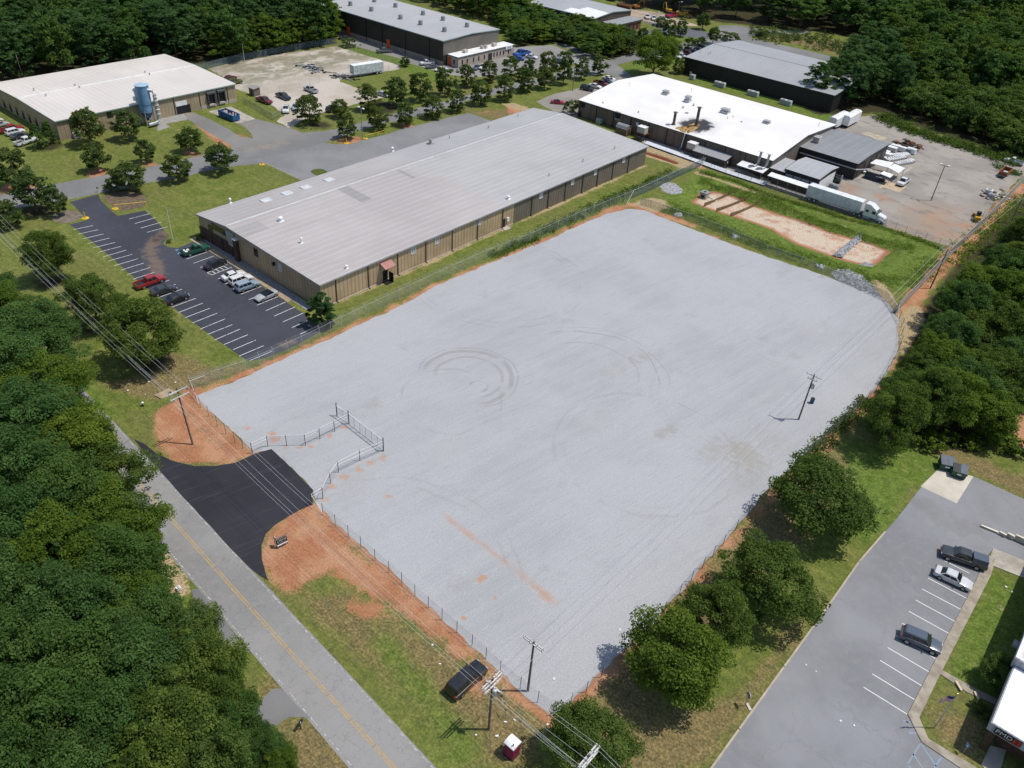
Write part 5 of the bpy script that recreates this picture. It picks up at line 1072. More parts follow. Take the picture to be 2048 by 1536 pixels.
for u, v in ((423,206),(443,201)):
    a, z = onx(u, v); t2 = MB(); t2.box(x1 + .004, x1 + .1, a - .95, a + .95, 1.1, 3.7); f_ = t2.build('dock_door', M_blk, T)
    q = MB(); q.box(x1 + .01, x1 + .7, a - 1.25, a - .95, 1.0, 3.9); q.box(x1 + .01, x1 + .7, a + .95, a + 1.25, 1.0, 3.9); q.extr([(x1 + .01, 3.902), (x1 + .85, 3.902), (x1 + .85, 4.3), (x1 + .01, 4.75)], 'y', a - 1.3, a + 1.3); q.build('dock_seal', simple('grey_dock_seal', (.055, .06, .065), .7), f_); q = MB(); q.box(x1 + .01, x1 + .7, a - 1.1, a + 1.1, .6, 1.05); q.build('dock_leveller', M_conc, f_)
mb = MB(); mb.box(x1 + .002, x1 + .1, onx(400, 216)[0], y1, -.05, .95); mb.build('plinth', M_conc, T)
a, z = onx(219.5, 229); mb = MB(); mb.box(x1 + .004, x1 + .07, a - .8, a + .8, z - .8, z + .8); mb.build('window', M_dark, T)
for i in range(9):
    xx = x1 - 5 - i * 3.9; mb = MB(); mb.box(xx - .6, xx + .6, y0 - .06, y0 - .003, .3, 2.6); mb.build('window', M_dark, T)
for u, v in ((151,174),(160,178),(93,194),(291,148),(300,152),(69,183)): q = roofpt(u, v, lambda h: 5.55, 'y'); vent(T, q[0], q[1], q[2] + .2, .2, .8)
hvac(None, *G(152, 274), 0, 3.0, 2.0, 1.5, name='condenser', mats=M_galv, label='silver condenser unit at the foot of the tan wall by the leafy tree', cat='air conditioner')
# dust collector
X, Y = G(301, 250); X -= .6
D = thing('dust_collector', 'tall blue cylindrical dust collector on legs in front of the tan building', 'dust collector', (X, Y, 0)); M_bl = simple('collector_blue', (.135, .26, .40), .45, .4, amt=.15); M_bld = simple('collector_dark_blue', (.055, .11, .22), .5)
mb = MB(); mb.cyl(X, Y, 3.6, 10.6, 1.75, 24); mb.build('drum', M_bl, D, smooth=True); mb = MB(); mb.cyl(X, Y, 10.601, 10.75, 1.85, 24); mb.build('lid', simple('collector_top', (.32, .44, .54), .5), D)
mb = MB(); mb.cyl(X, Y, 1.2, 3.59, .4, 20, 1.7); mb.build('hopper', M_bld, D, smooth=True)
mb = MB(); mb.cyl(X, Y, 5.6, 5.75, 1.8, 24); mb.build('band', M_bld, D)
for s_ in ((1, 1), (1, -1), (-1, 1), (-1, -1)): mb = MB(); mb.tube([(X + 1.2 * s_[0], Y + 1.2 * s_[1], 0), (X + 1.2 * s_[0], Y + 1.2 * s_[1], 4.2)], .12, 6); mb.tube([(X + 1.2 * s_[0], Y + 1.2 * s_[1], .6), (X + 1.2 * s_[0], Y - 1.2 * s_[1], 3.2)], .06, 5); mb.build('leg', M_galv, D)
mb = MB(); mb.tube([(X + 1.2, Y + .6, 9.6), (X + 1.9, Y + 1.6, 9.3), (X + 2.0, Y + 2.1, 8.2), (X + 2.0, Y + 2.1, 1.6), (X + 2.2, Y + 1.2, .8), (X + 2.6, Y - 1.4, .8)], .48, 12); mb.build('duct', M_galv, D, smooth=True)
mb = MB()
for z in (3, 4.2, 5.4, 6.6, 7.6): mb.cyl(X + 2.0, Y + 2.1, z, z + .12, .62, 12)
mb.build('duct_flange', M_white, D)
mb = MB(); mb.cyl(X - 1.5, Y - 1.3, 5.5, 9.0, .4, 12); mb.dome(X - 1.5, Y - 1.3, 9.0, .7, .7, 12, 4); mb.cyl(X - 1.6, Y - 1.6, 6.5, 7.4, .65, 12); mb.build('fan_housing', M_white, D, smooth=True)

# 4 dark brown long building + office ------------------------------------
x0, x1, y0, y1 = -277, -209, 211.3, 240.6
K = thing('distribution_building', 'tall dark brown building with ten round roof fans and orange doors', 'warehouse', (x1, y0, 0))
gable(K, x0, x1, y0, y1, 'x', 8.4, 8.4, 226, 9.0, ribbed('dark_brown_cladding', (.040, .035, .031), 1.0, .3), seam_roof('pale_grey_roof', (.39, .385, .38), 0, 2.0, .25, .05).m, simple('teal_trim', (.30, .38, .39), .5))
mb = MB(); mb.box(x1 + .002, x1 + .03, y0 + .1, y1 - .1, 3.5, 8.25); mb.build('wall', ribbed('grey_end_cladding', (.155, .14, .12), .9, .35), K)
mb = MB(); mb.box(x0, x1 + .0, y0 - .06, y0 - .003, 0, 1.5); mb.build('plinth', simple('pink_block', (.30, .245, .20), .9), K)
zk = lambda y: 8.4 + .6 * (1 - abs(y - 226) / 14.7) + .14
for u, v in ((701,10),(743,21),(749,3),(791,13.5),(801,37),(841,48.5),(846,29),(889,62),(886,40),(934,53)):
    q = roofpt(u, v + 1, zk, 'x'); mb = MB(); mb.cyl(q[0], q[1], q[2] - .3, q[2] + .3, .8, 14); mb.cyl(q[0], q[1], q[2] + .3, q[2] + 1.5, .85, 14, .75); mb.build('roof_fan', simple('fan_steel', (.26, .28, .29), .5, .4, .4), K, smooth=True); 
for u, v in ((697,60),(777,88)):
    p = atY(u, v, y0); mb = MB(); mb.box(p[0] - .9, p[0] + .9, y0 - .14, y0 - .063, .1, 3.2); mb.build('door', M_org, K)
for u in (692,733,765,811,859): p = atY(u, 60 + (u-692) * .28, y0); mb = MB(); mb.box(p[0] - .12, p[0] + .12, y0 - .2, y0 - .065, .1, 8.2); mb.build('downspout', M_blk, K)
O = thing('office_wing', 'low pale block office wing with a white roof and narrow dark windows', 'office', (-203.6, 213.6, 0)); X0, X1, Y0, Y1 = -208.96, -203.6, 213.5, 243.6
M_pb = simple('pale_block', (.375, .315, .26), .9, amt=.12, scale=.8)
mb = MB(); mb.box(X0, X1, Y0, Y1, -.05, 3.55); mb.build('wall', M_pb, O); mb = MB(); mb.box(X0 + .005, X1 + .15, Y0 - .15, Y1 + .15, 3.552, 3.75); mb.build('roof', M_white, O)
mb = MB(); mb.box(X1 + .152, X1 + .2, Y0 - .15, Y1 + .15, 3.45, 3.76); mb.box(X0 + .01, X1 + .15, Y0 - .2, Y0 - .152, 3.45, 3.76); mb.build('fascia', simple('dark_teal_trim', (.10, .14, .14), .5), O)
for u, v in ((924.6,127),(934.5,123),(947,120.5),(957.5,117.5),(968.6,115),(988,110.5),(994,109),(1000.6,107.5),(1007,106),(1017,103.5)):
    p = atX(u, v, X1); mb = MB(); mb.box(X1 + .003, X1 + .05, p[1] - .3, p[1] + .3, 1.0, 2.5); mb.build('window', M_dark, O)
p = atY(908, 125, Y0); mb = MB(); mb.box(p[0] - .4, p[0] + .4, Y0 - .05, Y0 - .003, 1.0, 2.5); mb.build('window', M_dark, O)
p = atX(980, 115, X1); mb = MB(); mb.box(X1 + .003, X1 + .06, p[1] - 1.0, p[1] + 1.0, .05, 2.6); mb.build('door', M_dark, O)
mb = MB(); mb.box(X0 + .6, X0 + 1.9, Y0 - .1, Y0 - .004, .05, 3.0); mb.build('door', M_org, O)
p = atX(1017, 97, X1); mb = MB(); mb.box(X1 + .21, X1 + .3, p[1] - 1.9, p[1] + 1.9, 2.62, 3.72); sg_ = mb.build('sign_board', M_white, O)
text('AWL', 1.05, simple('grey_letter', (.11, .12, .17), .6), sg_, frame((X1 + .31 - O.location[0], p[1] - O.location[1], 3.17), (0, 1, 0), (0, 0, 1)), fit=2.4)
for q, l2 in (((-206.5, 220), 1.6), ((-206.6, 229), .7), ((-206.2, 230.5), .8), ((-206.4, 235.5), 1.7)): mb = MB(); mb.box(q[0] - .7, q[0] + .7, q[1] - l2/2, q[1] + l2/2, 3.754, 4.75); mb.box(q[0] - .5, q[0] + .5, q[1] - l2/2 + .1, q[1] + l2/2 - .1, 4.751, 4.85); mb.build('roof_unit', M_beige, O, bevel=.03)

# 5 far brown building ----------------------------------------------------
x0, x1, y0, y1 = -241, -205.5, 297.0, 324.5
Q = thing('far_warehouse', 'far brown building with grey roof, a white roof patch and brick annex', 'warehouse', (x1, y0, 0))
gable(Q, x0, x1, y0, y1, 'x', 5.9, 6.0, 310.5, 7.0, ribbed('umber_siding', (.075, .058, .046), 1.2, .3), seam_roof('slate_grey_roof', (.34, .345, .35), 0, 2.0, .25, .06).m, simple('grey_teal_trim', (.16, .21, .2), .5))
zq = lambda y: 5.9 + 1.1 * (y - 297) / 13.5 + .14
mb = MB(); pp = [(-222, 297.2), (-205.4, 297.2), (-205.4, 307.4), (-217.6, 308.4), (-218.2, 303.5), (-222.3, 302.8)]
mb.add([(a, b, zq(b) + .03) for a, b in pp] + [(a, b, zq(b) + .07) for a, b in pp], [tuple(range(6, 12))] + [(i, (i+1) % 6, 6 + (i+1) % 6, 6 + i) for i in range(6)]); mb.build('roof_patch', M_white, Q)
for i in range(6): mb = MB(); xx = -240 + i * 6.5; mb.box(xx - .12, xx + .12, y0 - .14, y0 - .004, .1, 5.7); mb.build('downspout', simple('beige_downspout', (.4, .36, .3), .6) if i % 2 else M_brown, Q)
mb = MB(); mb.box(-205.49, -198.5, 303.5, 322.8, -.05, 3.3); mb.build('annex_wall', simple('red_brown_brick', (.17, .085, .055), .9), Q)
mb = MB(); mb.box(-205.48, -198.1, 303.1, 323.2, 3.302, 3.9); mb.build('annex_fascia', M_brown, Q); mb = MB(); mb.box(-205.47, -198.15, 303.15, 323.15, 3.902, 4.0); mb.build('annex_roof', simple('annex_grey_roof', (.26, .275, .28), .7), Q)
for i in range(6): mb = MB(); yy = 305 + i * 3; mb.box(-198.495, -198.44, yy - .45, yy + .45, .6, 2.6); mb.build('window', M_dark, Q)

# 6 black building ---------------------------------------------------------
x0, x1, y0, y1 = -149.2, -92, 276.6, 318.0
A = thing('black_warehouse', 'black walled warehouse with a plain grey roof beyond the white roofed factory', 'warehouse', (x1, y0, 0))
ro_, za = gable(A, x0, x1, y0, y1, 'x', 5.8, 5.7, 297, 7.4, ribbed('black_siding', (.020, .019, .019), 1.0, .3), seam_roof('plain_grey_roof', (.325, .325, .325), 0, 1.8, .2, .05).m, simple('dark_green_trim', (.03, .055, .045), .5))
mb = MB(); mb.box(x0, x1, 296.8, 297.2, 7.53, 7.6); mb.build('ridge_cap', M_grey, A)
for u, v in ((1400,105),(1417,110),(1421,107)): q = roofpt(u, v, lambda y: za(y) + .14, 'x'); vent(A, q[0], q[1], q[2], .12, .8)
for i, (u, v, s_, lab) in enumerate(((1390,157,1,'smallest pale unit of the row along the black warehouse wall, nearest the tree'), (1449,170,2,'wide pale condenser on the grass by the black warehouse, second from the shrubby tree'), (1514,188,2,'wide pale condenser on the grass, middle of the black warehouse wall'), (1581,205,2,'wide pale condenser nearest the pines at the black warehouse wall'))):
    a = (G(u, v)[0], 272.6); hvac(None, a[0], a[1], 0, 2.0 * s_ if s_ > 1 else 1.7, 1.5, 1.7, name='condenser', mats=simple('pale_grey_enamel', (.47, .49, .47), .5), label=lab, cat='air conditioner', grp='condensers along the black warehouse')
for u, v in ((1381,151),(1384,151)):
    a = G(u, v); t_ = thing('utility_cabinet', 'small white cabinet against the black warehouse wall', 'cabinet', (a[0], a[1], 0), 0, 'white cabinets at the black warehouse'); mb = MB(); mb.box(a[0] - .4, a[0] + .4, a[1] - .3, a[1] + .3, 0, 1.4); mb.build('case', M_white, t_, bevel=.03); mb = MB(); mb.box(a[0] - .3, a[0] + .3, a[1] - .32, a[1] - .302, .2, 1.2); mb.build('door', M_beige, t_)

# 7 office with the PMD fascia ----------------------------------------------
X0, Y0 = 11.25, 70.8
Z = thing('office_building', 'white roofed office with grey siding fascia carrying the PMD sign', 'office', (X0, Y0, 0))
M_sid = ribbed('grey_fascia_siding', (.36, .37, .39), .55, .45, .05)
mb = MB(); mb.box(X0 + 1.6, 38, Y0 + 2.2, Y0 + 9, -.05, 3.6); mb.build('wall', M_brick, Z)
mb = MB(); mb.box(X0, 38, Y0, Y0 + 9.3, 3.7, 4.9); mb.build('fascia', M_sid, Z); mb = MB(); mb.box(X0 + .12, 37.8, Y0 + .12, Y0 + 9.2, 4.902, 4.96); mb.build('roof', simple('bright_white_roof', (.84, .84, .83), .6), Z)
mb = MB(); mb.box(X0 + .5, 38, Y0 + 9.32, Y0 + 62, -.05, 4.6); mb.build('wall', M_brick, Z)
mb = MB(); mb.box(X0 - .25, 38, Y0 + 9.34, Y0 + 62.2, 4.602, 6.0); mb.build('fascia', M_sid, Z)
mb = MB(); mb.box(X0 - .35, X0 + .1, Y0 + 9.3, Y0 + 62.3, 6.002, 6.25); mb.box(X0 + .1, 38, Y0 + 9.25, Y0 + 9.7, 6.002, 6.25); mb.build('coping', M_wtrim, Z); mb = MB(); mb.box(X0 + .1, 37.9, Y0 + 9.7, Y0 + 62, 6.003, 6.1); mb.build('roof', seam_roof('ribbed_cream_roof', (.55, .53, .52), 0, .5, .5).m, Z)
for xx in (X0 + .5, X0 + 4.6, X0 + 9): mb = MB(); mb.box(xx, xx + .55, Y0 + .5, Y0 + 1.05, 0, 3.7); mb.build('column', M_brick, Z)
mb = MB(); mb.box(X0 + .60, X0 + 3.16, Y0 - .07, Y0 - .004, 3.86, 4.78); sb_ = mb.build('sign_board', simple('black_sign_board', (.012, .012, .014), .4), Z)
lx, ly_ = X0 - Z.location[0], 0
text('PMD', .80, simple('silver_letters', (.62, .63, .65), .4), sb_, frame((X0 + 1.52 - Z.location[0], -.08, 4.34), (1, 0, 0), (0, 0, 1)), fit=1.55)
mb = MB(); mb.box(X0 + 2.42, X0 + 3.10, Y0 - .085, Y0 - .072, 3.96, 4.7); rb = mb.build('emblem', simple('red_emblem', (.50, .035, .022), .4), sb_)
mb = MB(); mb.add([(X0 + 2.55, Y0 - .095, 4.06), (X0 + 2.95, Y0 - .095, 4.06), (X0 + 2.75, Y0 - .095, 4.30)], [(0, 1, 2)]); mb.quad((X0 + 2.52, Y0 - .096, 4.48), (X0 + 2.82, Y0 - .096, 4.36), (X0 + 2.98, Y0 - .096, 4.5), (X0 + 2.7, Y0 - .096, 4.6)); mb.build('emblem_mark', M_blk, rb)
mb = MB(); mb.box(X0 + .62, X0 + 3.14, Y0 - .082, Y0 - .073, 3.88, 3.92); mb.build('sign_line', simple('dark_red_line', (.20, .03, .03), .5), sb_)
mb = MB(); mb.box(X0 - .8, X0 + .1, 83.4, 84.3, 4.3, 4.75); mb.build('flood_lamp', M_grey, Z)
# ------------------------------------------------------------------ vehicles (nose along +X, on the ground at the origin)
M_tyre = simple('tyre_rubber', (.016, .016, .017), .85); M_rim = simple('wheel_alloy', (.36, .37, .38), .35, .5, .7)
M_glass = simple('car_glass', (.012, .016, .020), .06, .8, amt=.05); M_plast = simple('dark_plastic', (.022, .022, .024), .6)
M_lamp = simple('headlamp_glass', (.60, .62, .64), .12, .6); M_tail = simple('tail_lamp', (.34, .015, .012), .2, .6)
PAINT = {}
def P_(name, c, rough=.28):
    if name not in PAINT: PAINT[name] = paint(name + '_paint', c, rough)
    return PAINT[name]
SPEC = { # L, W, H, deck stations (x, z top, half width factor), cabin (base x0,x1, roof x0,x1)
 'sedan': (4.75, 1.82, 1.45, [(-1, .72, .80), (-.93, .93, .93), (-.55, 1.0, 1), (-.2, .98, 1), (.30, .96, 1), (.62, .93, .98), (.90, .80, .93), (1, .62, .78)], (-.72, .40, -.40, .12)),
 'suv': (4.75, 1.90, 1.74, [(-1, .90, .84), (-.96, 1.08, .95), (-.5, 1.12, 1), (0, 1.10, 1), (.36, 1.08, 1), (.70, 1.04, .98), (.93, .92, .93), (1, .70, .80)], (-.95, .46, -.84, .16)),
 'van': (5.25, 2.02, 1.92, [(-1, .92, .86), (-.96, 1.10, .96), (-.5, 1.15, 1), (0, 1.14, 1), (.42, 1.13, 1), (.74, 1.10, .98), (.94, 1.0, .94), (1, .74, .84)], (-.97, .52, -.90, .26)),
 'pickup': (5.55, 1.96, 1.82, [(-1, .72, .93), (-.98, .74, .96), (-.4, .76, 1), (-.14, .78, 1), (-.12, 1.10, 1), (.40, 1.12, 1), (.72, 1.10, .98), (.94, 1.0, .95), (1, .74, .86)], (-.12, .48, -.08, .22)),
 'coupe': (4.45, 1.78, 1.22, [(-1, .70, .80), (-.93, .88, .93), (-.55, .92, 1), (-.2, .90, 1), (.30, .88, 1), (.62, .86, .98), (.90, .72, .93), (1, .56, .78)], (-.62, .36, -.42, .06)),
}
SPEC['crew_pickup'] = (5.8, 1.98, 1.85, [(-1, .72, .93), (-.98, .74, .96), (-.4, .76, 1), (-.30, .78, 1), (-.28, 1.12, 1), (.44, 1.13, 1), (.74, 1.10, .98), (.95, 1.0, .95), (1, .74, .86)], (-.28, .52, -.22, .28))
BODY = {}
def car_meshes(kind):
    if kind in BODY: return BODY[kind]
    L, Wd, Ht, st, (b0, b1, r0, r1) = SPEC[kind]; hl, hw = L / 2, Wd / 2; d = {}
    mb = MB(); zl = .26 if kind != 'coupe' else .2
    if 'pickup' in kind or kind == 'suv': zl = .34
    for x, zt, wf in st:
        w_ = hw * wf; zb = zl + (.12 if abs(x) == 1 else 0); zm = zb + (zt - zb) * .62
        mb.v += [(x*hl, -w_*.9, zb), (x*hl, -w_, zb + .16), (x*hl, -w_, zm), (x*hl, -w_*.955, zt - .05), (x*hl, -w_*.80, zt), (x*hl, 0, zt + .025), (x*hl, w_*.80, zt), (x*hl, w_*.955, zt - .05), (x*hl, w_, zm), (x*hl, w_, zb + .16), (x*hl, w_*.9, zb)]
    k = 11
    for i in range(len(st) - 1):
        for j in range(k):
            mb.f.append((i*k + j, (i+1)*k + j, (i+1)*k + (j+1) % k, i*k + (j+1) % k)); mb.mi.append(1 if j == k - 1 else 0)
    mb.f.append(tuple(range(k))); mb.f.append(tuple(range(len(st)*k - 1, (len(st)-1)*k - 1, -1))); mb.mi += [0, 0]
    d['body'] = mb
    def zdeck(x):
        for (xa, za, _), (xb, zb, _) in zip(st[:-1], st[1:]):
            if xa <= x <= xb: return za + (zb - za) * (x - xa) / (xb - xa + 1e-9)
        return st[-1][1]
    za, zb_ = zdeck(b0) - .04, zdeck(b1) - .04
    if 'pickup' in kind: za = zdeck(b0 + .05) - .04
    wb, wr = hw * .93, hw * .75
    c = [(b0*hl, -wb, za), (b1*hl, -wb, zb_), (b1*hl, wb, zb_), (b0*hl, wb, za), (r0*hl, -wr, Ht - .03), (r1*hl, -wr, Ht), (r1*hl, wr, Ht), (r0*hl, wr, Ht - .03)]
    cb = MB(); cb.add(c, [(3, 2, 1, 0), (4, 5, 6, 7), (0, 1, 5, 4), (1, 2, 6, 5), (2, 3, 7, 6), (3, 0, 4, 7)]); d['cabin'] = cb
    def pane(ids, m_, lift=.014, top=.12, bot=.16):
        a, b, c_, e = (Vector(c[i]) for i in ids); n_ = (b - a).cross(e - a).normalized()
        def L_(s_, t_): return tuple(a.lerp(b, s_).lerp(e.lerp(c_, s_), t_) + n_ * lift)
        return [L_(m_[0], bot), L_(m_[1], bot), L_(m_[1], 1 - top), L_(m_[0], 1 - top)]
    d['windshield'] = MB().quad(*pane((1, 2, 6, 5), (.06, .94), top=.04, bot=.10)); d['rear_window'] = MB().quad(*pane((3, 0, 4, 7), (.08, .92), top=.08, bot=.18))
    sp = ((.06, .46), (.50, .93)) if kind not in ('suv', 'van') else ((.04, .30), (.33, .62), (.65, .94))
    if kind == 'pickup': sp = ((.10, .90),)
    for q, ids in (('side_window', (0, 1, 5, 4)), ('side_window.', (2, 3, 7, 6))):
        m_ = MB()
        for s_ in sp: m_.quad(*pane(ids, s_ if q == 'side_window' else (1 - s_[1], 1 - s_[0])))
        d[q] = m_
    wx = (-.60, .62) if 'pickup' not in kind else (-.58, .66); r_ = .33 if kind in ('sedan', 'coupe') else .385
    wm = MB(); wm.tube([(0, -.11, 0), (0, .11, 0)], r_, 18, 0); wm.tube([(0, -.125, 0), (0, .125, 0)], r_ * .62, 12, 1); d['wheel'] = wm
    d['wpos'] = [(x*hl, s_ * (hw - .10), r_) for x in wx for s_ in (-1, 1)]
    zf = st[-2][1] - .16
    d['headlight'] = MB().box(-.10, .10, -.17, .17, -.07, .07); d['hpos'] = [(hl * .955, s_ * hw * .68, zf - .04) for s_ in (-1, 1)]
    d['taillight'] = MB().box(-.05, .05, -.10, .10, -.13, .13); d['tpos'] = [(-hl * .985, s_ * hw * .78, st[1][1] - .16 if 'pickup' not in kind else .82) for s_ in (-1, 1)]
    d['mirror'] = MB().box(-.07, .07, -.11, .11, -.07, .07); d['mpos'] = [((b1 - .10) * hl, s_ * (hw + .06), zb_ + .14) for s_ in (-1, 1)]
    if 'pickup' in kind:
        bd = MB(); x0_, x1_ = -hl * .985, (b0 - .015) * hl; h0_, h1_ = .74, 1.12
        for s_ in (-1, 1): q = sorted((s_ * hw * .99, s_ * (hw * .99 - .11))); bd.box(x0_, x1_, q[0], q[1], h0_ - .2, h1_)
        bd.box(x0_, x0_ + .09, -hw*.88, hw*.88, h0_ - .1, h1_ - .01); bd.box(x1_ - .07, x1_, -hw*.88, hw*.88, h0_, h1_ - .01); bd.box(x0_ + .09, x1_ - .07, -hw*.88, hw*.88, h0_ + .02, h0_ + .06, 1); d['cargo_bed'] = bd
    if kind in ('sedan', 'suv', 'van', 'coupe'):
        d['grille'] = MB().box(hl * .975, hl * .995, -hw * .45, hw * .45, .42, st[-1][1] - .02)
    BODY[kind] = {q: (v if isinstance(v, list) else v.mesh(kind + '_' + q.strip('.'), {'wheel': [M_tyre, M_rim], 'body': [M_plast, M_plast], 'cargo_bed': [M_plast, M_plast]}.get(q, {'headlight': M_lamp, 'taillight': M_tail, 'cabin': M_plast}.get(q, M_glass if 'wind' in q else M_plast)), smooth=q in ('body', 'wheel'), bevel=.07 if q == 'cabin' else .02 if q in ('mirror', 'headlight') else 0)) for q, v in d.items()}
    return BODY[kind]
PROTO = {}
def car_proto(kind, lite):
    key = (kind, lite)
    if key in PROTO: return PROTO[key], False
    d = car_meshes(kind); nm = {'crew_pickup': 'pickup_truck', 'pickup': 'pickup_truck', 'suv': 'sport_utility_car', 'van': 'large_passenger_car', 'coupe': 'sports_car', 'sedan': 'sedan_car'}[kind]
    r0_ = thing(nm, None, None)
    def p(n_, me_, loc=(0, 0, 0)): o = bpy.data.objects.new(n_, me_); COL.objects.link(o); o.parent = r0_; o.location = loc; return o
    for q in ('body', 'cabin', 'windshield', 'rear_window', 'side_window', 'side_window.', 'cargo_bed', 'grille'):
        if q in d and not (lite and q == 'grille'):
            o = p(q.strip('.'), d[q])
            if q in ('body', 'cabin', 'cargo_bed'): o.material_slots[0].link = 'OBJECT'
    for l_ in d['wpos']: p('wheel', d['wheel'], l_)
    if not lite:
        for q, w_ in (('headlight', 'hpos'), ('taillight', 'tpos'), ('mirror', 'mpos')):
            for l_ in d[w_]: p(q, d[q], l_)
    PROTO[key] = r0_; return r0_, True
def car(kind, pm_, back, front, label, cat, group=None, lite=False, z=.02, zz=.7, size=1.0, cabin_m=None):
    src, fresh = car_proto(kind, lite); o = src if fresh else copy_tree(src)
    a, b = G(*back, zz), G(*front, zz); o.location = ((a[0]+b[0])/2, (a[1]+b[1])/2, z); o.rotation_euler = (0, 0, math.atan2(b[1]-a[1], b[0]-a[0])); o.scale = (size,) * 3
    o['label'] = label; o['category'] = cat
    if group: o['group'] = group
    elif 'group' in o: del o['group']
    for c in kids(o):
        nm = c.name.split('.')[0]
        if nm in ('body', 'cabin', 'cargo_bed'):
            c.material_slots[0].link = 'OBJECT'; c.material_slots[0].material = (cabin_m if nm == 'cabin' and cabin_m else pm_)
    return o
WHT, SIL, BLK = P_('white', (.66, .66, .65)), P_('silver', (.38, .39, .40)), P_('black', (.012, .013, .015))
GRY, DGR, NVY = P_('grey', (.13, .135, .14)), P_('dark_grey', (.035, .038, .042)), P_('navy', (.014, .018, .032))
RED, MAR, GRN = P_('red', (.30, .018, .020)), P_('maroon', (.13, .014, .018)), P_('green', (.012, .085, .045))
BLU, LBL, STL = P_('blue', (.020, .095, .36)), P_('light_blue', (.25, .33, .40)), P_('steel', (.075, .095, .125))
CRM, OLV = P_('crimson', (.38, .012, .045)), P_('olive', (.10, .098, .018))
g_ = 'cars parked in the sealed lot'
car('crew_pickup', RED, (276,571), (322,555), 'dark red crew cab pickup in the stall row by the lawn', 'pickup', g_)
car('sedan', DGR, (305,585), (348,573), 'dark grey sedan parked next to the dark red pickup', 'car', g_)
car('sedan', BLK, (331,604), (372,588), 'black sedan two stalls along from the dark red pickup', 'car', g_)
gp = car('pickup', GRN, (368,506), (412,493), 'green pickup with pale load in the bed, by the blue painted bay', 'pickup', g_)
car('sedan', BLK, (411,535), (450,519), 'black sedan beside the hatched bay at the tan warehouse', 'car', g_)
car('sedan', WHT, (447,556), (486,544), 'white sedan next to the hatched bay', 'car', g_)
car('suv', WHT, (461,566), (502,552), 'white sport utility car between white sedan and light blue one', 'car', g_)
car('suv', LBL, (474,578), (514,564), 'light blue sport utility car at the tan warehouse front', 'car', g_)
car('coupe', SIL, (552,581), (512,598), 'silver coupe with dark roof, nose pointing away from the warehouse', 'car', g_, size=1.04, cabin_m=M_glass)
g_ = 'cars parked in the office lot'
cam_ = car('crew_pickup', DGR, (1970,1129), (1886,1101), 'dark grey pickup with a camper shell beside the concrete walk', 'pickup', g_)
car('sedan', P_('pearl', (.55, .56, .57)), (1877,1141), (1937,1169), 'pearl white sedan next to the dark grey pickup', 'car', g_)
car('suv', STL, (1804,1264), (1881,1297), 'blue grey sport utility car with a glass roof, alone in the office lot', 'car', g_)
car('van', BLK, (903,1386), (962,1332), 'large black sport utility car parked on the verge grass by the road', 'car', None, z=.02)
mb = MB(); mb.box(-2.75, -.85, -.9, .9, 1.12, 1.20); mb.extr([(-.86, 1.2), (.86, 1.2), (.74, 1.78), (-.74, 1.78)], 'x', -2.75, -.85)
o = bpy.data.objects.new('camper_shell', mb.mesh('camper_shell', STL, bevel=.03)); COL.objects.link(o); o.parent = cam_
mb = MB()
for q in ((-2.0, -.3, .5, .5), (-1.4, .3, .5, .4), (-2.1, .4, .35, .5)): mb.box(q[0]-q[2]/2, q[0]+q[2]/2, q[1]-q[3]/2, q[1]+q[3]/2, .82, 1.1)
o = bpy.data.objects.new('bundle', mb.mesh('pickup_load', M_white)); COL.objects.link(o); o.location = gp.location; o.rotation_euler = gp.rotation_euler; tag(o, 'pale boxes lying in the bed of the green pickup', 'load')
g_ = 'cars at the tan dock building'
car('crew_pickup', RED, (2,262), (42,254), 'bright red pickup parked by the tan dock building', 'pickup', g_, True)
car('suv', WHT, (14,267), (46,260), 'white sport utility car beside the bright red pickup', 'car', g_, True)
car('sedan', DGR, (24,275), (56,267), 'dark grey car between the white one and the white pickup at the dock building', 'car', g_, True)
car('crew_pickup', WHT, (37,287), (66,278), 'white pickup half hidden by the dark evergreens', 'pickup', g_, True)
car('sedan', SIL, (-18,252), (17,244), 'silver car at the picture edge by the tan dock building', 'car', g_, True)
car('sedan', WHT, (-30,245), (3,237), 'white car cut by the picture edge beside the silver one', 'car', g_, True)
g_ = 'cars in the dirt yard'
car('sedan', MAR, (449,158), (470,153), 'maroon car behind the corner of the cream roof', 'car', g_, True)
car('suv', OLV, (457,165), (483,161), 'olive green jeep next to the maroon car', 'car', g_, True)
car('crew_pickup', MAR, (516,196), (541,205), 'dark red pickup by the small brown hut', 'pickup', g_, True)
car('crew_pickup', NVY, (556,188), (577,197), 'dark blue pickup between dark red pickup and silver pickup', 'pickup', g_, True)
car('pickup', WHT, (573,211), (571,225), 'white pickup facing the street at the wire fence corner', 'pickup', g_, True)
car('sedan', LBL, (592,207), (589,219), 'pale blue car next to the white pickup, behind the corner tree', 'car', g_, True)
car('crew_pickup', SIL, (631,183), (612,175), 'silver pickup alone on the pale dirt by the fence', 'pickup', g_, True)
car('suv', NVY, (652,222), (678,213), 'dark blue car between two trees at the yard edge', 'car', g_, True)
car('sedan', SIL, (756,185), (775,190), 'silver car half hidden by dark trees at the yard mouth', 'car', g_, True)
g_ = 'cars at the dark brown building'
car('sedan', DGR, (700,76), (679,75), 'dark car farthest along the drive of the dark brown building', 'car', g_, True)
car('crew_pickup', GRY, (780,101), (756,102), 'grey pickup in the middle of the drive by the dark brown wall', 'pickup', g_, True)
car('pickup', WHT, (868,124), (839,127), 'white pickup at the corner of the dark brown building', 'pickup', g_, True)
car('sedan', GRY, (873,132), (854,133), 'grey sedan tucked next to the white pickup by the office wing', 'car', g_, True)
car('sedan', WHT, (893,137), (871,139), 'white sedan behind the tall dark tree near the office wing', 'car', g_, True)
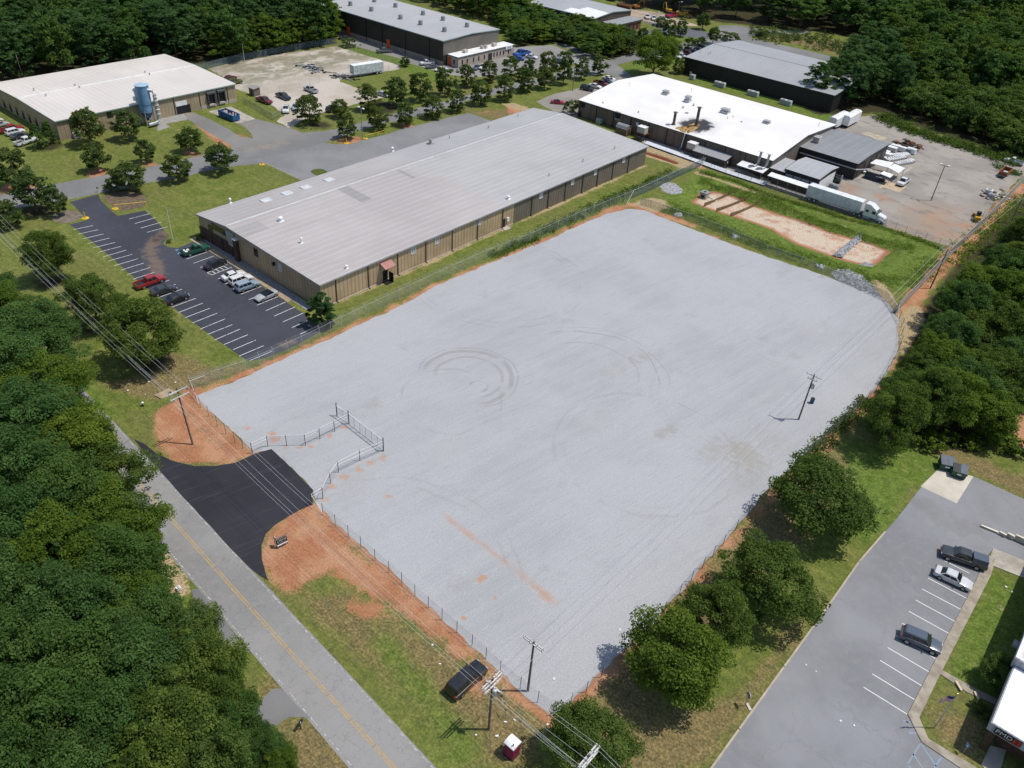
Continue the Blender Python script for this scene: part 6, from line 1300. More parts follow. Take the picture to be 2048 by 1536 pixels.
car('sedan', STL, (962,131), (946,138), 'blue grey car parked below the office windows', 'car', g_, True)
car('sedan', WHT, (973,130), (959,136), 'white car parked below the office windows', 'car', g_, True)
car('crew_pickup', BLU, (1053,106), (1033,110), 'big bright blue truck at the end of the office wing', 'truck', g_, True, size=1.3)
car('sedan', BLU, (1044,117), (1029,115), 'bright blue car in front of the big blue truck', 'car', g_, True)
car('sedan', WHT, (1055,111), (1071,114), 'white car beside the big blue truck', 'car', g_, True)
car('suv', DGR, (1110,121), (1123,124), 'dark car behind the tall tree at the car park exit', 'car', g_, True)
g_ = 'cars at the white roofed factory'
car('suv', BLK, (1162,174), (1186,179), 'black sport utility car at the end of the row by the white roof', 'car', g_, True)
car('sedan', WHT, (1181,169), (1201,174), 'white sedan beside the black one by the white roof', 'car', g_, True)
car('crew_pickup', MAR, (1190,163), (1215,170), 'maroon pickup between white sedan and dark blue car', 'pickup', g_, True)
car('sedan', NVY, (1204,159), (1224,166), 'dark blue car between the maroon pickup and silver car', 'car', g_, True)
car('sedan', SIL, (1211,156), (1229,163), 'silver car half behind the white roof edge', 'car', g_, True)
car('sedan', WHT, (1209,154), (1227,158), 'white car last in the row by the white roof', 'car', g_, True)
car('coupe', CRM, (1103,202), (1128,204), 'bright crimson open sports car alone on the pale lot', 'car', None, True, cabin_m=M_glass)
g_ = 'cars at the black warehouse'
car('suv', WHT, (1355,110), (1372,114), 'white sport utility car at the corner of the black warehouse', 'car', g_, True)
car('van', WHT, (1343,111), (1356,114), 'white van behind the huge green tree', 'van', g_, True)
car('suv', MAR, (1370,105), (1385,109), 'dark red car beside the white one at the black warehouse', 'car', g_, True)
car('sedan', NVY, (1381,101), (1396,104), 'dark blue car next to the dark red one', 'car', g_, True)
car('sedan', BLK, (1390,97), (1406,100), 'black car under the small tree by the black warehouse', 'car', g_, True)
car('suv', DGR, (1399,93), (1414,96), 'charcoal car last in the row by the grey roof corner', 'car', g_, True)
g_ = 'pickups in the far dirt lot'
car('crew_pickup', WHT, (1293,29), (1296,38), 'white pickup in the far dirt lot, nearer the brown annex', 'pickup', g_, True)
car('crew_pickup', WHT, (1306,32), (1309,41), 'white pickup in the far dirt lot, nearer the forked tree', 'pickup', g_, True)
car('sedan', WHT, (1318,33), (1332,38), 'white car mostly hidden by the wide tree at the dirt lot', 'car', g_, True)
car('crew_pickup', WHT, (1816,356), (1797,371), 'white pickup parked on the tan concrete slab', 'pickup', None, True)
car('pickup', WHT, (2044,327), (2012,318), 'white pickup with dark bed at the wood edge of the work yard', 'pickup', None, True)

# box trailers, tractor ------------------------------------------------------
def wheels(root, xs, W_, r_=.5, loc=None):
    for x in xs:
        for s_ in (-1, 1):
            o = bpy.data.objects.new('wheel', WHL); COL.objects.link(o); o.parent = root; o.location = (x, s_ * (W_/2 - .18), r_)
wm = MB(); wm.tube([(0, -.16, 0), (0, .16, 0)], .5, 18, 0); wm.tube([(0, -.175, 0), (0, .175, 0)], .28, 12, 1); WHL = wm.mesh('truck_wheel', [M_tyre, simple('white_hub', (.5, .5, .5), .5)], smooth=True)
def trailer(name, a, b, label, L, hh, mat, roof_m, z0=1.1, stripe=None):
    t_ = thing(name, label, 'trailer', ((a[0]+b[0])/2, (a[1]+b[1])/2, .012), math.atan2(b[1]-a[1], b[0]-a[0]))
    def p(n_, mb, mt, bv=0): o = bpy.data.objects.new(n_, mb.mesh(name + '_' + n_, mt, bevel=bv)); COL.objects.link(o); o.parent = t_; return o
    p('box', MB().box(-L/2, L/2, -1.28, 1.28, z0, z0 + hh), mat, .03); p('roof', MB().box(-L/2 + .05, L/2 - .05, -1.24, 1.24, z0 + hh + .002, z0 + hh + .03), roof_m)
    mb = MB()
    for i in range(int(L / 1.2)): x = -L/2 + .6 + i * 1.2; mb.box(x, x + .05, -1.295, -1.281, z0 + .1, z0 + hh - .1); mb.box(x, x + .05, 1.281, 1.295, z0 + .1, z0 + hh - .1)
    mb.box(-L/2 + .1, L/2 - .1, -1.30, -1.281, z0 - .12, z0 + .098); mb.box(-L/2 + .1, L/2 - .1, 1.281, 1.30, z0 - .12, z0 + .098); p('side_rail', mb, M_galv)
    p('chassis', MB().box(-L/2 + .3, L/2 - .6, -.5, .5, z0 - .3, z0 - .004), M_plast); p('door', MB().box(-L/2 - .04, -L/2 - .002, -1.2, 1.2, z0 + .1, z0 + hh - .1), mat)
    mb = MB()
    for s_ in (-.8, .8): mb.box(L/2 - 2.8, L/2 - 2.6, s_ - .1, s_ + .1, .02, z0 - .3)
    p('landing_leg', mb, M_grey); wheels(t_, (-L/2 + 1.2, -L/2 + 2.5), 2.5); return t_
M_trw = simple('trailer_white', (.58, .60, .61), .45); M_trr = simple('trailer_roof', (.62, .66, .68), .5)
a, b = G(1613, 400), G(1726, 430)
tr = trailer('semi_trailer', (a[0] - .4, a[1] + 1), (a[0] - .4 + 14, a[1] + 1), 'long white semi trailer along the green bank', 14.2, 2.85, M_trw, M_trr)
# tractor unit
X, Y = a[0] - .4 + 14 + 2.5, a[1] + 1
TR = thing('semi_tractor', 'white sleeper cab truck coupled to the long white trailer', 'truck', (X, Y, .012)); WT = P_('truck_white', (.70, .71, .71))
def p(n_, mb, mt, bv=0, sm=False): o = bpy.data.objects.new(n_, mb.mesh('tractor_' + n_, mt, bevel=bv, smooth=sm)); COL.objects.link(o); o.parent = TR; return o
mb = MB(); mb.extr([(-1.6, .9), (1.9, .9), (1.9, 2.2), (1.35, 3.0), (-.2, 3.95), (-1.6, 4.0)], 'y', -1.2, 1.2); p('cab', mb, WT, .08)
mb = MB(); mb.extr([(1.85, .75), (3.75, .7), (3.85, 1.2), (3.6, 1.75), (1.85, 2.15)], 'y', -.95, .95); p('hood', mb, WT, .12)
mb = MB()
for s_ in (-1, 1): q = sorted((s_ * 1.25, s_ * .8)); mb.extr([(2.2, .8), (3.6, .7), (3.75, .95), (3.3, 1.35), (2.5, 1.35)], 'y', q[0], q[1])
p('fender', mb, WT, .06); p('windshield', MB().quad((1.925, -1.0, 2.3), (1.925, 1.0, 2.3), (1.42, .95, 2.98), (1.42, -.95, 2.98)), M_glass)
mb = MB()
for s_ in (-1, 1): q = sorted((s_ * 1.203, s_ * 1.215)); mb.box(.5, 1.4, q[0], q[1], 1.95, 2.65); mb.box(-1.1, -.4, q[0], q[1], 2.0, 2.6)
p('side_window', mb, M_glass); p('grille', MB().box(3.86, 3.92, -.55, .55, .8, 1.45), M_galv); p('bumper', MB().box(3.7, 4.0, -1.2, 1.2, .35, .7), M_galv, .04)
p('chassis', MB().box(-4.2, 3.4, -.45, .45, .55, .88), M_plast); mb = MB(); mb.cyl(-1.0, -1.05, .35, .95, .3, 10); mb.box(-1.3, .4, -1.2, -.7, .4, .85); mb.box(-1.3, .4, .7, 1.2, .4, .85); p('fuel_tank', mb, M_galv)
for s_ in (-1, 1): mb = MB(); mb.box(1.75, 1.9, s_*1.35 - .1, s_*1.35 + .1, 1.9, 2.6); p('mirror', mb, M_plast)
wheels(TR, (2.9, -2.2, -3.5), 2.5)
a, b = G(708, 154), G(760, 146)
trailer('box_trailer', b, a, 'old white box trailer with faded red emblem in the dirt yard', math.dist(a, b) + 1.4, 2.8, simple('old_white_side', (.50, .54, .54), .6, amt=.2, scale=1.2), M_white)

# machines in the far dirt lot and the work yard (several primitives each)
M_cat = simple('machine_yellow', (.50, .30, .03), .5, amt=.25); M_mor = simple('machine_orange', (.42, .15, .03), .5)
def machine(name, at, label, cat, mat, rz, kind):
    t_ = thing(name, label, cat, (*at, 0), rz)
    def q(n_, mb, mt, bv=0): o = bpy.data.objects.new(n_, mb.mesh(name + '_' + n_, mt, bevel=bv)); COL.objects.link(o); o.parent = t_; return o
    if kind == 'loader':
        mb = MB(); mb.box(-3.2, -.2, -1.1, 1.1, .9, 2.2); mb.box(-.2, 1.6, -.6, .6, .8, 1.5); q('body', mb, mat, .08); mb = MB(); mb.box(-1.2, .3, -.8, .8, 2.2, 3.6); q('cab', mb, M_glass, .05); q('cab_roof', MB().box(-1.3, .4, -.9, .9, 3.61, 3.75), M_plast)
        mb = MB(); mb.tube([(0, -.8, 2.0), (1.8, -.8, 2.2), (3.2, -.8, .8)], .15, 6); mb.tube([(0, .8, 2.0), (1.8, .8, 2.2), (3.2, .8, .8)], .15, 6); q('arm', mb, mat); q('bucket', MB().extr([(3.0, .2), (4.2, .2), (3.4, 1.4), (3.0, 1.2)], 'y', -1.4, 1.4), M_rust); wheels(t_, (-2.2, 1.2), 2.6, .7)
    else:
        mb = MB()
        for s_ in (-1.05, 1.05): mb.box(-1.9, 1.9, s_ - .3, s_ + .3, .02, .8)
        q('track', mb, M_plast, .1); mb = MB(); mb.box(-1.8, 1.0, -1.1, 1.1, .9, 1.9); q('body', mb, mat, .08); mb = MB(); mb.box(-.2, 1.1, -1.0, .0, 1.9, 3.0); q('cab', mb, M_glass, .05)
        mb = MB(); mb.tube([(.9, .5, 1.6), (2.6, .5, 4.2), (4.6, .5, 3.4)], .22, 6); mb.tube([(4.6, .5, 3.4), (4.4, .5, 1.2)], .16, 6); q('arm', mb, mat); q('bucket', MB().box(4.0, 4.8, .1, .9, .3, 1.2), M_rust, .05)
    return t_
machine('wheel_loader', G(1365,34), 'yellow wheel loader at the far end of the dirt lot', 'loader', M_cat, .4, 'loader')
machine('excavator', G(1336,26), 'yellow excavator behind the red truck at the far lot', 'excavator', M_cat, 2.6, 'exc'); machine('excavator', G(1273,18), 'orange tracked machine at the wood edge of the far lot', 'excavator', M_mor, 1.2, 'exc')
machine('excavator', G(1222,2), 'orange machine behind the far brown building roof', 'excavator', M_mor, .3, 'exc')
car('pickup', P_('pink_red', (.34, .02, .05)), (1352,30), (1334,33), 'red dump truck among the yellow machines', 'truck', None, True, size=1.35)
machine('tele_loader', G(1952,440), 'small yellow machine by the slatted fence in the work yard', 'loader', M_cat, 1.9, 'loader').scale = (.62, .62, .62)
x, y = G(1248, 17); mb = MB(); mb.tube([(x - 4, y, 1), (x + 3, y + 1, 1)], .9, 14); o = mb.build('steel_pipe', M_rust, None, loc=(x, y, 0)); tag(o, 'rusty large steel pipe lying at the far lot edge', 'pipe')
# orange dump trailer
x, y = G(2008, 350); DT = thing('dump_trailer', 'rusty orange open dump trailer by the slatted fence', 'trailer', (x, y, .012), math.atan2(*(np.array(G(2020,338)) - np.array(G(1998,356)))[::-1]))
def q(n_, mb, mt): o = bpy.data.objects.new(n_, mb.mesh('dump_' + n_, mt)); COL.objects.link(o); o.parent = DT
mb = MB(); mb.box(-2.6, 2.6, -1.1, -1.02, .7, 1.7); mb.box(-2.6, 2.6, 1.02, 1.1, .7, 1.7); mb.box(2.52, 2.6, -1.02, 1.02, .7, 1.7); mb.box(-2.6, -2.52, -1.02, 1.02, .7, 1.4); q('side_board', mb, simple('dump_orange', (.33, .10, .035), .7, amt=.3))
q('floor', MB().box(-2.5, 2.5, -1.0, 1.0, .62, .72), M_plast); q('ramp', MB().box(-4.0, -2.62, -1.0, 1.0, .62, .70), M_plast); q('rubbish', MB().box(-.6, .5, -.6, .5, .73, 1.1), M_beige); wheels(DT, (-.6, .6), 2.1, .4)
# ------------------------------------------------------------------ fences
def mesh_mat(name, c, cover):
    n = N(name, .6, .4); n.col(c)
    tr = n.new('ShaderNodeBsdfTransparent'); mx = n.new('ShaderNodeMixShader'); n.pin(mx.inputs[0], n.mr(n.noise(.5, 3), .3, .7, cover * .75, cover * 1.25))
    n.t.links.new(tr.outputs[0], mx.inputs[1]); n.t.links.new(n.b.outputs[0], mx.inputs[2]); n.t.links.new(mx.outputs[0], n.t.nodes['Material Output'].inputs[0]); return n.m
M_cl = mesh_mat('chain_link', (.34, .36, .37), .17); M_clg = mesh_mat('green_chain_link', (.10, .15, .12), .38); M_cld = mesh_mat('screened_chain_link', (.10, .135, .145), .62)
M_rail = simple('bright_rail', (.66, .67, .68), .5, .4)
M_slat = simple('silver_slats', (.33, .345, .36), .45, .4, .3); M_pst = simple('fence_pipe', (.42, .43, .44), .5, .5); M_pstd = simple('fence_pipe_dark', (.06, .06, .062), .6)
def fence(name, label, pts, h, gap, mat, post_m=M_pst, r_=.036, rail=True, rail_r=.022, barb=False, solid=False, group=None, braces=()):
    pts = [tuple(q) for q in pts]; t_ = thing(name, label, 'fence', (*pts[0], 0), 0, group); pos_ = []
    mbp, mbr = MB(), MB()
    for a, b in zip(pts[:-1], pts[1:]):
        L = math.dist(a, b); k = max(1, round(L / gap)); za, zb = gz(*a), gz(*b)
        for j in range(k): pos_.append((a[0] + (b[0]-a[0]) * j / k, a[1] + (b[1]-a[1]) * j / k, math.atan2(b[1]-a[1], b[0]-a[0])))
        if solid:
            nx, ny = -(b[1]-a[1]) / L * .03, (b[0]-a[0]) / L * .03; mbp.prism([(a[0]-nx, a[1]-ny), (b[0]-nx, b[1]-ny), (b[0]+nx, b[1]+ny), (a[0]+nx, a[1]+ny)], .08, h)
        else: mbp.quad((*a, .05), (*b, .05), (*b, h), (*a, h))
        if rail: mbr.tube([(*a, h + .02), (*b, h + .02)], rail_r, 5)
    pos_.append((*pts[-1], pos_[-1][2]))
    if len(pos_) > 100: pos_ = pos_[::2]
    mbp.build('mesh_panel', mat, t_)
    if rail: mbr.build('top_rail', post_m if not braces else M_rail, t_)
    pm_ = MB(); pm_.cyl(0, 0, 0, h + .1, r_, 6)
    if barb: pm_.tube([(0, 0, h + .1), (.30, 0, h + .45)], .025, 4)
    me_ = pm_.mesh(name + '_post', post_m)
    for x, y, a in pos_:
        o = bpy.data.objects.new('post', me_); COL.objects.link(o); o.parent = t_; o.location = (x - t_.location[0], y - t_.location[1], 0); o.rotation_euler = (0, 0, a + (math.pi / 2 if barb else 0))
    if barb:
        for i in range(3):
            mw = MB()
            for a, b in zip(pts[:-1], pts[1:]):
                L = math.dist(a, b); nx, ny = -(b[1]-a[1]) / L, (b[0]-a[0]) / L; o_ = .1 * (i + 1); mw.tube([(a[0] + nx*o_, a[1] + ny*o_, h + .1 + .12 * (i + 1)), (b[0] + nx*o_, b[1] + ny*o_, h + .1 + .12 * (i + 1))], .012, 3)
            mw.build('barbed_wire', M_galv, t_)
    for a, b in braces: mw = MB(); mw.tube([a, b], .035, 5); mw.build('brace', M_wtrim, t_)
    return t_
Wf = GP([(383,779),(440,760),(492,742),(548,719),(605,693),(640,676),(683,654),(777,609),(880,560),(972,518),(1060,484),(1150,444),(1205,421),(1262,398)])
def up(p, z): return (p[0], p[1], z)
fence('chain_link_fence', 'silver chain link fence with barbed wire between the tan warehouse and gravel yard', Wf, 2.1, 3.05, M_cl, barb=True, braces=[((*Wf[0], 1.9), (*Wf[-11 + 1][:2], .3))] if False else [])
fence('chain_link_fence', 'dark screened fence running from the gravel yard corner to the silt barrier', GP([(1262,398),(1300,381),(1350,357),(1405,331)]), 2.1, 3.05, M_cld, barb=True, braces=[(up(G(1253,409), .2), up(G(1265,397), 2.0)), (up(G(1398,341), .2), up(G(1408,329), 2.0))])
fence('chain_link_fence', 'low green chain link fence along the basin end of the gravel yard', GP([(1280,410),(1300,414),(1352,433),(1396,447),(1464,474),(1532,505),(1600,529),(1666,556),(1720,577),(1768,598),(1790,628)]), 1.8, 3.05, M_clg, post_m=M_pst)
Ef = GP([(1791,628),(1802,655),(1800,690),(1789,718),(1750,785),(1716,817),(1685,848),(1645,884),(1602,924),(1550,975),(1495,1032),(1445,1092),(1404,1138),(1358,1190),(1295,1265),(1245,1315),(1202,1355),(1172,1385),(1110,1432)])
fence('chain_link_fence', 'thin chain link fence between the gravel yard and the row of round trees', Ef, 2.1, 3.05, M_cl, post_m=M_pstd, rail=False, braces=[(up(Ef[-1], 1.6), up(((Ef[-2][0]+Ef[-1][0])/2, (Ef[-2][1]+Ef[-1][1])/2), 1.9))])
Sf = GP([(646,1030),(671,1052),(697,1074),(722,1096),(750,1121),(778,1145),(830,1192),(884,1240),(944,1292),(1000,1345),(1040,1378),(1075,1405),(1110,1432)])
fence('chain_link_fence', 'chain link fence on the red soil between verge and gravel yard, below the sign', Sf, 2.1, 2.7, mesh_mat('faint_chain_link', (.30, .31, .32), .13), post_m=M_pstd, rail=False, braces=[(up(Sf[0], .4), up(G(624,1009), 2.0))])
Nf = GP([(383,779),(401,815),(418,833),(435,853),(452,868),(470,886),(486,898),(505,908)])
fence('chain_link_fence', 'short chain link fence behind the utility pole on the orange clay', Nf, 2.1, 2.6, mesh_mat('faint_chain_link_b', (.30, .31, .32), .14), post_m=M_pstd, rail=False, braces=[(up(Nf[0], 2.0), up(Nf[1], .4)), (up(Nf[0], 1.7), up(G(413,770), 1.9))])
g1 = GP([(505,908),(536,893),(611,891),(640,878),(698,848)]); g2 = GP([(767,903),(720,922),(677,945),(661,967),(646,997),(624,1010)])
fence('entrance_fence', 'galvanised entrance fence wing nearest the utility pole', g1, 2.0, 2.6, mesh_mat('wing_mesh', (.4, .41, .42), .12), post_m=M_pstd, r_=.05, rail_r=.035, braces=[(up(g1[0], 1.5), up(g1[1], 1.5)), (up(g1[2], 1.5), up(g1[4], 1.5))])
fence('entrance_fence', 'galvanised entrance fence wing nearest the real estate sign', g2, 2.0, 2.6, mesh_mat('wing_mesh_b', (.4, .41, .42), .12), post_m=M_pstd, r_=.05, rail_r=.035, braces=[(up(g2[0], 1.5), up(g2[2], 1.5)), (up(g2[4], 1.5), up(g2[5], 1.5))])
g3 = GP([(674,832),(698,848),(767,902)]); GT = thing('sliding_gate', 'long galvanised sliding gate standing across the entrance throat', 'gate', (*g3[0], 0)); gm, gr, gd = MB(), MB(), MB()
for a, b in zip(g3[:-1], g3[1:]):
    gm.quad((*a, .1), (*b, .1), (*b, 2.1), (*a, 2.1)); k = max(1, round(math.dist(a, b) / 1.5))
    for z in (.1, 2.12): gr.tube([(*a, z), (*b, z)], .06 if z > 1 else .04, 6)
    for j in range(k + 1): pt = (a[0] + (b[0]-a[0])*j/k, a[1] + (b[1]-a[1])*j/k); gd.tube([(*pt, .1), (*pt, 2.1)], .035, 5)
gm.build('mesh_panel', mesh_mat('gate_mesh', (.42, .43, .44), .16), GT); gr.build('rail', simple('bright_galvanised', (.66, .67, .68), .5, .4), GT); gd.build('stile', M_galv, GT)
for pt in g3: mb = MB(); mb.cyl(pt[0], pt[1], 0, 2.6, .08, 8); mb.build('post', M_pstd, GT)
fence('slatted_fence', 'tall silver slatted fence along the wood at the work yard edge', GP([(1791,627),(1840,575),(1868,545),(1900,512),(1935,478),(1965,450),(2000,413),(2040,371),(2075,335)]), 2.5, 3.05, M_slat, post_m=M_galv, solid=True, barb=False, braces=[(up(G(1791,628), 2.2), up(G(1795,650), .2))])
fence('chain_link_fence', 'faint wire fence along the dirt edge of the work yard above the bank', GP([(1735,440),(1770,452),(1810,466),(1850,480),(1905,500)]), 1.8, 3.2, mesh_mat('faint_chain_link_c', (.2, .2, .2), .10), post_m=M_pstd, rail=False)
fence('chain_link_fence', 'low wire fence in front of the white trailer and the white canopy', GP([(1405,331),(1450,349),(1500,366),(1560,388),(1620,410),(1680,428),(1735,440)]), 1.8, 3.2, mesh_mat('faint_chain_link_d', (.16, .17, .17), .16), post_m=M_pstd, rail=True, rail_r=.02)
fence('chain_link_fence', 'dark fence along the pine wood behind the dirt yard', GP([(395,142),(430,134),(480,122),(560,106),(620,95),(673,88)]), 2.2, 4, M_cld, post_m=M_pstd, group=None)
fence('chain_link_fence', 'wire fence between the dirt yard and the grass strip of the dark brown building', GP([(673,92),(735,110),(800,131),(796,138),(740,148),(682,160)]), 1.9, 4, mesh_mat('faint_chain_link_e', (.3, .31, .31), .14), post_m=M_pst, rail=False)
fence('chain_link_fence', 'wire fence across the dirt yard behind the parked pickups', GP([(512,192),(560,184),(600,176),(640,165)]), 1.8, 4, mesh_mat('faint_chain_link_f', (.36, .36, .34), .12), post_m=M_pst, rail=False)
fence('chain_link_fence', 'green wire fence on the grass corner below the loading docks', GP([(487,206),(516,221),(546,240),(562,232)]), 1.8, 3.2, M_clg, post_m=M_pst)
# silt barrier: white fabric with a black foot
sp_ = GP([(1288,289),(1330,304),(1380,322),(1420,337),(1460,351),(1500,364),(1528,373)])
SB = thing('silt_fence', 'low white and black fabric silt barrier along the top of the basin', 'barrier', (*sp_[0], 0)); a1, a2, a3 = MB(), MB(), MB()
for a, b in zip(sp_[:-1], sp_[1:]):
    a1.quad((*a, .35), (*b, .35), (b[0], b[1] + 1.5, .75), (a[0], a[1] + 1.5, .75)); a2.quad((a[0], a[1] - .25, .03), (b[0], b[1] - .25, .03), (*b, .34), (*a, .34)); a3.cyl(a[0], a[1] + .4, 0, 1.4, .03, 5)
a1.build('fabric', simple('white_fabric', (.56, .58, .61), .7), SB); a2.build('skirt', M_blk, SB); a3.build('stake', M_brown, SB)

# ------------------------------------------------------------------ poles and wires
M_wood = simple('grey_pole_wood', (.16, .135, .11), .9, amt=.3, scale=2); M_arm = simple('pale_crossarm', (.55, .53, .50), .8, amt=.2); M_ins = simple('white_insulator', (.62, .62, .62), .3, .6)
M_wire = simple('aluminium_wire', (.50, .51, .52), .5, .4); M_wdk = simple('dark_wire', (.06, .06, .065), .6)
def pole(label, base, h, arms=(), group='utility poles along the yard', r_=.15, can=0, lean=(0, 0)):
    t_ = thing('utility_pole', label, 'utility pole', (*base, 0), 0, group)
    mb = MB(); mb.tube([(base[0], base[1], -.1), (base[0] + lean[0], base[1] + lean[1], h)], r_, 9, 0, r_ * .72); mb.build('pole', M_wood, t_)
    for (z, L, ax, off) in arms:
        mb = MB(); c = (base[0] + lean[0] * z / h, base[1] + lean[1] * z / h); o_ = off
        if ax == 'y': mb.box(c[0] + o_ - .06, c[0] + o_ + .06, c[1] - L/2, c[1] + L/2, z - .07, z + .07)
        else: mb.box(c[0] - L/2, c[0] + L/2, c[1] + o_ - .06, c[1] + o_ + .06, z - .07, z + .07)
        mb.build('crossarm', M_arm, t_)
        for k in (-.46, -.18, .18, .46):
            mb = MB(); x, y = (c[0] + o_, c[1] + k * L) if ax == 'y' else (c[0] + k * L, c[1] + o_); mb.cyl(x, y, z + .07, z + .30, .06, 8, .04); mb.build('insulator', M_ins, t_)
    for k in range(can):
        a = k * 2.1; mb = MB(); x, y = base[0] + lean[0] + .38 * math.cos(a), base[1] + lean[1] + .38 * math.sin(a); mb.cyl(x, y, h - 2.6, h - 1.7, .26, 12); mb.dome(x, y, h - 1.7, .26, .1, 12, 2); mb.build('transformer', M_galv, t_)
    return t_
b1 = G(386, 889); b2 = G(977.5, 1459); b3 = G(1055.5, 1382); b4 = G(1597, 839); b6 = G(1860, 577); b0 = (-166.5, 44.6)
b5 = G(1178, 1513, 10.0)
pole('tall utility pole with two pale crossarms on the orange clay bank', b1, 10.2, ((9.7, 2.9, 'y', .2), (8.7, 2.9, 'y', .2)), lean=(-.75, -.15))
pole('utility pole with stacked double crossarms beside the black car', b2, 9.4, ((9.0, 3.0, 'y', -.14), (9.0, 3.0, 'y', .14), (8.2, 2.6, 'y', .14), (8.2, 2.6, 'y', -.14), (7.7, 2.2, 'x', .16)), can=1)
pole('utility pole inside the gravel yard corner next to the double armed pole', b3, 9.0, ((8.6, 2.6, 'x', .12), (8.6, 2.6, 'x', -.12)))
pole('lone utility pole standing in the middle of the gravel yard', b4, 9.2, ((8.8, 2.5, 'x', .12), (8.2, 1.6, 'x', -.12)), can=1)
pole('utility pole at the bottom picture edge with three pale double crossarms', b5, 10.4, ((10.0, 2.9, 'y', -.15), (10.0, 2.9, 'y', .15), (9.3, 2.6, 'y', -.15), (9.3, 2.6, 'y', .15)))
pole('dark utility pole at the wood edge behind the slatted fence', b6, 9.5, ((9.0, 2.2, 'x', .12),), lean=(.25, 0))
pole('utility pole at the picture edge beside the lawn trees', b0, 10.2, ((9.8, 2.9, 'y', .12),))
b7 = G(2022, 445); pole('far utility pole between wood and slatted fence, by the work yard', b7, 9.0, ((8.7, 2.0, 'x', .12),))
def wire(a, b, sag, r_, mat, label, group):
    n_ = 14; pts = []
    for i in range(n_ + 1):
        t_ = i / n_; pts.append(tuple(a[j] + (b[j] - a[j]) * t_ - (sag * 4 * t_ * (1 - t_) if j == 2 else 0) for j in range(3)))
    mb = MB(); mb.tube(pts, r_, 4); o = mb.build('power_line', mat, None, loc=a); return tag(o, label, 'overhead wire', group)
T1 = (b1[0] - .75 + .2, b1[1] - .15)
gA, gB, gC, gD = 'wires over the lawn trees', 'wires over the red verge', 'wires at the bottom corner', 'wires across the gravel yard'
for dy, z, z0 in ((-1.33, 9.95, 10.05), (-.5, 9.95, 10.05), (1.33, 9.95, 10.05), (-1.33, 8.95, 8.4), (1.33, 8.95, 8.4), (0, 7.6, 7.4), (.2, 6.6, 6.4)):
    thin = .012 if z > 8 else .014
    wire((T1[0], T1[1] + dy, z), (b0[0], b0[1] + dy, z0), .9, thin, M_wire, 'grey overhead wire above the lawn trees beside the parking lot', gA)
    wire((T1[0], T1[1] + dy, z), (b2[0], b2[1] + dy, 9.25 if z > 9.5 else 8.4 if z > 8 else z - .3), .8, thin, M_wire if z > 8 else M_wdk, 'overhead wire above the new driveway and red verge', gB)
    wire((b2[0], b2[1] + dy, 9.25 if z > 9.5 else 8.4 if z > 8 else z - .3), (b5[0], b5[1] + dy, 10.25 if z > 9.5 else 9.5 if z > 8 else z), .25, thin, M_wire, 'overhead wire spanning the gravel yard corner at the bottom edge', gC)
    wire((b5[0], b5[1] + dy, 10.25 if z > 9.5 else 9.5 if z > 8 else z), (b5[0] + 35, b5[1] + dy - 3, 10 if z > 8 else z), .6, thin, M_wire, 'overhead wire spanning the gravel yard corner at the bottom edge', gC)
for dx in (-1.15, 0, 1.15):
    wire((b2[0] + dx * .8, b2[1] + .3, 7.9), (b3[0] + dx, b3[1], 8.85), .15, .016, M_wire, 'short wire between the two close utility poles', 'short wires between the close poles')
    wire((b3[0] + dx, b3[1], 8.85), (b4[0] + dx, b4[1], 9.05), 1.3, .010, M_wire, 'thin wire crossing high over the gravel yard', gD)
    wire((b4[0] + dx, b4[1], 9.05), (b6[0] + dx, b6[1], 9.2), 1.0, .018, M_wire, 'thin wire from the lone yard pole to the wood edge', 'wires to the wood edge'); wire((b6[0] + dx, b6[1], 9.2), (b7[0] + dx, b7[1], 8.9), .8, .018, M_wire, 'thin wire above the slatted fence', 'wires above the slatted fence')
def light_pole(label, base, h, mat, heads=2, r_=.13):
    t_ = thing('light_pole', label, 'light pole', (*base, 0)); mb = MB(); mb.tube([(*base, 0), (*base, h)], r_, 8, 0, r_ * .7); mb.build('pole', mat, t_); mb = MB(); mb.box(base[0] - .9, base[0] + .9, base[1] - .06, base[1] + .06, h - .1, h + .02); mb.build('arm', M_grey, t_)
    for s_ in ((-1, 1) if heads == 2 else (1,)): mb = MB(); mb.box(base[0] + s_ * .95 - .35, base[0] + s_ * .95 + .35, base[1] - .25, base[1] + .25, h + .02, h + .28); mb.build('lamp_head', M_white, t_, bevel=.05)
    return t_
light_pole('rusty light pole with two lamp heads in the middle of the work yard', G(1862, 401), 9.6, M_rust); light_pole('grey green light pole with two lamps beside the yellow barrier', G(725, 279), 8.6, simple('grey_green_pole', (.22, .27, .25), .5))
light_pole('slim light pole at the pine wood edge of the dirt yard', G(489, 123), 8.6, M_galv, 1); light_pole('slim wooden light pole on the grass by the row of parked cars', G(1145, 182), 9.0, M_wood, 1, .11)
light_pole('slim pole at the foot of the far loader and red truck', G(1354, 39), 7.5, M_wood, 1, .12); light_pole('white lamp post by the small tree in the far grass', G(1309, 56), 6.5, M_white, 1, .10)
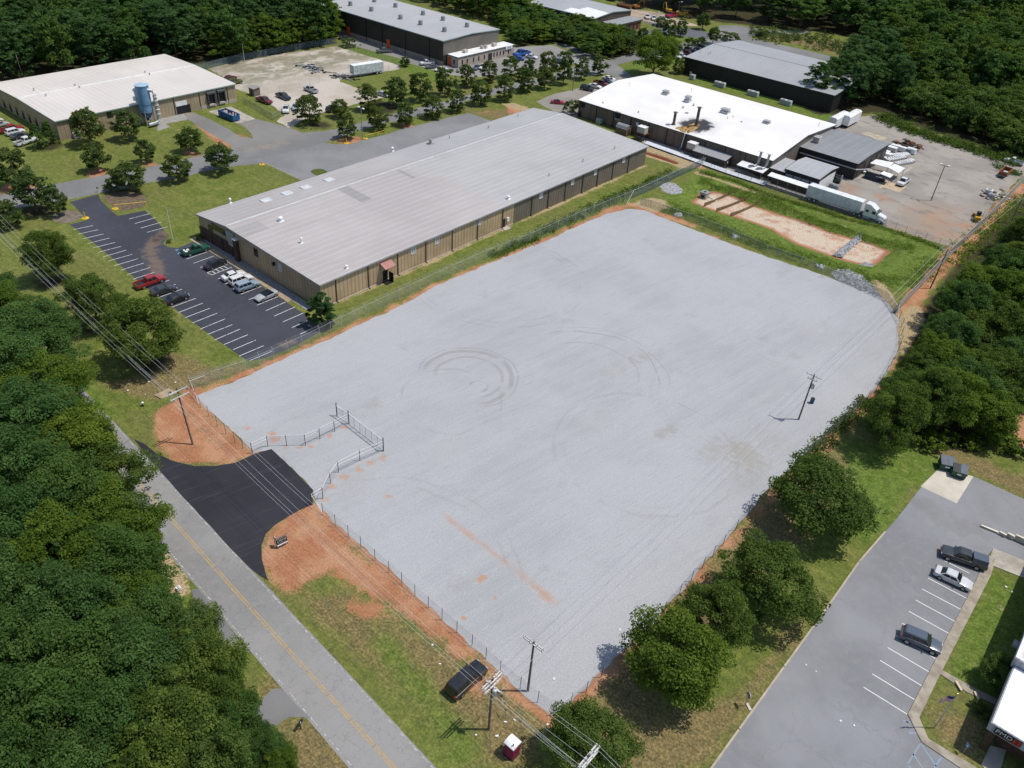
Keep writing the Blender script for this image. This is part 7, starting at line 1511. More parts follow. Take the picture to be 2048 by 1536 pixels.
# flagpoles
fp = G(346, 479); t_ = thing('flagpole', 'bare white flagpole on the little mulch island of the parking lot', 'flagpole', (*fp, 0)); mb = MB(); mb.tube([(*fp, 0), (*fp, 7.2)], .07, 8, 0, .045); mb.build('pole', M_white, t_); mb = MB(); mb.dome(*fp, 7.2, .1, .1, 8, 3); mb.build('finial', M_galv, t_)
fp = G(1868, 1456); t_ = thing('flagpole', 'grey flagpole with a red white and blue flag on the office lawn', 'flagpole', (*fp, 0)); mb = MB(); mb.tube([(*fp, 0), (*fp, 6.6)], .07, 8, 0, .045); mb.build('pole', M_galv, t_); mb = MB(); mb.dome(*fp, 6.6, .12, .12, 8, 3); mb.build('finial', simple('gold_finial', (.55, .40, .12), .3, .5, .6), t_)
fl = MB(); nf_ = N('striped_flag', .8, .2); o = nf_.xyz(); st_ = nf_.mr(nf_.math('FRACT', nf_.math('MULTIPLY', o[2], 4.6)), .45, .55); kf = nf_.mix(st_, (.42, .03, .045), (.62, .61, .60))
fx, fy = -.74, -.67; kf = nf_.mix(nf_.math('MULTIPLY', nf_.mr(o[2], 5.75, 5.77), nf_.mr(o[0], fp[0] - .62, fp[0] - .60)), kf, (.03, .04, .16)); nf_.col(kf)
for i in range(10):
    s0, s1 = i / 10, (i + 1) / 10; w0, w1 = .10 * math.sin(s0 * 9), .10 * math.sin(s1 * 9)
    A_ = lambda s_, w_, z: (fp[0] + fx * (.06 + 1.4 * s_) - fy * w_, fp[1] + fy * (.06 + 1.4 * s_) + fx * w_, z - .5 * s_)
    fl.quad(A_(s0, w0, 5.3), A_(s1, w1, 5.3), A_(s1, w1, 6.3), A_(s0, w0, 6.3))
fl.build('flag', nf_.m, t_)

# ------------------------------------------------------------------ single things
# portable toilet
x, y = G(1023, 1507); t_ = thing('portable_toilet', 'magenta portable toilet with a white roof on the verge', 'portable toilet', (x, y, 0)); t_.rotation_euler = (0, 0, 0)
M_mag = simple('magenta_plastic', (.30, .022, .085), .45, .4, amt=.1)
mb = MB(); mb.box(x - .6, x + .6, y - .6, y + .6, .08, 2.1); mb.build('body', M_mag, t_, bevel=.05); mb = MB(); mb.box(x - .66, x + .66, y - .66, y + .66, 0, .079); mb.build('skid', M_plast, t_)
mb = MB(); mb.extr([(y - .66, 2.1), (y + .66, 2.1), (y + .66, 2.2), (y + .4, 2.36), (y, 2.42), (y - .4, 2.36), (y - .66, 2.2)], 'x', x - .66, x + .66); mb.build('roof', M_white, t_)
mb = MB(); mb.box(x + .601, x + .63, y - .42, y + .42, .2, 2.0); mb.build('door', simple('dark_magenta', (.22, .015, .06), .5), t_); mb = MB(); mb.box(x - .5, x + .5, y - .63, y - .601, 1.55, 1.95); mb.box(x - .5, x - .42, y - .63, y - .601, .2, 1.5); mb.box(x + .42, x + .5, y - .63, y - .601, .2, 1.5); mb.build('vent_panel', simple('dark_magenta_b', (.20, .015, .055), .5), t_)
mb = MB(); mb.cyl(x + .35, y - .35, 2.3, 2.7, .06, 8); mb.build('vent_pipe', M_blk, t_)
# real estate sign
a, b = G(555, 1098), G(571, 1090); an = math.atan2(b[1]-a[1], b[0]-a[0]); RS = thing('yard_sign', 'two sided black and white real estate board on the red clay by the new driveway', 'sign', (*a, 0), an); Ls = 2.4
def rs(n_, mb, mt, par=None): o = bpy.data.objects.new(n_, mb.mesh('sign_' + n_, mt)); COL.objects.link(o); o.parent = par or RS; return o
bd = rs('board', MB().box(0, Ls, -.03, .03, .55, 1.85), M_blk); b2_ = MB(); q2 = np.array(G(546, 1079)) - np.array(G(554, 1092)); ca = math.atan2(q2[1], q2[0]) - an; L2_ = 1.1
b2_.prism([(0, .06), (L2_ * math.cos(ca), L2_ * math.sin(ca) + .06), (L2_ * math.cos(ca) + .07, L2_ * math.sin(ca) + .02), (.07, .02)], .55, 1.85); tag(rs('board', b2_, M_white), 'white board half seen from its edge')
rs('header', MB().box(.02, Ls - .02, -.042, -.031, 1.58, 1.84), simple('sign_cream', (.45, .42, .37), .6), bd); rs('footer', MB().box(.02, Ls - .02, -.20, -.031, .50, .60), M_white, bd)
text('LYONS', .52, M_white, bd, frame((Ls / 2, -.04, 1.22), (1, 0, 0), (0, 0, 1)), fit=2.0)
mb = MB()
for i in range(9): mb.box(.2 + i * .22, .2 + i * .22 + .15, -.046, -.036, .82, .92)
for i in range(7): mb.box(.35 + i * .25, .35 + i * .25 + .16, -.046, -.036, .68, .75)
rs('small_lettering', mb, simple('sign_grey', (.30, .30, .31), .6), bd); mb = MB()
for i in range(8): mb.box(.25 + i * .24, .25 + i * .24 + .16, -.052, -.043, 1.66, 1.77)
rs('header_lettering', mb, M_blk, bd)
for q_ in ((.02, 0), (Ls - .02, 0), (L2_ * math.cos(ca), L2_ * math.sin(ca))): rs('post', MB().box(q_[0] - .05, q_[0] + .05, q_[1] - .05 + .09, q_[1] + .05 + .09, 0, 1.95), M_blk)
RS.scale = (.6, .6, 1.0)
# green dumpsters
M_dg = simple('dumpster_green', (.018, .075, .045), .5, .4, amt=.25); M_lid = simple('dumpster_lid', (.085, .10, .13), .5)
def dumpster(at, rz, label, open_):
    t_ = thing('dumpster', label, 'dumpster', (*at, .02), rz, 'green dumpsters on the concrete pad')
    def q(n_, mb, mt, bv=0): o = bpy.data.objects.new(n_, mb.mesh('dumpster_' + n_, mt, bevel=bv)); COL.objects.link(o); o.parent = t_
    mb = MB(); mb.extr([(-.85, .15), (.75, .15), (.9, 1.1), (.9, 1.25), (-.9, 1.65), (-.9, .9)], 'x', -1.0, 1.0); q('body', mb, M_dg)
    mb = MB(); mb.extr([(-.95, 1.70), (.95, 1.29), (.95, 1.33), (-.95, 1.74)], 'x', -1.02, -.01)
    if not open_: mb.extr([(-.95, 1.70), (.95, 1.29), (.95, 1.33), (-.95, 1.74)], 'x', .01, 1.02)
    q('lid', mb, M_lid)
    if open_: q('opening', MB().extr([(-.85, 1.66), (.85, 1.28), (.85, 1.285), (-.85, 1.665)], 'x', .08, .92), M_blk)
    for s_ in (-1, 1): a_, b_ = sorted((s_ * 1.003, s_ * 1.18)); q('fork_pocket', MB().box(a_, b_, -.5, .5, .7, .95), M_dg)
    q('label_plate', MB().box(-.3, .3, .86, .93, .75, 1.0), M_white); q('skid', MB().box(-.95, .95, -.8, .7, 0, .148), M_blk)
pa, pb = G(1880, 935), G(1947, 953); an = math.atan2(pb[1]-pa[1], pb[0]-pa[0]) + math.pi
dumpster(G(1889, 936), an + .08, 'green dumpster with both grey lids shut, nearer the bright lawn', False); dumpster(G(1914, 951), an - .06, 'green dumpster with one lid open, on the pad beside the shut one', True)
# road sign, fallen post sleeve
x, y = G(1490, 1412); t_ = thing('road_sign', 'round blue and white emblem sign on a thin post beside the office lot kerb', 'sign', (x, y, 0), R(-38)); 
def q(n_, mb, mt, par=None, M4=None): o = bpy.data.objects.new(n_, mb.mesh('road_sign_' + n_, mt)); COL.objects.link(o); o.parent = par or t_; return o
q('post', MB().box(-.03, .03, -.03, .03, 0, 2.1), M_galv); dsk = MB(); dsk.tube([(0, -.045, 2.1), (0, -.075, 2.1)], .42, 20); d_ = q('disc', dsk, M_white)
mb = MB(); mb.tube([(0, -.077, 2.1), (0, -.085, 2.1)], .35, 20); q('ring', mb, simple('emblem_blue', (.03, .035, .12), .4), d_); mb = MB(); mb.box(-.2, -.12, -.095, -.086, 1.95, 2.25); mb.box(.12, .2, -.095, -.086, 1.95, 2.25); mb.box(-.12, .12, -.095, -.086, 2.06, 2.14); q('emblem_mark', mb, M_white, d_)
x, y = G(1497, 1414); t_ = thing('marker_plate', 'small white marker plate lying in the grass at the kerb', 'marker', (x, y, 0), R(-35)); q('plate', MB().box(-.45, .45, -.14, .14, .03, .12), M_beige); q('foot', MB().box(-.3, .3, -.1, .1, 0, .028), M_grey)
x, y = G(1925, 1506); t_ = thing('accessible_sign', 'small blue parking sign on a post in the office lawn', 'sign', (x, y, 0), R(-40)); q('post', MB().box(-.025, .025, -.025, .025, 0, 1.6), M_galv); pl_ = q('plate', MB().box(-.22, .22, -.055, -.03, 1.2, 1.75), simple('accessible_blue', (.10, .26, .45), .5)); mb = MB(); mb.tube([(.0, -.058, 1.42), (.0, -.064, 1.42)], .10, 12); mb.box(-.03, .03, -.064, -.057, 1.5, 1.65); q('symbol', mb, M_white, pl_)
# drum, mailbox, hydrant, slab, barriers
x, y = G(1623, 806); t_ = thing('drum', 'blue drum standing on the gravel beside the lone pole', 'drum', (x, y, 0)); q('shell', MB().cyl(0, 0, 0, .95, .34, 16), simple('drum_blue', (.035, .09, .16), .5)); q('rim', MB().cyl(0, 0, .951, 1.0, .36, 16), M_blk); q('rib', MB().cyl(0, 0, .45, .5, .36, 16), M_plast)
x, y = G(602, 1458); t_ = thing('mailbox', 'black mailbox on a post at the old drive on the near verge', 'mailbox', (x, y, 0), R(-70)); q('post', MB().box(-.05, .05, -.05, .05, 0, 1.1), M_brown); mb = MB(); mb.extr([(-.14, 1.1), (.14, 1.1), (.14, 1.28), (.08, 1.38), (-.08, 1.38), (-.14, 1.28)], 'x', -.35, .35); q('box', mb, M_blk); q('flag', MB().box(.0, .12, .142, .16, 1.3, 1.5), M_white)
x, y = G(343, 1196); t_ = thing('small_sign', 'white framed yard sign half hidden by leaves on the near verge', 'sign', (x, y, 0), R(-20)); q('post', MB().box(-.05, .05, -.05, .05, 0, 1.3), M_white); q('board', MB().box(.06, .9, -.02, .02, .4, 1.25), simple('sign_steel_blue', (.12, .15, .21), .6)); q('arm', MB().box(-.06, .95, -.04, .04, 1.302, 1.38), M_white)
x, y = G(362, 1187); t_ = thing('mailbox', 'white mailbox pair by the half hidden yard sign', 'mailbox', (x, y, 0)); q('post', MB().box(-.05, .05, -.05, .05, 0, 1.0), M_white); mb = MB(); mb.extr([(-.15, 1.0), (.15, 1.0), (.15, 1.2), (0, 1.32), (-.15, 1.2)], 'x', -.3, .3); q('box', mb, M_white); mb = MB(); mb.box(-.9, -.5, -.15, .15, .1, .5); q('base', mb, M_white)
x, y = G(286.5, 812); t_ = thing('fire_hydrant', 'black and white hydrant on the bright verge grass', 'hydrant', (x, y, 0)); mb = MB(); mb.cyl(0, 0, 0, .6, .14, 12); q('barrel', mb, M_blk); mb = MB(); mb.cyl(0, 0, .601, .68, .2, 12); mb.dome(0, 0, .68, .15, .16, 12, 3); q('bonnet', mb, M_white); mb = MB(); mb.tube([(-.28, 0, .42), (.28, 0, .42)], .07, 8); q('nozzle', mb, M_grey)
VP = GP([(309,792),(338,778),(355,787),(323,799)]); t_ = thing('utility_vault', 'flat tan concrete utility vault in the lawn behind the clay bank', 'vault', (*VP[0], 0)); mb = MB(); mb.prism(VP, -.05, .18); mb.build('slab', simple('vault_concrete', (.33, .255, .165), .9, amt=.2), t_); mb = MB(); c_ = G(340, 788); mb.cyl(c_[0], c_[1], .181, .25, .3, 12); mb.build('hatch', M_brown, t_)
M_yb = simple('barrier_yellow', (.60, .40, .03), .5)
def barrier(a, b, label, h=1.0, col_=None):
    a, b = G(*a), G(*b); t_ = thing('barrier_gate', label, 'barrier', (*a, 0), 0, None)
    mb = MB(); mb.tube([(*a, h), (*b, h)], .07, 6); mb.build('boom', col_ or M_yb, t_); mb = MB(); mb.cyl(a[0], a[1], 0, h + .1, .1, 8); mb.build('post', M_yb, t_); mb = MB(); mb.cyl(b[0], b[1], 0, h - .08, .08, 8); mb.build('rest_post', M_yb, t_); mb = MB(); mb.cyl(a[0], a[1], .0, .16, .7, 12); mb.build('base', M_yb, t_)
barrier((231,418), (293,412), 'yellow swing barrier on the mulch bed at the parking lot entrance'); barrier((731,278), (769,268), 'yellow swing barrier on the grass by the grey green light pole'); barrier((524,330), (598,362), 'pale yellow swing barrier across the lawn edge of the loading apron', .8, simple('pale_yellow', (.5, .46, .28), .6))
for u, v, lab in ((171,437,'yellow gate post on its base at the near side of the lot entrance'), (693,287,'yellow gate post on its base under the apron tree')):
    x, y = G(u, v); t_ = thing('gate_post', lab, 'post', (x, y, 0)); q('post', MB().cyl(0, 0, .12, 1.3, .12, 8), M_yb); q('base', MB().cyl(0, 0, 0, .12, .75, 14), M_yb); q('latch', MB().box(-.3, .1, -.05, .05, 1.301, 1.42), M_yb)
# blue roll-off
x, y = G(459, 237); e_ = G(480, 239); s_ = G(440, 222); t_ = thing('roll_off_bin', 'long blue open roll off bin full of pale rubbish on the dock pad', 'bin', (x, y, .02), math.atan2(*(np.array(G(478,243)) - np.array(G(449,231)))[::-1]))
def q(n_, mb, mt, par=None): o = bpy.data.objects.new(n_, mb.mesh('bin_' + n_, mt)); COL.objects.link(o); o.parent = par or t_; return o
M_bb = simple('bin_blue', (.025, .105, .23), .5, amt=.2); mb = MB(); mb.box(-3.4, 3.4, -1.2, -1.12, .3, 1.8); mb.box(-3.4, 3.4, 1.12, 1.2, .3, 1.8); mb.box(-3.4, -3.32, -1.12, 1.12, .3, 1.8); mb.box(3.32, 3.4, -1.12, 1.12, .3, 1.8); mb.box(-3.32, 3.32, -1.12, 1.12, .25, .35); q('body', mb, M_bb)
mb = MB()
for i in range(8): xx = -3.1 + i * .88; mb.box(xx, xx + .12, -1.3, -1.202, .3, 1.8); mb.box(xx, xx + .12, 1.202, 1.3, .3, 1.8)
mb.box(-3.45, 3.45, -1.3, -1.1, 1.802, 1.92); mb.box(-3.45, 3.45, 1.1, 1.3, 1.802, 1.92); q('rib', mb, M_bb)
r_ = random.Random(3); mb = MB()
for i in range(40): a, b = r_.uniform(-3, 2.8), r_.uniform(-1, .9); s1 = r_.uniform(.2, .5); mb.obox((a, b), s1, s1 * .8, .4, 1.2 + r_.uniform(0, .5), r_.uniform(0, 3))
q('rubbish', mb, simple('pale_rubbish', (.55, .45, .41), .8, amt=.3, scale=2)); mb = MB()
for xx in (-2.6, 2.6):
    for yy in (-.9, .9): mb.tube([(xx, yy - .12, .14), (xx, yy + .12, .14)], .14, 10)
q('wheel', mb, M_blk)
x, y = G(338, 230); t_ = thing('blue_bin', 'upright blue refuse bin against the tan dock wall', 'bin', (x, y, 0)); q('body', MB().extr([(-.8, .2), (.8, .2), (.8, 1.6), (-.8, 2.1)], 'x', -.9, .9), simple('bin_navy', (.03, .06, .12), .5)); q('lid', MB().extr([(-.85, 2.12), (.85, 1.62), (.85, 1.68), (-.85, 2.18)], 'x', -.95, .95), simple('bin_lid_blue', (.05, .11, .22), .5)); q('wheel', MB().box(-.8, .8, -.7, .7, 0, .198), M_blk)
# small hut and scrap in the dirt yard
x, y = G(510, 190); t_ = thing('timber_hut', 'small grey brown hut by the maroon pickup in the dirt yard', 'hut', (x, y, 0)); q('wall', MB().box(-1.3, 1.3, -1.1, 1.1, 0, 2.2), ribbed('hut_boards', (.20, .165, .135), .3, .4)); q('roof', MB().extr([(-1.3, 2.2), (1.3, 2.5), (1.3, 2.6), (-1.3, 2.3)], 'x', -1.5, 1.5), simple('hut_roof', (.25, .235, .225), .8)); q('door', MB().box(-.4, .4, -1.13, -1.102, .1, 1.9), M_brown)
def heap(name, label, at, n_, sp, hh, mats, seed, cat, sz=(.5, 1.8)):
    r_ = random.Random(seed); t_ = thing(name, label, cat, (*at, 0))
    for k, mt in enumerate(mats):
        mb = MB()
        for i in range(n_):
            c_ = (r_.gauss(0, sp[0]), r_.gauss(0, sp[1])); L = r_.uniform(*sz); z = r_.uniform(0, hh) * max(0, 1 - math.hypot(c_[0] / sp[0], c_[1] / sp[1]) / 2.6); mb.obox((at[0] + c_[0], at[1] + c_[1]), L, L * r_.uniform(.15, .6), z, z + r_.uniform(.08, .3), r_.uniform(0, 3.1))
        mb.build(('rubble', 'debris', 'litter')[k], mt, t_)['kind'] = 'stuff'
heap('scrap_heap', 'long low scrap heap of panels lying in the middle of the dirt yard', G(622,136), 26, (3.4, 1.2), .8, (M_grey, M_galv, M_blk), 4, 'scrap'); heap('scrap_heap', 'scrap timber and metal heap at the nose of the white box trailer', G(688,155), 22, (2.4, 1.2), .6, (M_brown, M_galv, M_blk), 5, 'scrap')
heap('scrap_heap', 'heap of panels and rubble at the slatted fence in the work yard', G(1990,392), 24, (1.6, 2.2), .6, (M_rust, M_beige, M_grey), 6, 'scrap', (.4, 1.4)); x, y = G(1976,388); hvac(None, x, y, 0, 1.6, 1.6, 1.3, name='scrap_cabinet', label='white topped cabinet beside the panel heap at the slatted fence', cat='cabinet', mats=M_white); x, y = G(1981,396); hvac(None, x, y, 0, 1.5, 1.5, 1.2, name='scrap_cabinet', label='nearer white topped cabinet by the panel heap', cat='cabinet', mats=M_galv)
heap('equipment_heap', 'rusty skids and containers at the end of the white racks', G(1813,291), 16, (2.4, 1.6), 1.6, (M_rust, M_brown), 7, 'scrap', (1.0, 2.4))
# racks of white panels beside the weathered workshop
r_ = random.Random(9); gr_ = 'white stock along the workshop'
for i, (u, v, L, w_, h_, k) in enumerate(((1790,297,2.4,1.6,1.0,0),(1783,302,2.6,1.8,1.2,1),(1801,303,2.6,1.2,1.4,0),(1811,305,2.6,1.2,1.3,2),(1821,307,2.6,1.2,1.5,0),(1771,308,2.0,1.6,.9,1),(1774,313,2.0,1.6,.9,0),(1798,311,6.5,.9,.6,0),(1803,314,6.5,.9,.6,0),(1788,320,6.5,1.6,.5,3),(1794,318,6.5,1.6,.5,3),(1806,328,6.5,1.6,.6,3),(1812,326,6.5,1.6,.6,3),(1752,317,2.0,1.2,.6,0),(1764,318,2.2,1.0,.7,0),(1803,303,.9,.9,1.1,1),(1725,335,1.6,1.2,1.0,0),(1733,337,1.4,1.2,1.2,2),(1727,347,1.6,.9,.6,0),(1736,345,1.2,1.0,.9,0))):
    x, y = G(u, v); t_ = thing('stock_crate' if L < 4 else 'panel_rack', ('white stock crate beside the dark workshop', 'low rack of white panels beside the dark workshop')[L > 4], 'crate' if L < 4 else 'rack', (x, y, .02), r_.uniform(-.1, .1) + (0 if L < 4 else 1.2), gr_ if L < 4 else 'racks of white panels')
    q('crate', MB().box(-L/2, L/2, -w_/2, w_/2, .15, h_), (M_white, M_beige, simple('grey_blue_crate', (.2, .23, .28), .6), M_galv)[k]); q('pallet', MB().box(-L/2, L/2, -w_/2 + .05, w_/2 - .05, 0, .148), M_brown)
    if L > 4:
        mb = MB()
        for j in range(7): mb.box(-L/2 + j * .92, -L/2 + j * .92 + .55, -w_/2 + .1, w_/2 - .1, h_ + .002, h_ + .12)
        q('panel', mb, M_white)
    else: q('lid', MB().box(-L/2 - .03, L/2 + .03, -w_/2 - .03, w_/2 + .03, h_ + .002, h_ + .07), M_white if k != 2 else M_wtrim)
for pts_, z, lab in (([(1740,327),(1752,319),(1788,326),(1776,336)], 2.6, 'larger flat white canopy among the stock racks'), ([(1776,336),(1789,328),(1810,337),(1797,347)], 2.5, 'flat white canopy nearest the white pickup on the slab'), ([(1760,348),(1767,343),(1787,350),(1780,356)], 2.2, 'smallest white canopy beside the dark container')):
    pp = GP(pts_, z); t_ = thing('canopy', lab, 'canopy', (*pp[0], 0)); mb = MB(); mb.prism(pp, z, z + .12); mb.build('roof', M_white, t_)
    for c_ in pp: cx_, cy2 = sum(a[0] for a in pp) / 4, sum(a[1] for a in pp) / 4; mb = MB(); mb.cyl(c_[0] * .94 + cx_ * .06, c_[1] * .94 + cy2 * .06, 0, z - .002, .06, 6); mb.build('post', M_grey, t_)
x, y = G(1745, 358); t_ = thing('dark_container', 'dark blue open top container with debris beside the smallest canopy', 'container', (x, y, .02)); q('box', MB().box(-2.0, 2.0, -1.3, 1.3, .1, 2.0), simple('navy_container', (.035, .045, .065), .6)); q('debris', MB().box(-1.8, 1.8, -1.1, 1.1, 2.002, 2.12), simple('dusty_debris', (.32, .28, .24), .9, amt=.4, scale=2)); q('skid', MB().box(-2, 2, -1.2, 1.2, 0, .098), M_blk)
x, y = G(1759, 364); t_ = thing('sheet_shelter', 'grey sheet roof shelter leaning at the dark container', 'shelter', (x, y, .02)); q('sheet', MB().extr([(-.9, 1.4), (.9, 2.0), (.9, 2.06), (-.9, 1.46)], 'x', -1.2, 1.2), M_grey); q('frame', MB().box(-1.1, 1.1, .5, .6, 0, 1.85), M_brown)
for u, v, lab in ((1668,381,'blue grey box unit on the dirt beside the white doors'), (1660,377,'small box unit next to the white doors of the dark shop')):
    x, y = G(u, v); hvac(None, x, y + .8, 0, 1.3, 1.3, 1.2, name='generator', label=lab, cat='generator', mats=simple('blue_grey_enamel', (.22, .27, .31), .5))
x, y = G(1671, 366); t_ = thing('forklift', 'dark green machine parked beyond the white doors', 'forklift', (x, y + .5, .02)); q('body', MB().box(-1.3, .9, -.6, .6, .35, 1.15), simple('machine_green', (.04, .07, .065), .5)); q('mast', MB().box(.95, 1.1, -.45, .45, .1, 2.3), M_grey); mb = MB(); mb.box(-.7, .5, -.55, .55, 2.0, 2.08); [mb.box(a, a + .06, b, b + .06, 1.152, 1.998) for a in (-.7, .44) for b in (-.55, .49)]; q('cage', mb, M_blk); wm2 = MB(); [wm2.tube([(a, b - .1, .3), (a, b + .1, .3)], .3, 12) for a in (-.8, .6) for b in (-.55, .55)]; q('wheel', wm2, M_tyre)
# basin: coir baffles, rock dam, riser box, rock apron, pipe ends
M_coir = simple('coir_baffle', (.20, .135, .068), .95, amt=.25, scale=2)
for (a, b, lab) in (((1408,411), (1469,380), 'brown coir baffle across the basin, nearest the riser box'), ((1432,422), (1497,393), 'middle brown coir baffle across the basin'), ((1460,432), (1525,400), 'brown coir baffle across the basin, farthest from the riser box')):
    A_, B_ = G(*a, -.9), G(*b, -.4); t_ = thing('coir_baffle', lab, 'baffle', (*A_, 0), 0, 'coir baffles across the basin'); mb = MB(); n_ = 10; pts_ = []
    for i in range(n_ + 1): tt = i / n_; pts_.append((A_[0] + (B_[0]-A_[0])*tt, A_[1] + (B_[1]-A_[1])*tt))
    for i in range(n_):
        p0, p1 = pts_[i], pts_[i+1]; z0_, z1_ = gz(*p0), gz(*p1); h0_, h1_ = max(z0_ + .75, -.15 - .35 * math.sin(i / n_ * 3.14)), max(z1_ + .75, -.15 - .35 * math.sin((i+1) / n_ * 3.14)); mb.quad((*p0, z0_ - .1), (*p1, z1_ - .1), (*p1, h1_), (*p0, h0_))
    mb.build('matting', M_coir, t_); mb = MB(); [mb.cyl(p0[0], p0[1], gz(*p0) - .2, gz(*p0) + .95, .04, 5) for p0 in pts_[::2]]; mb.build('stake', M_brown, t_)
def stones(name, label, poly, hfun, n_, smin, smax, mat, seed, cat):
    r_ = random.Random(seed); mb = MB(); xs = [p_[0] for p_ in poly]; ys = [p_[1] for p_ in poly]; k = 0
    while k < n_:
        x, y = r_.uniform(min(xs), max(xs)), r_.uniform(min(ys), max(ys))
        if not pip(x, y, poly): continue
        k += 1; s_ = r_.uniform(smin, smax); z = gz(x, y) + hfun(x, y); v = []
        ax = [(1,0,0),(-1,0,0),(0,1,0),(0,-1,0),(0,0,1),(0,0,-1)]; a = r_.uniform(0, 3); ca_, sa_ = math.cos(a), math.sin(a)
        for q_ in ax: t1 = s_ * r_.uniform(.6, 1.2); v.append((x + (ca_*q_[0] - sa_*q_[1]) * t1, y + (sa_*q_[0] + ca_*q_[1]) * t1, z + q_[2] * t1 * .7))
        mb.add(v, [(0,2,4),(2,1,4),(1,3,4),(3,0,4),(2,0,5),(1,2,5),(3,1,5),(0,3,5)])
    o = mb.build(name, mat); tag(o, label, None, None, 'stuff'); return o
M_rock = N('grey_rock', .9, .2); M_rock.col(M_rock.mix(M_rock.mr(M_rock.noise(1.3, 3), .35, .65), (.22, .225, .235), (.47, .475, .49))); M_rock = M_rock.m
dam = GP([(1664,510),(1678,500),(1698,484),(1712,473),(1724,472),(1722,480),(1700,498),(1684,515)], -1)
stones('rock_dam', 'grey rock check dam across the basin floor', dam, lambda x, y: .25 + .35 * min(1, float(sdist(np.array([x]), np.array([y]), dam)[0]) / .8), 900, .12, .3, M_rock, 1, 'dam')
apr = GP([(1662,546),(1678,538),(1700,540),(1725,553),(1745,572),(1762,592),(1770,604),(1740,590),(1700,572),(1668,556)])
stones('rock_apron', 'white and grey riprap apron at the basin corner of the gravel yard', apr, lambda x, y: .06, 1600, .12, .34, M_rock, 2, 'rocks'); stones('rock_apron', 'small riprap patch at the basin inlet', GP([(1718,527),(1732,519),(1748,524),(1742,534),(1728,533)], -.6), lambda x, y: .05, 260, .12, .3, M_rock, 3, 'rocks')
for u, v, lab in ((1356,431,'pale rock clump at the fence, nearest the yard corner'), (1470,474,'pale rock clump halfway along the green fence'), (1641,534,'pale rock clump beside the riprap apron')):
    c_ = G(u, v); o = None
    mbq = MB(); r_ = random.Random(u)
    for i in range(14):
        a, d_ = r_.uniform(0, 6.28), r_.uniform(0, .9); mbq.dome(c_[0] + d_ * math.cos(a), c_[1] + d_ * math.sin(a), 0, r_.uniform(.25, .5), r_.uniform(.3, .7), 7, 3)
    o = mbq.build('rock_clump', simple('pale_rock', (.50, .50, .49), .9, amt=.25, scale=2), None, loc=(*c_, 0)); tag(o, lab, 'rocks', 'rock clumps along the green fence')
x, y = G(1410, 386); zz = gz(x, y); t_ = thing('riser_box', 'grey concrete riser box at the end of the basin', 'riser', (x, y, zz)); q('box', MB().box(-.9, .9, -.9, .9, -.2, 1.5), M_conc); q('lid', MB().box(-1.0, 1.0, -1.0, 1.0, 1.502, 1.62), M_grey); q('opening', MB().box(-.5, .5, -.93, -.902, .2, 1.0), M_blk); q('hatch', MB().cyl(0, 0, 1.622, 1.7, .35, 12), M_blk)
x, y = G(1425, 397, -1); t_ = thing('skimmer', 'white floating skimmer pipe lying on the basin floor', 'skimmer', (x, y, gz(x, y)), -.1); q('pipe', MB().tube([(-2.2, .6, .25), (.6, 0, .15)], .1, 8), M_white); q('float', MB().box(.4, 1.3, -.45, .45, .08, .3), M_white)
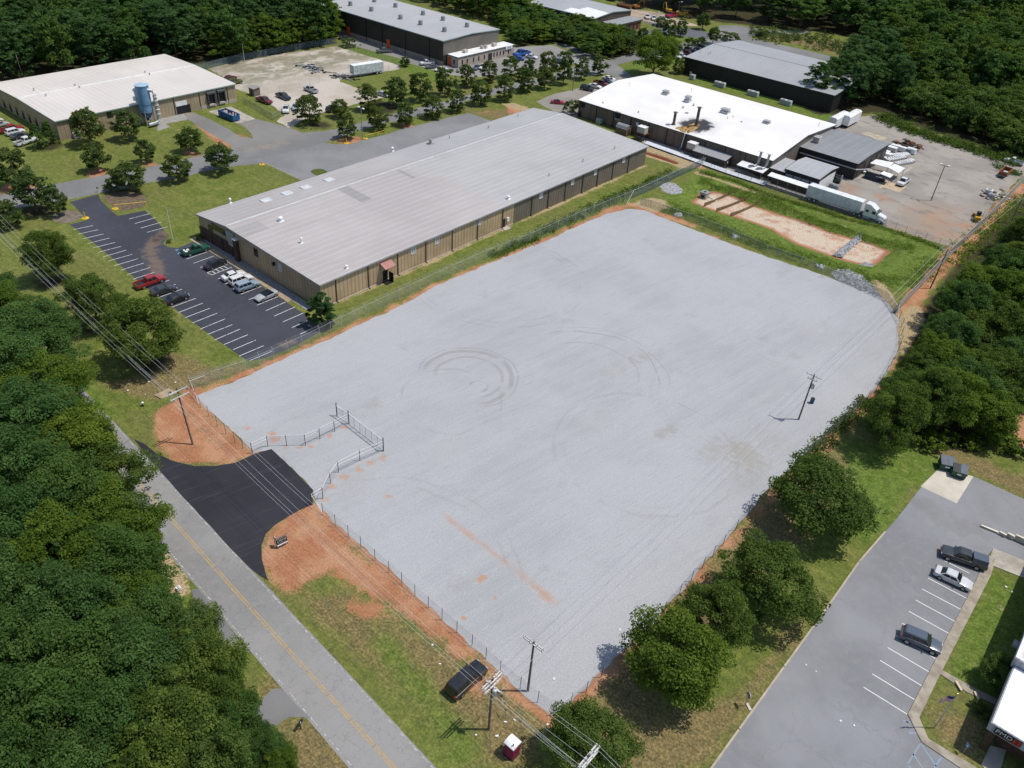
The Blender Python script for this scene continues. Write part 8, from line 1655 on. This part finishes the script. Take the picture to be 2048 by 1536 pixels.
# odds and ends in the lots
x, y = G(1963, 1068); bt = []
for i, (u0, v0, u1, v1) in enumerate(((1961,1053,1995,1067), (1997,1068,2010,1075), (2012,1073,2025,1080), (2027,1079,2060,1094))):
    a, b = G(u0, v0), G(u1, v1); t_ = thing('wheel_stop', 'pale concrete wall block in the line behind the office lot', 'wall block', ((a[0]+b[0])/2, (a[1]+b[1])/2, .02), math.atan2(b[1]-a[1], b[0]-a[0]), 'wall blocks behind the office lot'); L = math.dist(a, b); q('block', MB().box(-L/2, L/2, -.12, .12, 0, .25 + .22 * i), simple('cream_block', (.50, .46, .36), .8)); q('cap', MB().box(-L/2, L/2, -.15, .15, .252 + .22 * i, .31 + .22 * i), simple('cream_cap', (.62, .58, .47), .8))
for (u, v, u1, v1) in ((1919,1379,1913,1369), (1955,1400,1950,1390)):
    a, b = G(u, v), G(u1, v1); t_ = thing('step_nosing', 'cream step edge across the office footpath', 'step', ((a[0]+b[0])/2, (a[1]+b[1])/2, .1), math.atan2(b[1]-a[1], b[0]-a[0]), 'step edges on the office footpath'); L = math.dist(a, b) + .6; q('riser', MB().box(-L/2, L/2, -.1, .1, .002, .16), M_conc); q('nosing', MB().box(-L/2, L/2, -.13, .13, .162, .20), simple('cream_nosing', (.60, .50, .33), .8))
for u, v in ((987,1440),): pass
for a, b, mt in (((999,1437), (1015,1403), 'pale_yellow_rod'), ((1012,1425), (1031,1392), 'yellow_rod')):
    A_, B_ = G(*a), G(*b, 2.2); t_ = thing('guy_wire', ('cream' if 'pale' in mt else 'bright yellow') + ' guy wire sleeve beside the double armed pole', 'guy wire', (*A_, 0)); mb = MB(); mb.tube([(*A_, 0), (*B_, 2.4)], .045, 6); mb.build('sleeve', simple(mt, (.58, .42, .05) if 'pale' not in mt else (.58, .52, .30), .5), t_); mb = MB(); mb.tube([(*B_, 2.4), (b2[0], b2[1], 8.6)], .012, 4); mb.build('cable', M_galv, t_)
for u, v in ((125,1060),): pass
for u, v in ((351,758),(256,782),(274,790),(290,788),(300,764),(154,709)): pass
lit = MB(); r_ = random.Random(5)
for u, v in ((351,765),(256,781),(291,789),(298,764),(154,709),(880,1328),(865,1290),(952,1470),(1029,1440),(1011,1444),(994,1472),(1108,1358),(1095,1449),(1310,1245),(1340,1245),(1632,1343),(1708,1451),(1681,1442),(1612,1330),(1870,1345),(2012,1174),(2024,1184),(1467,1025),(1240,1260)):
    x, y = G(u, v); lit.obox((x, y), r_.uniform(.15, .35), r_.uniform(.12, .2), .03, .07, r_.uniform(0, 3))
tag(lit.build('litter', M_white), 'scattered white litter scraps', None, None, 'stuff')
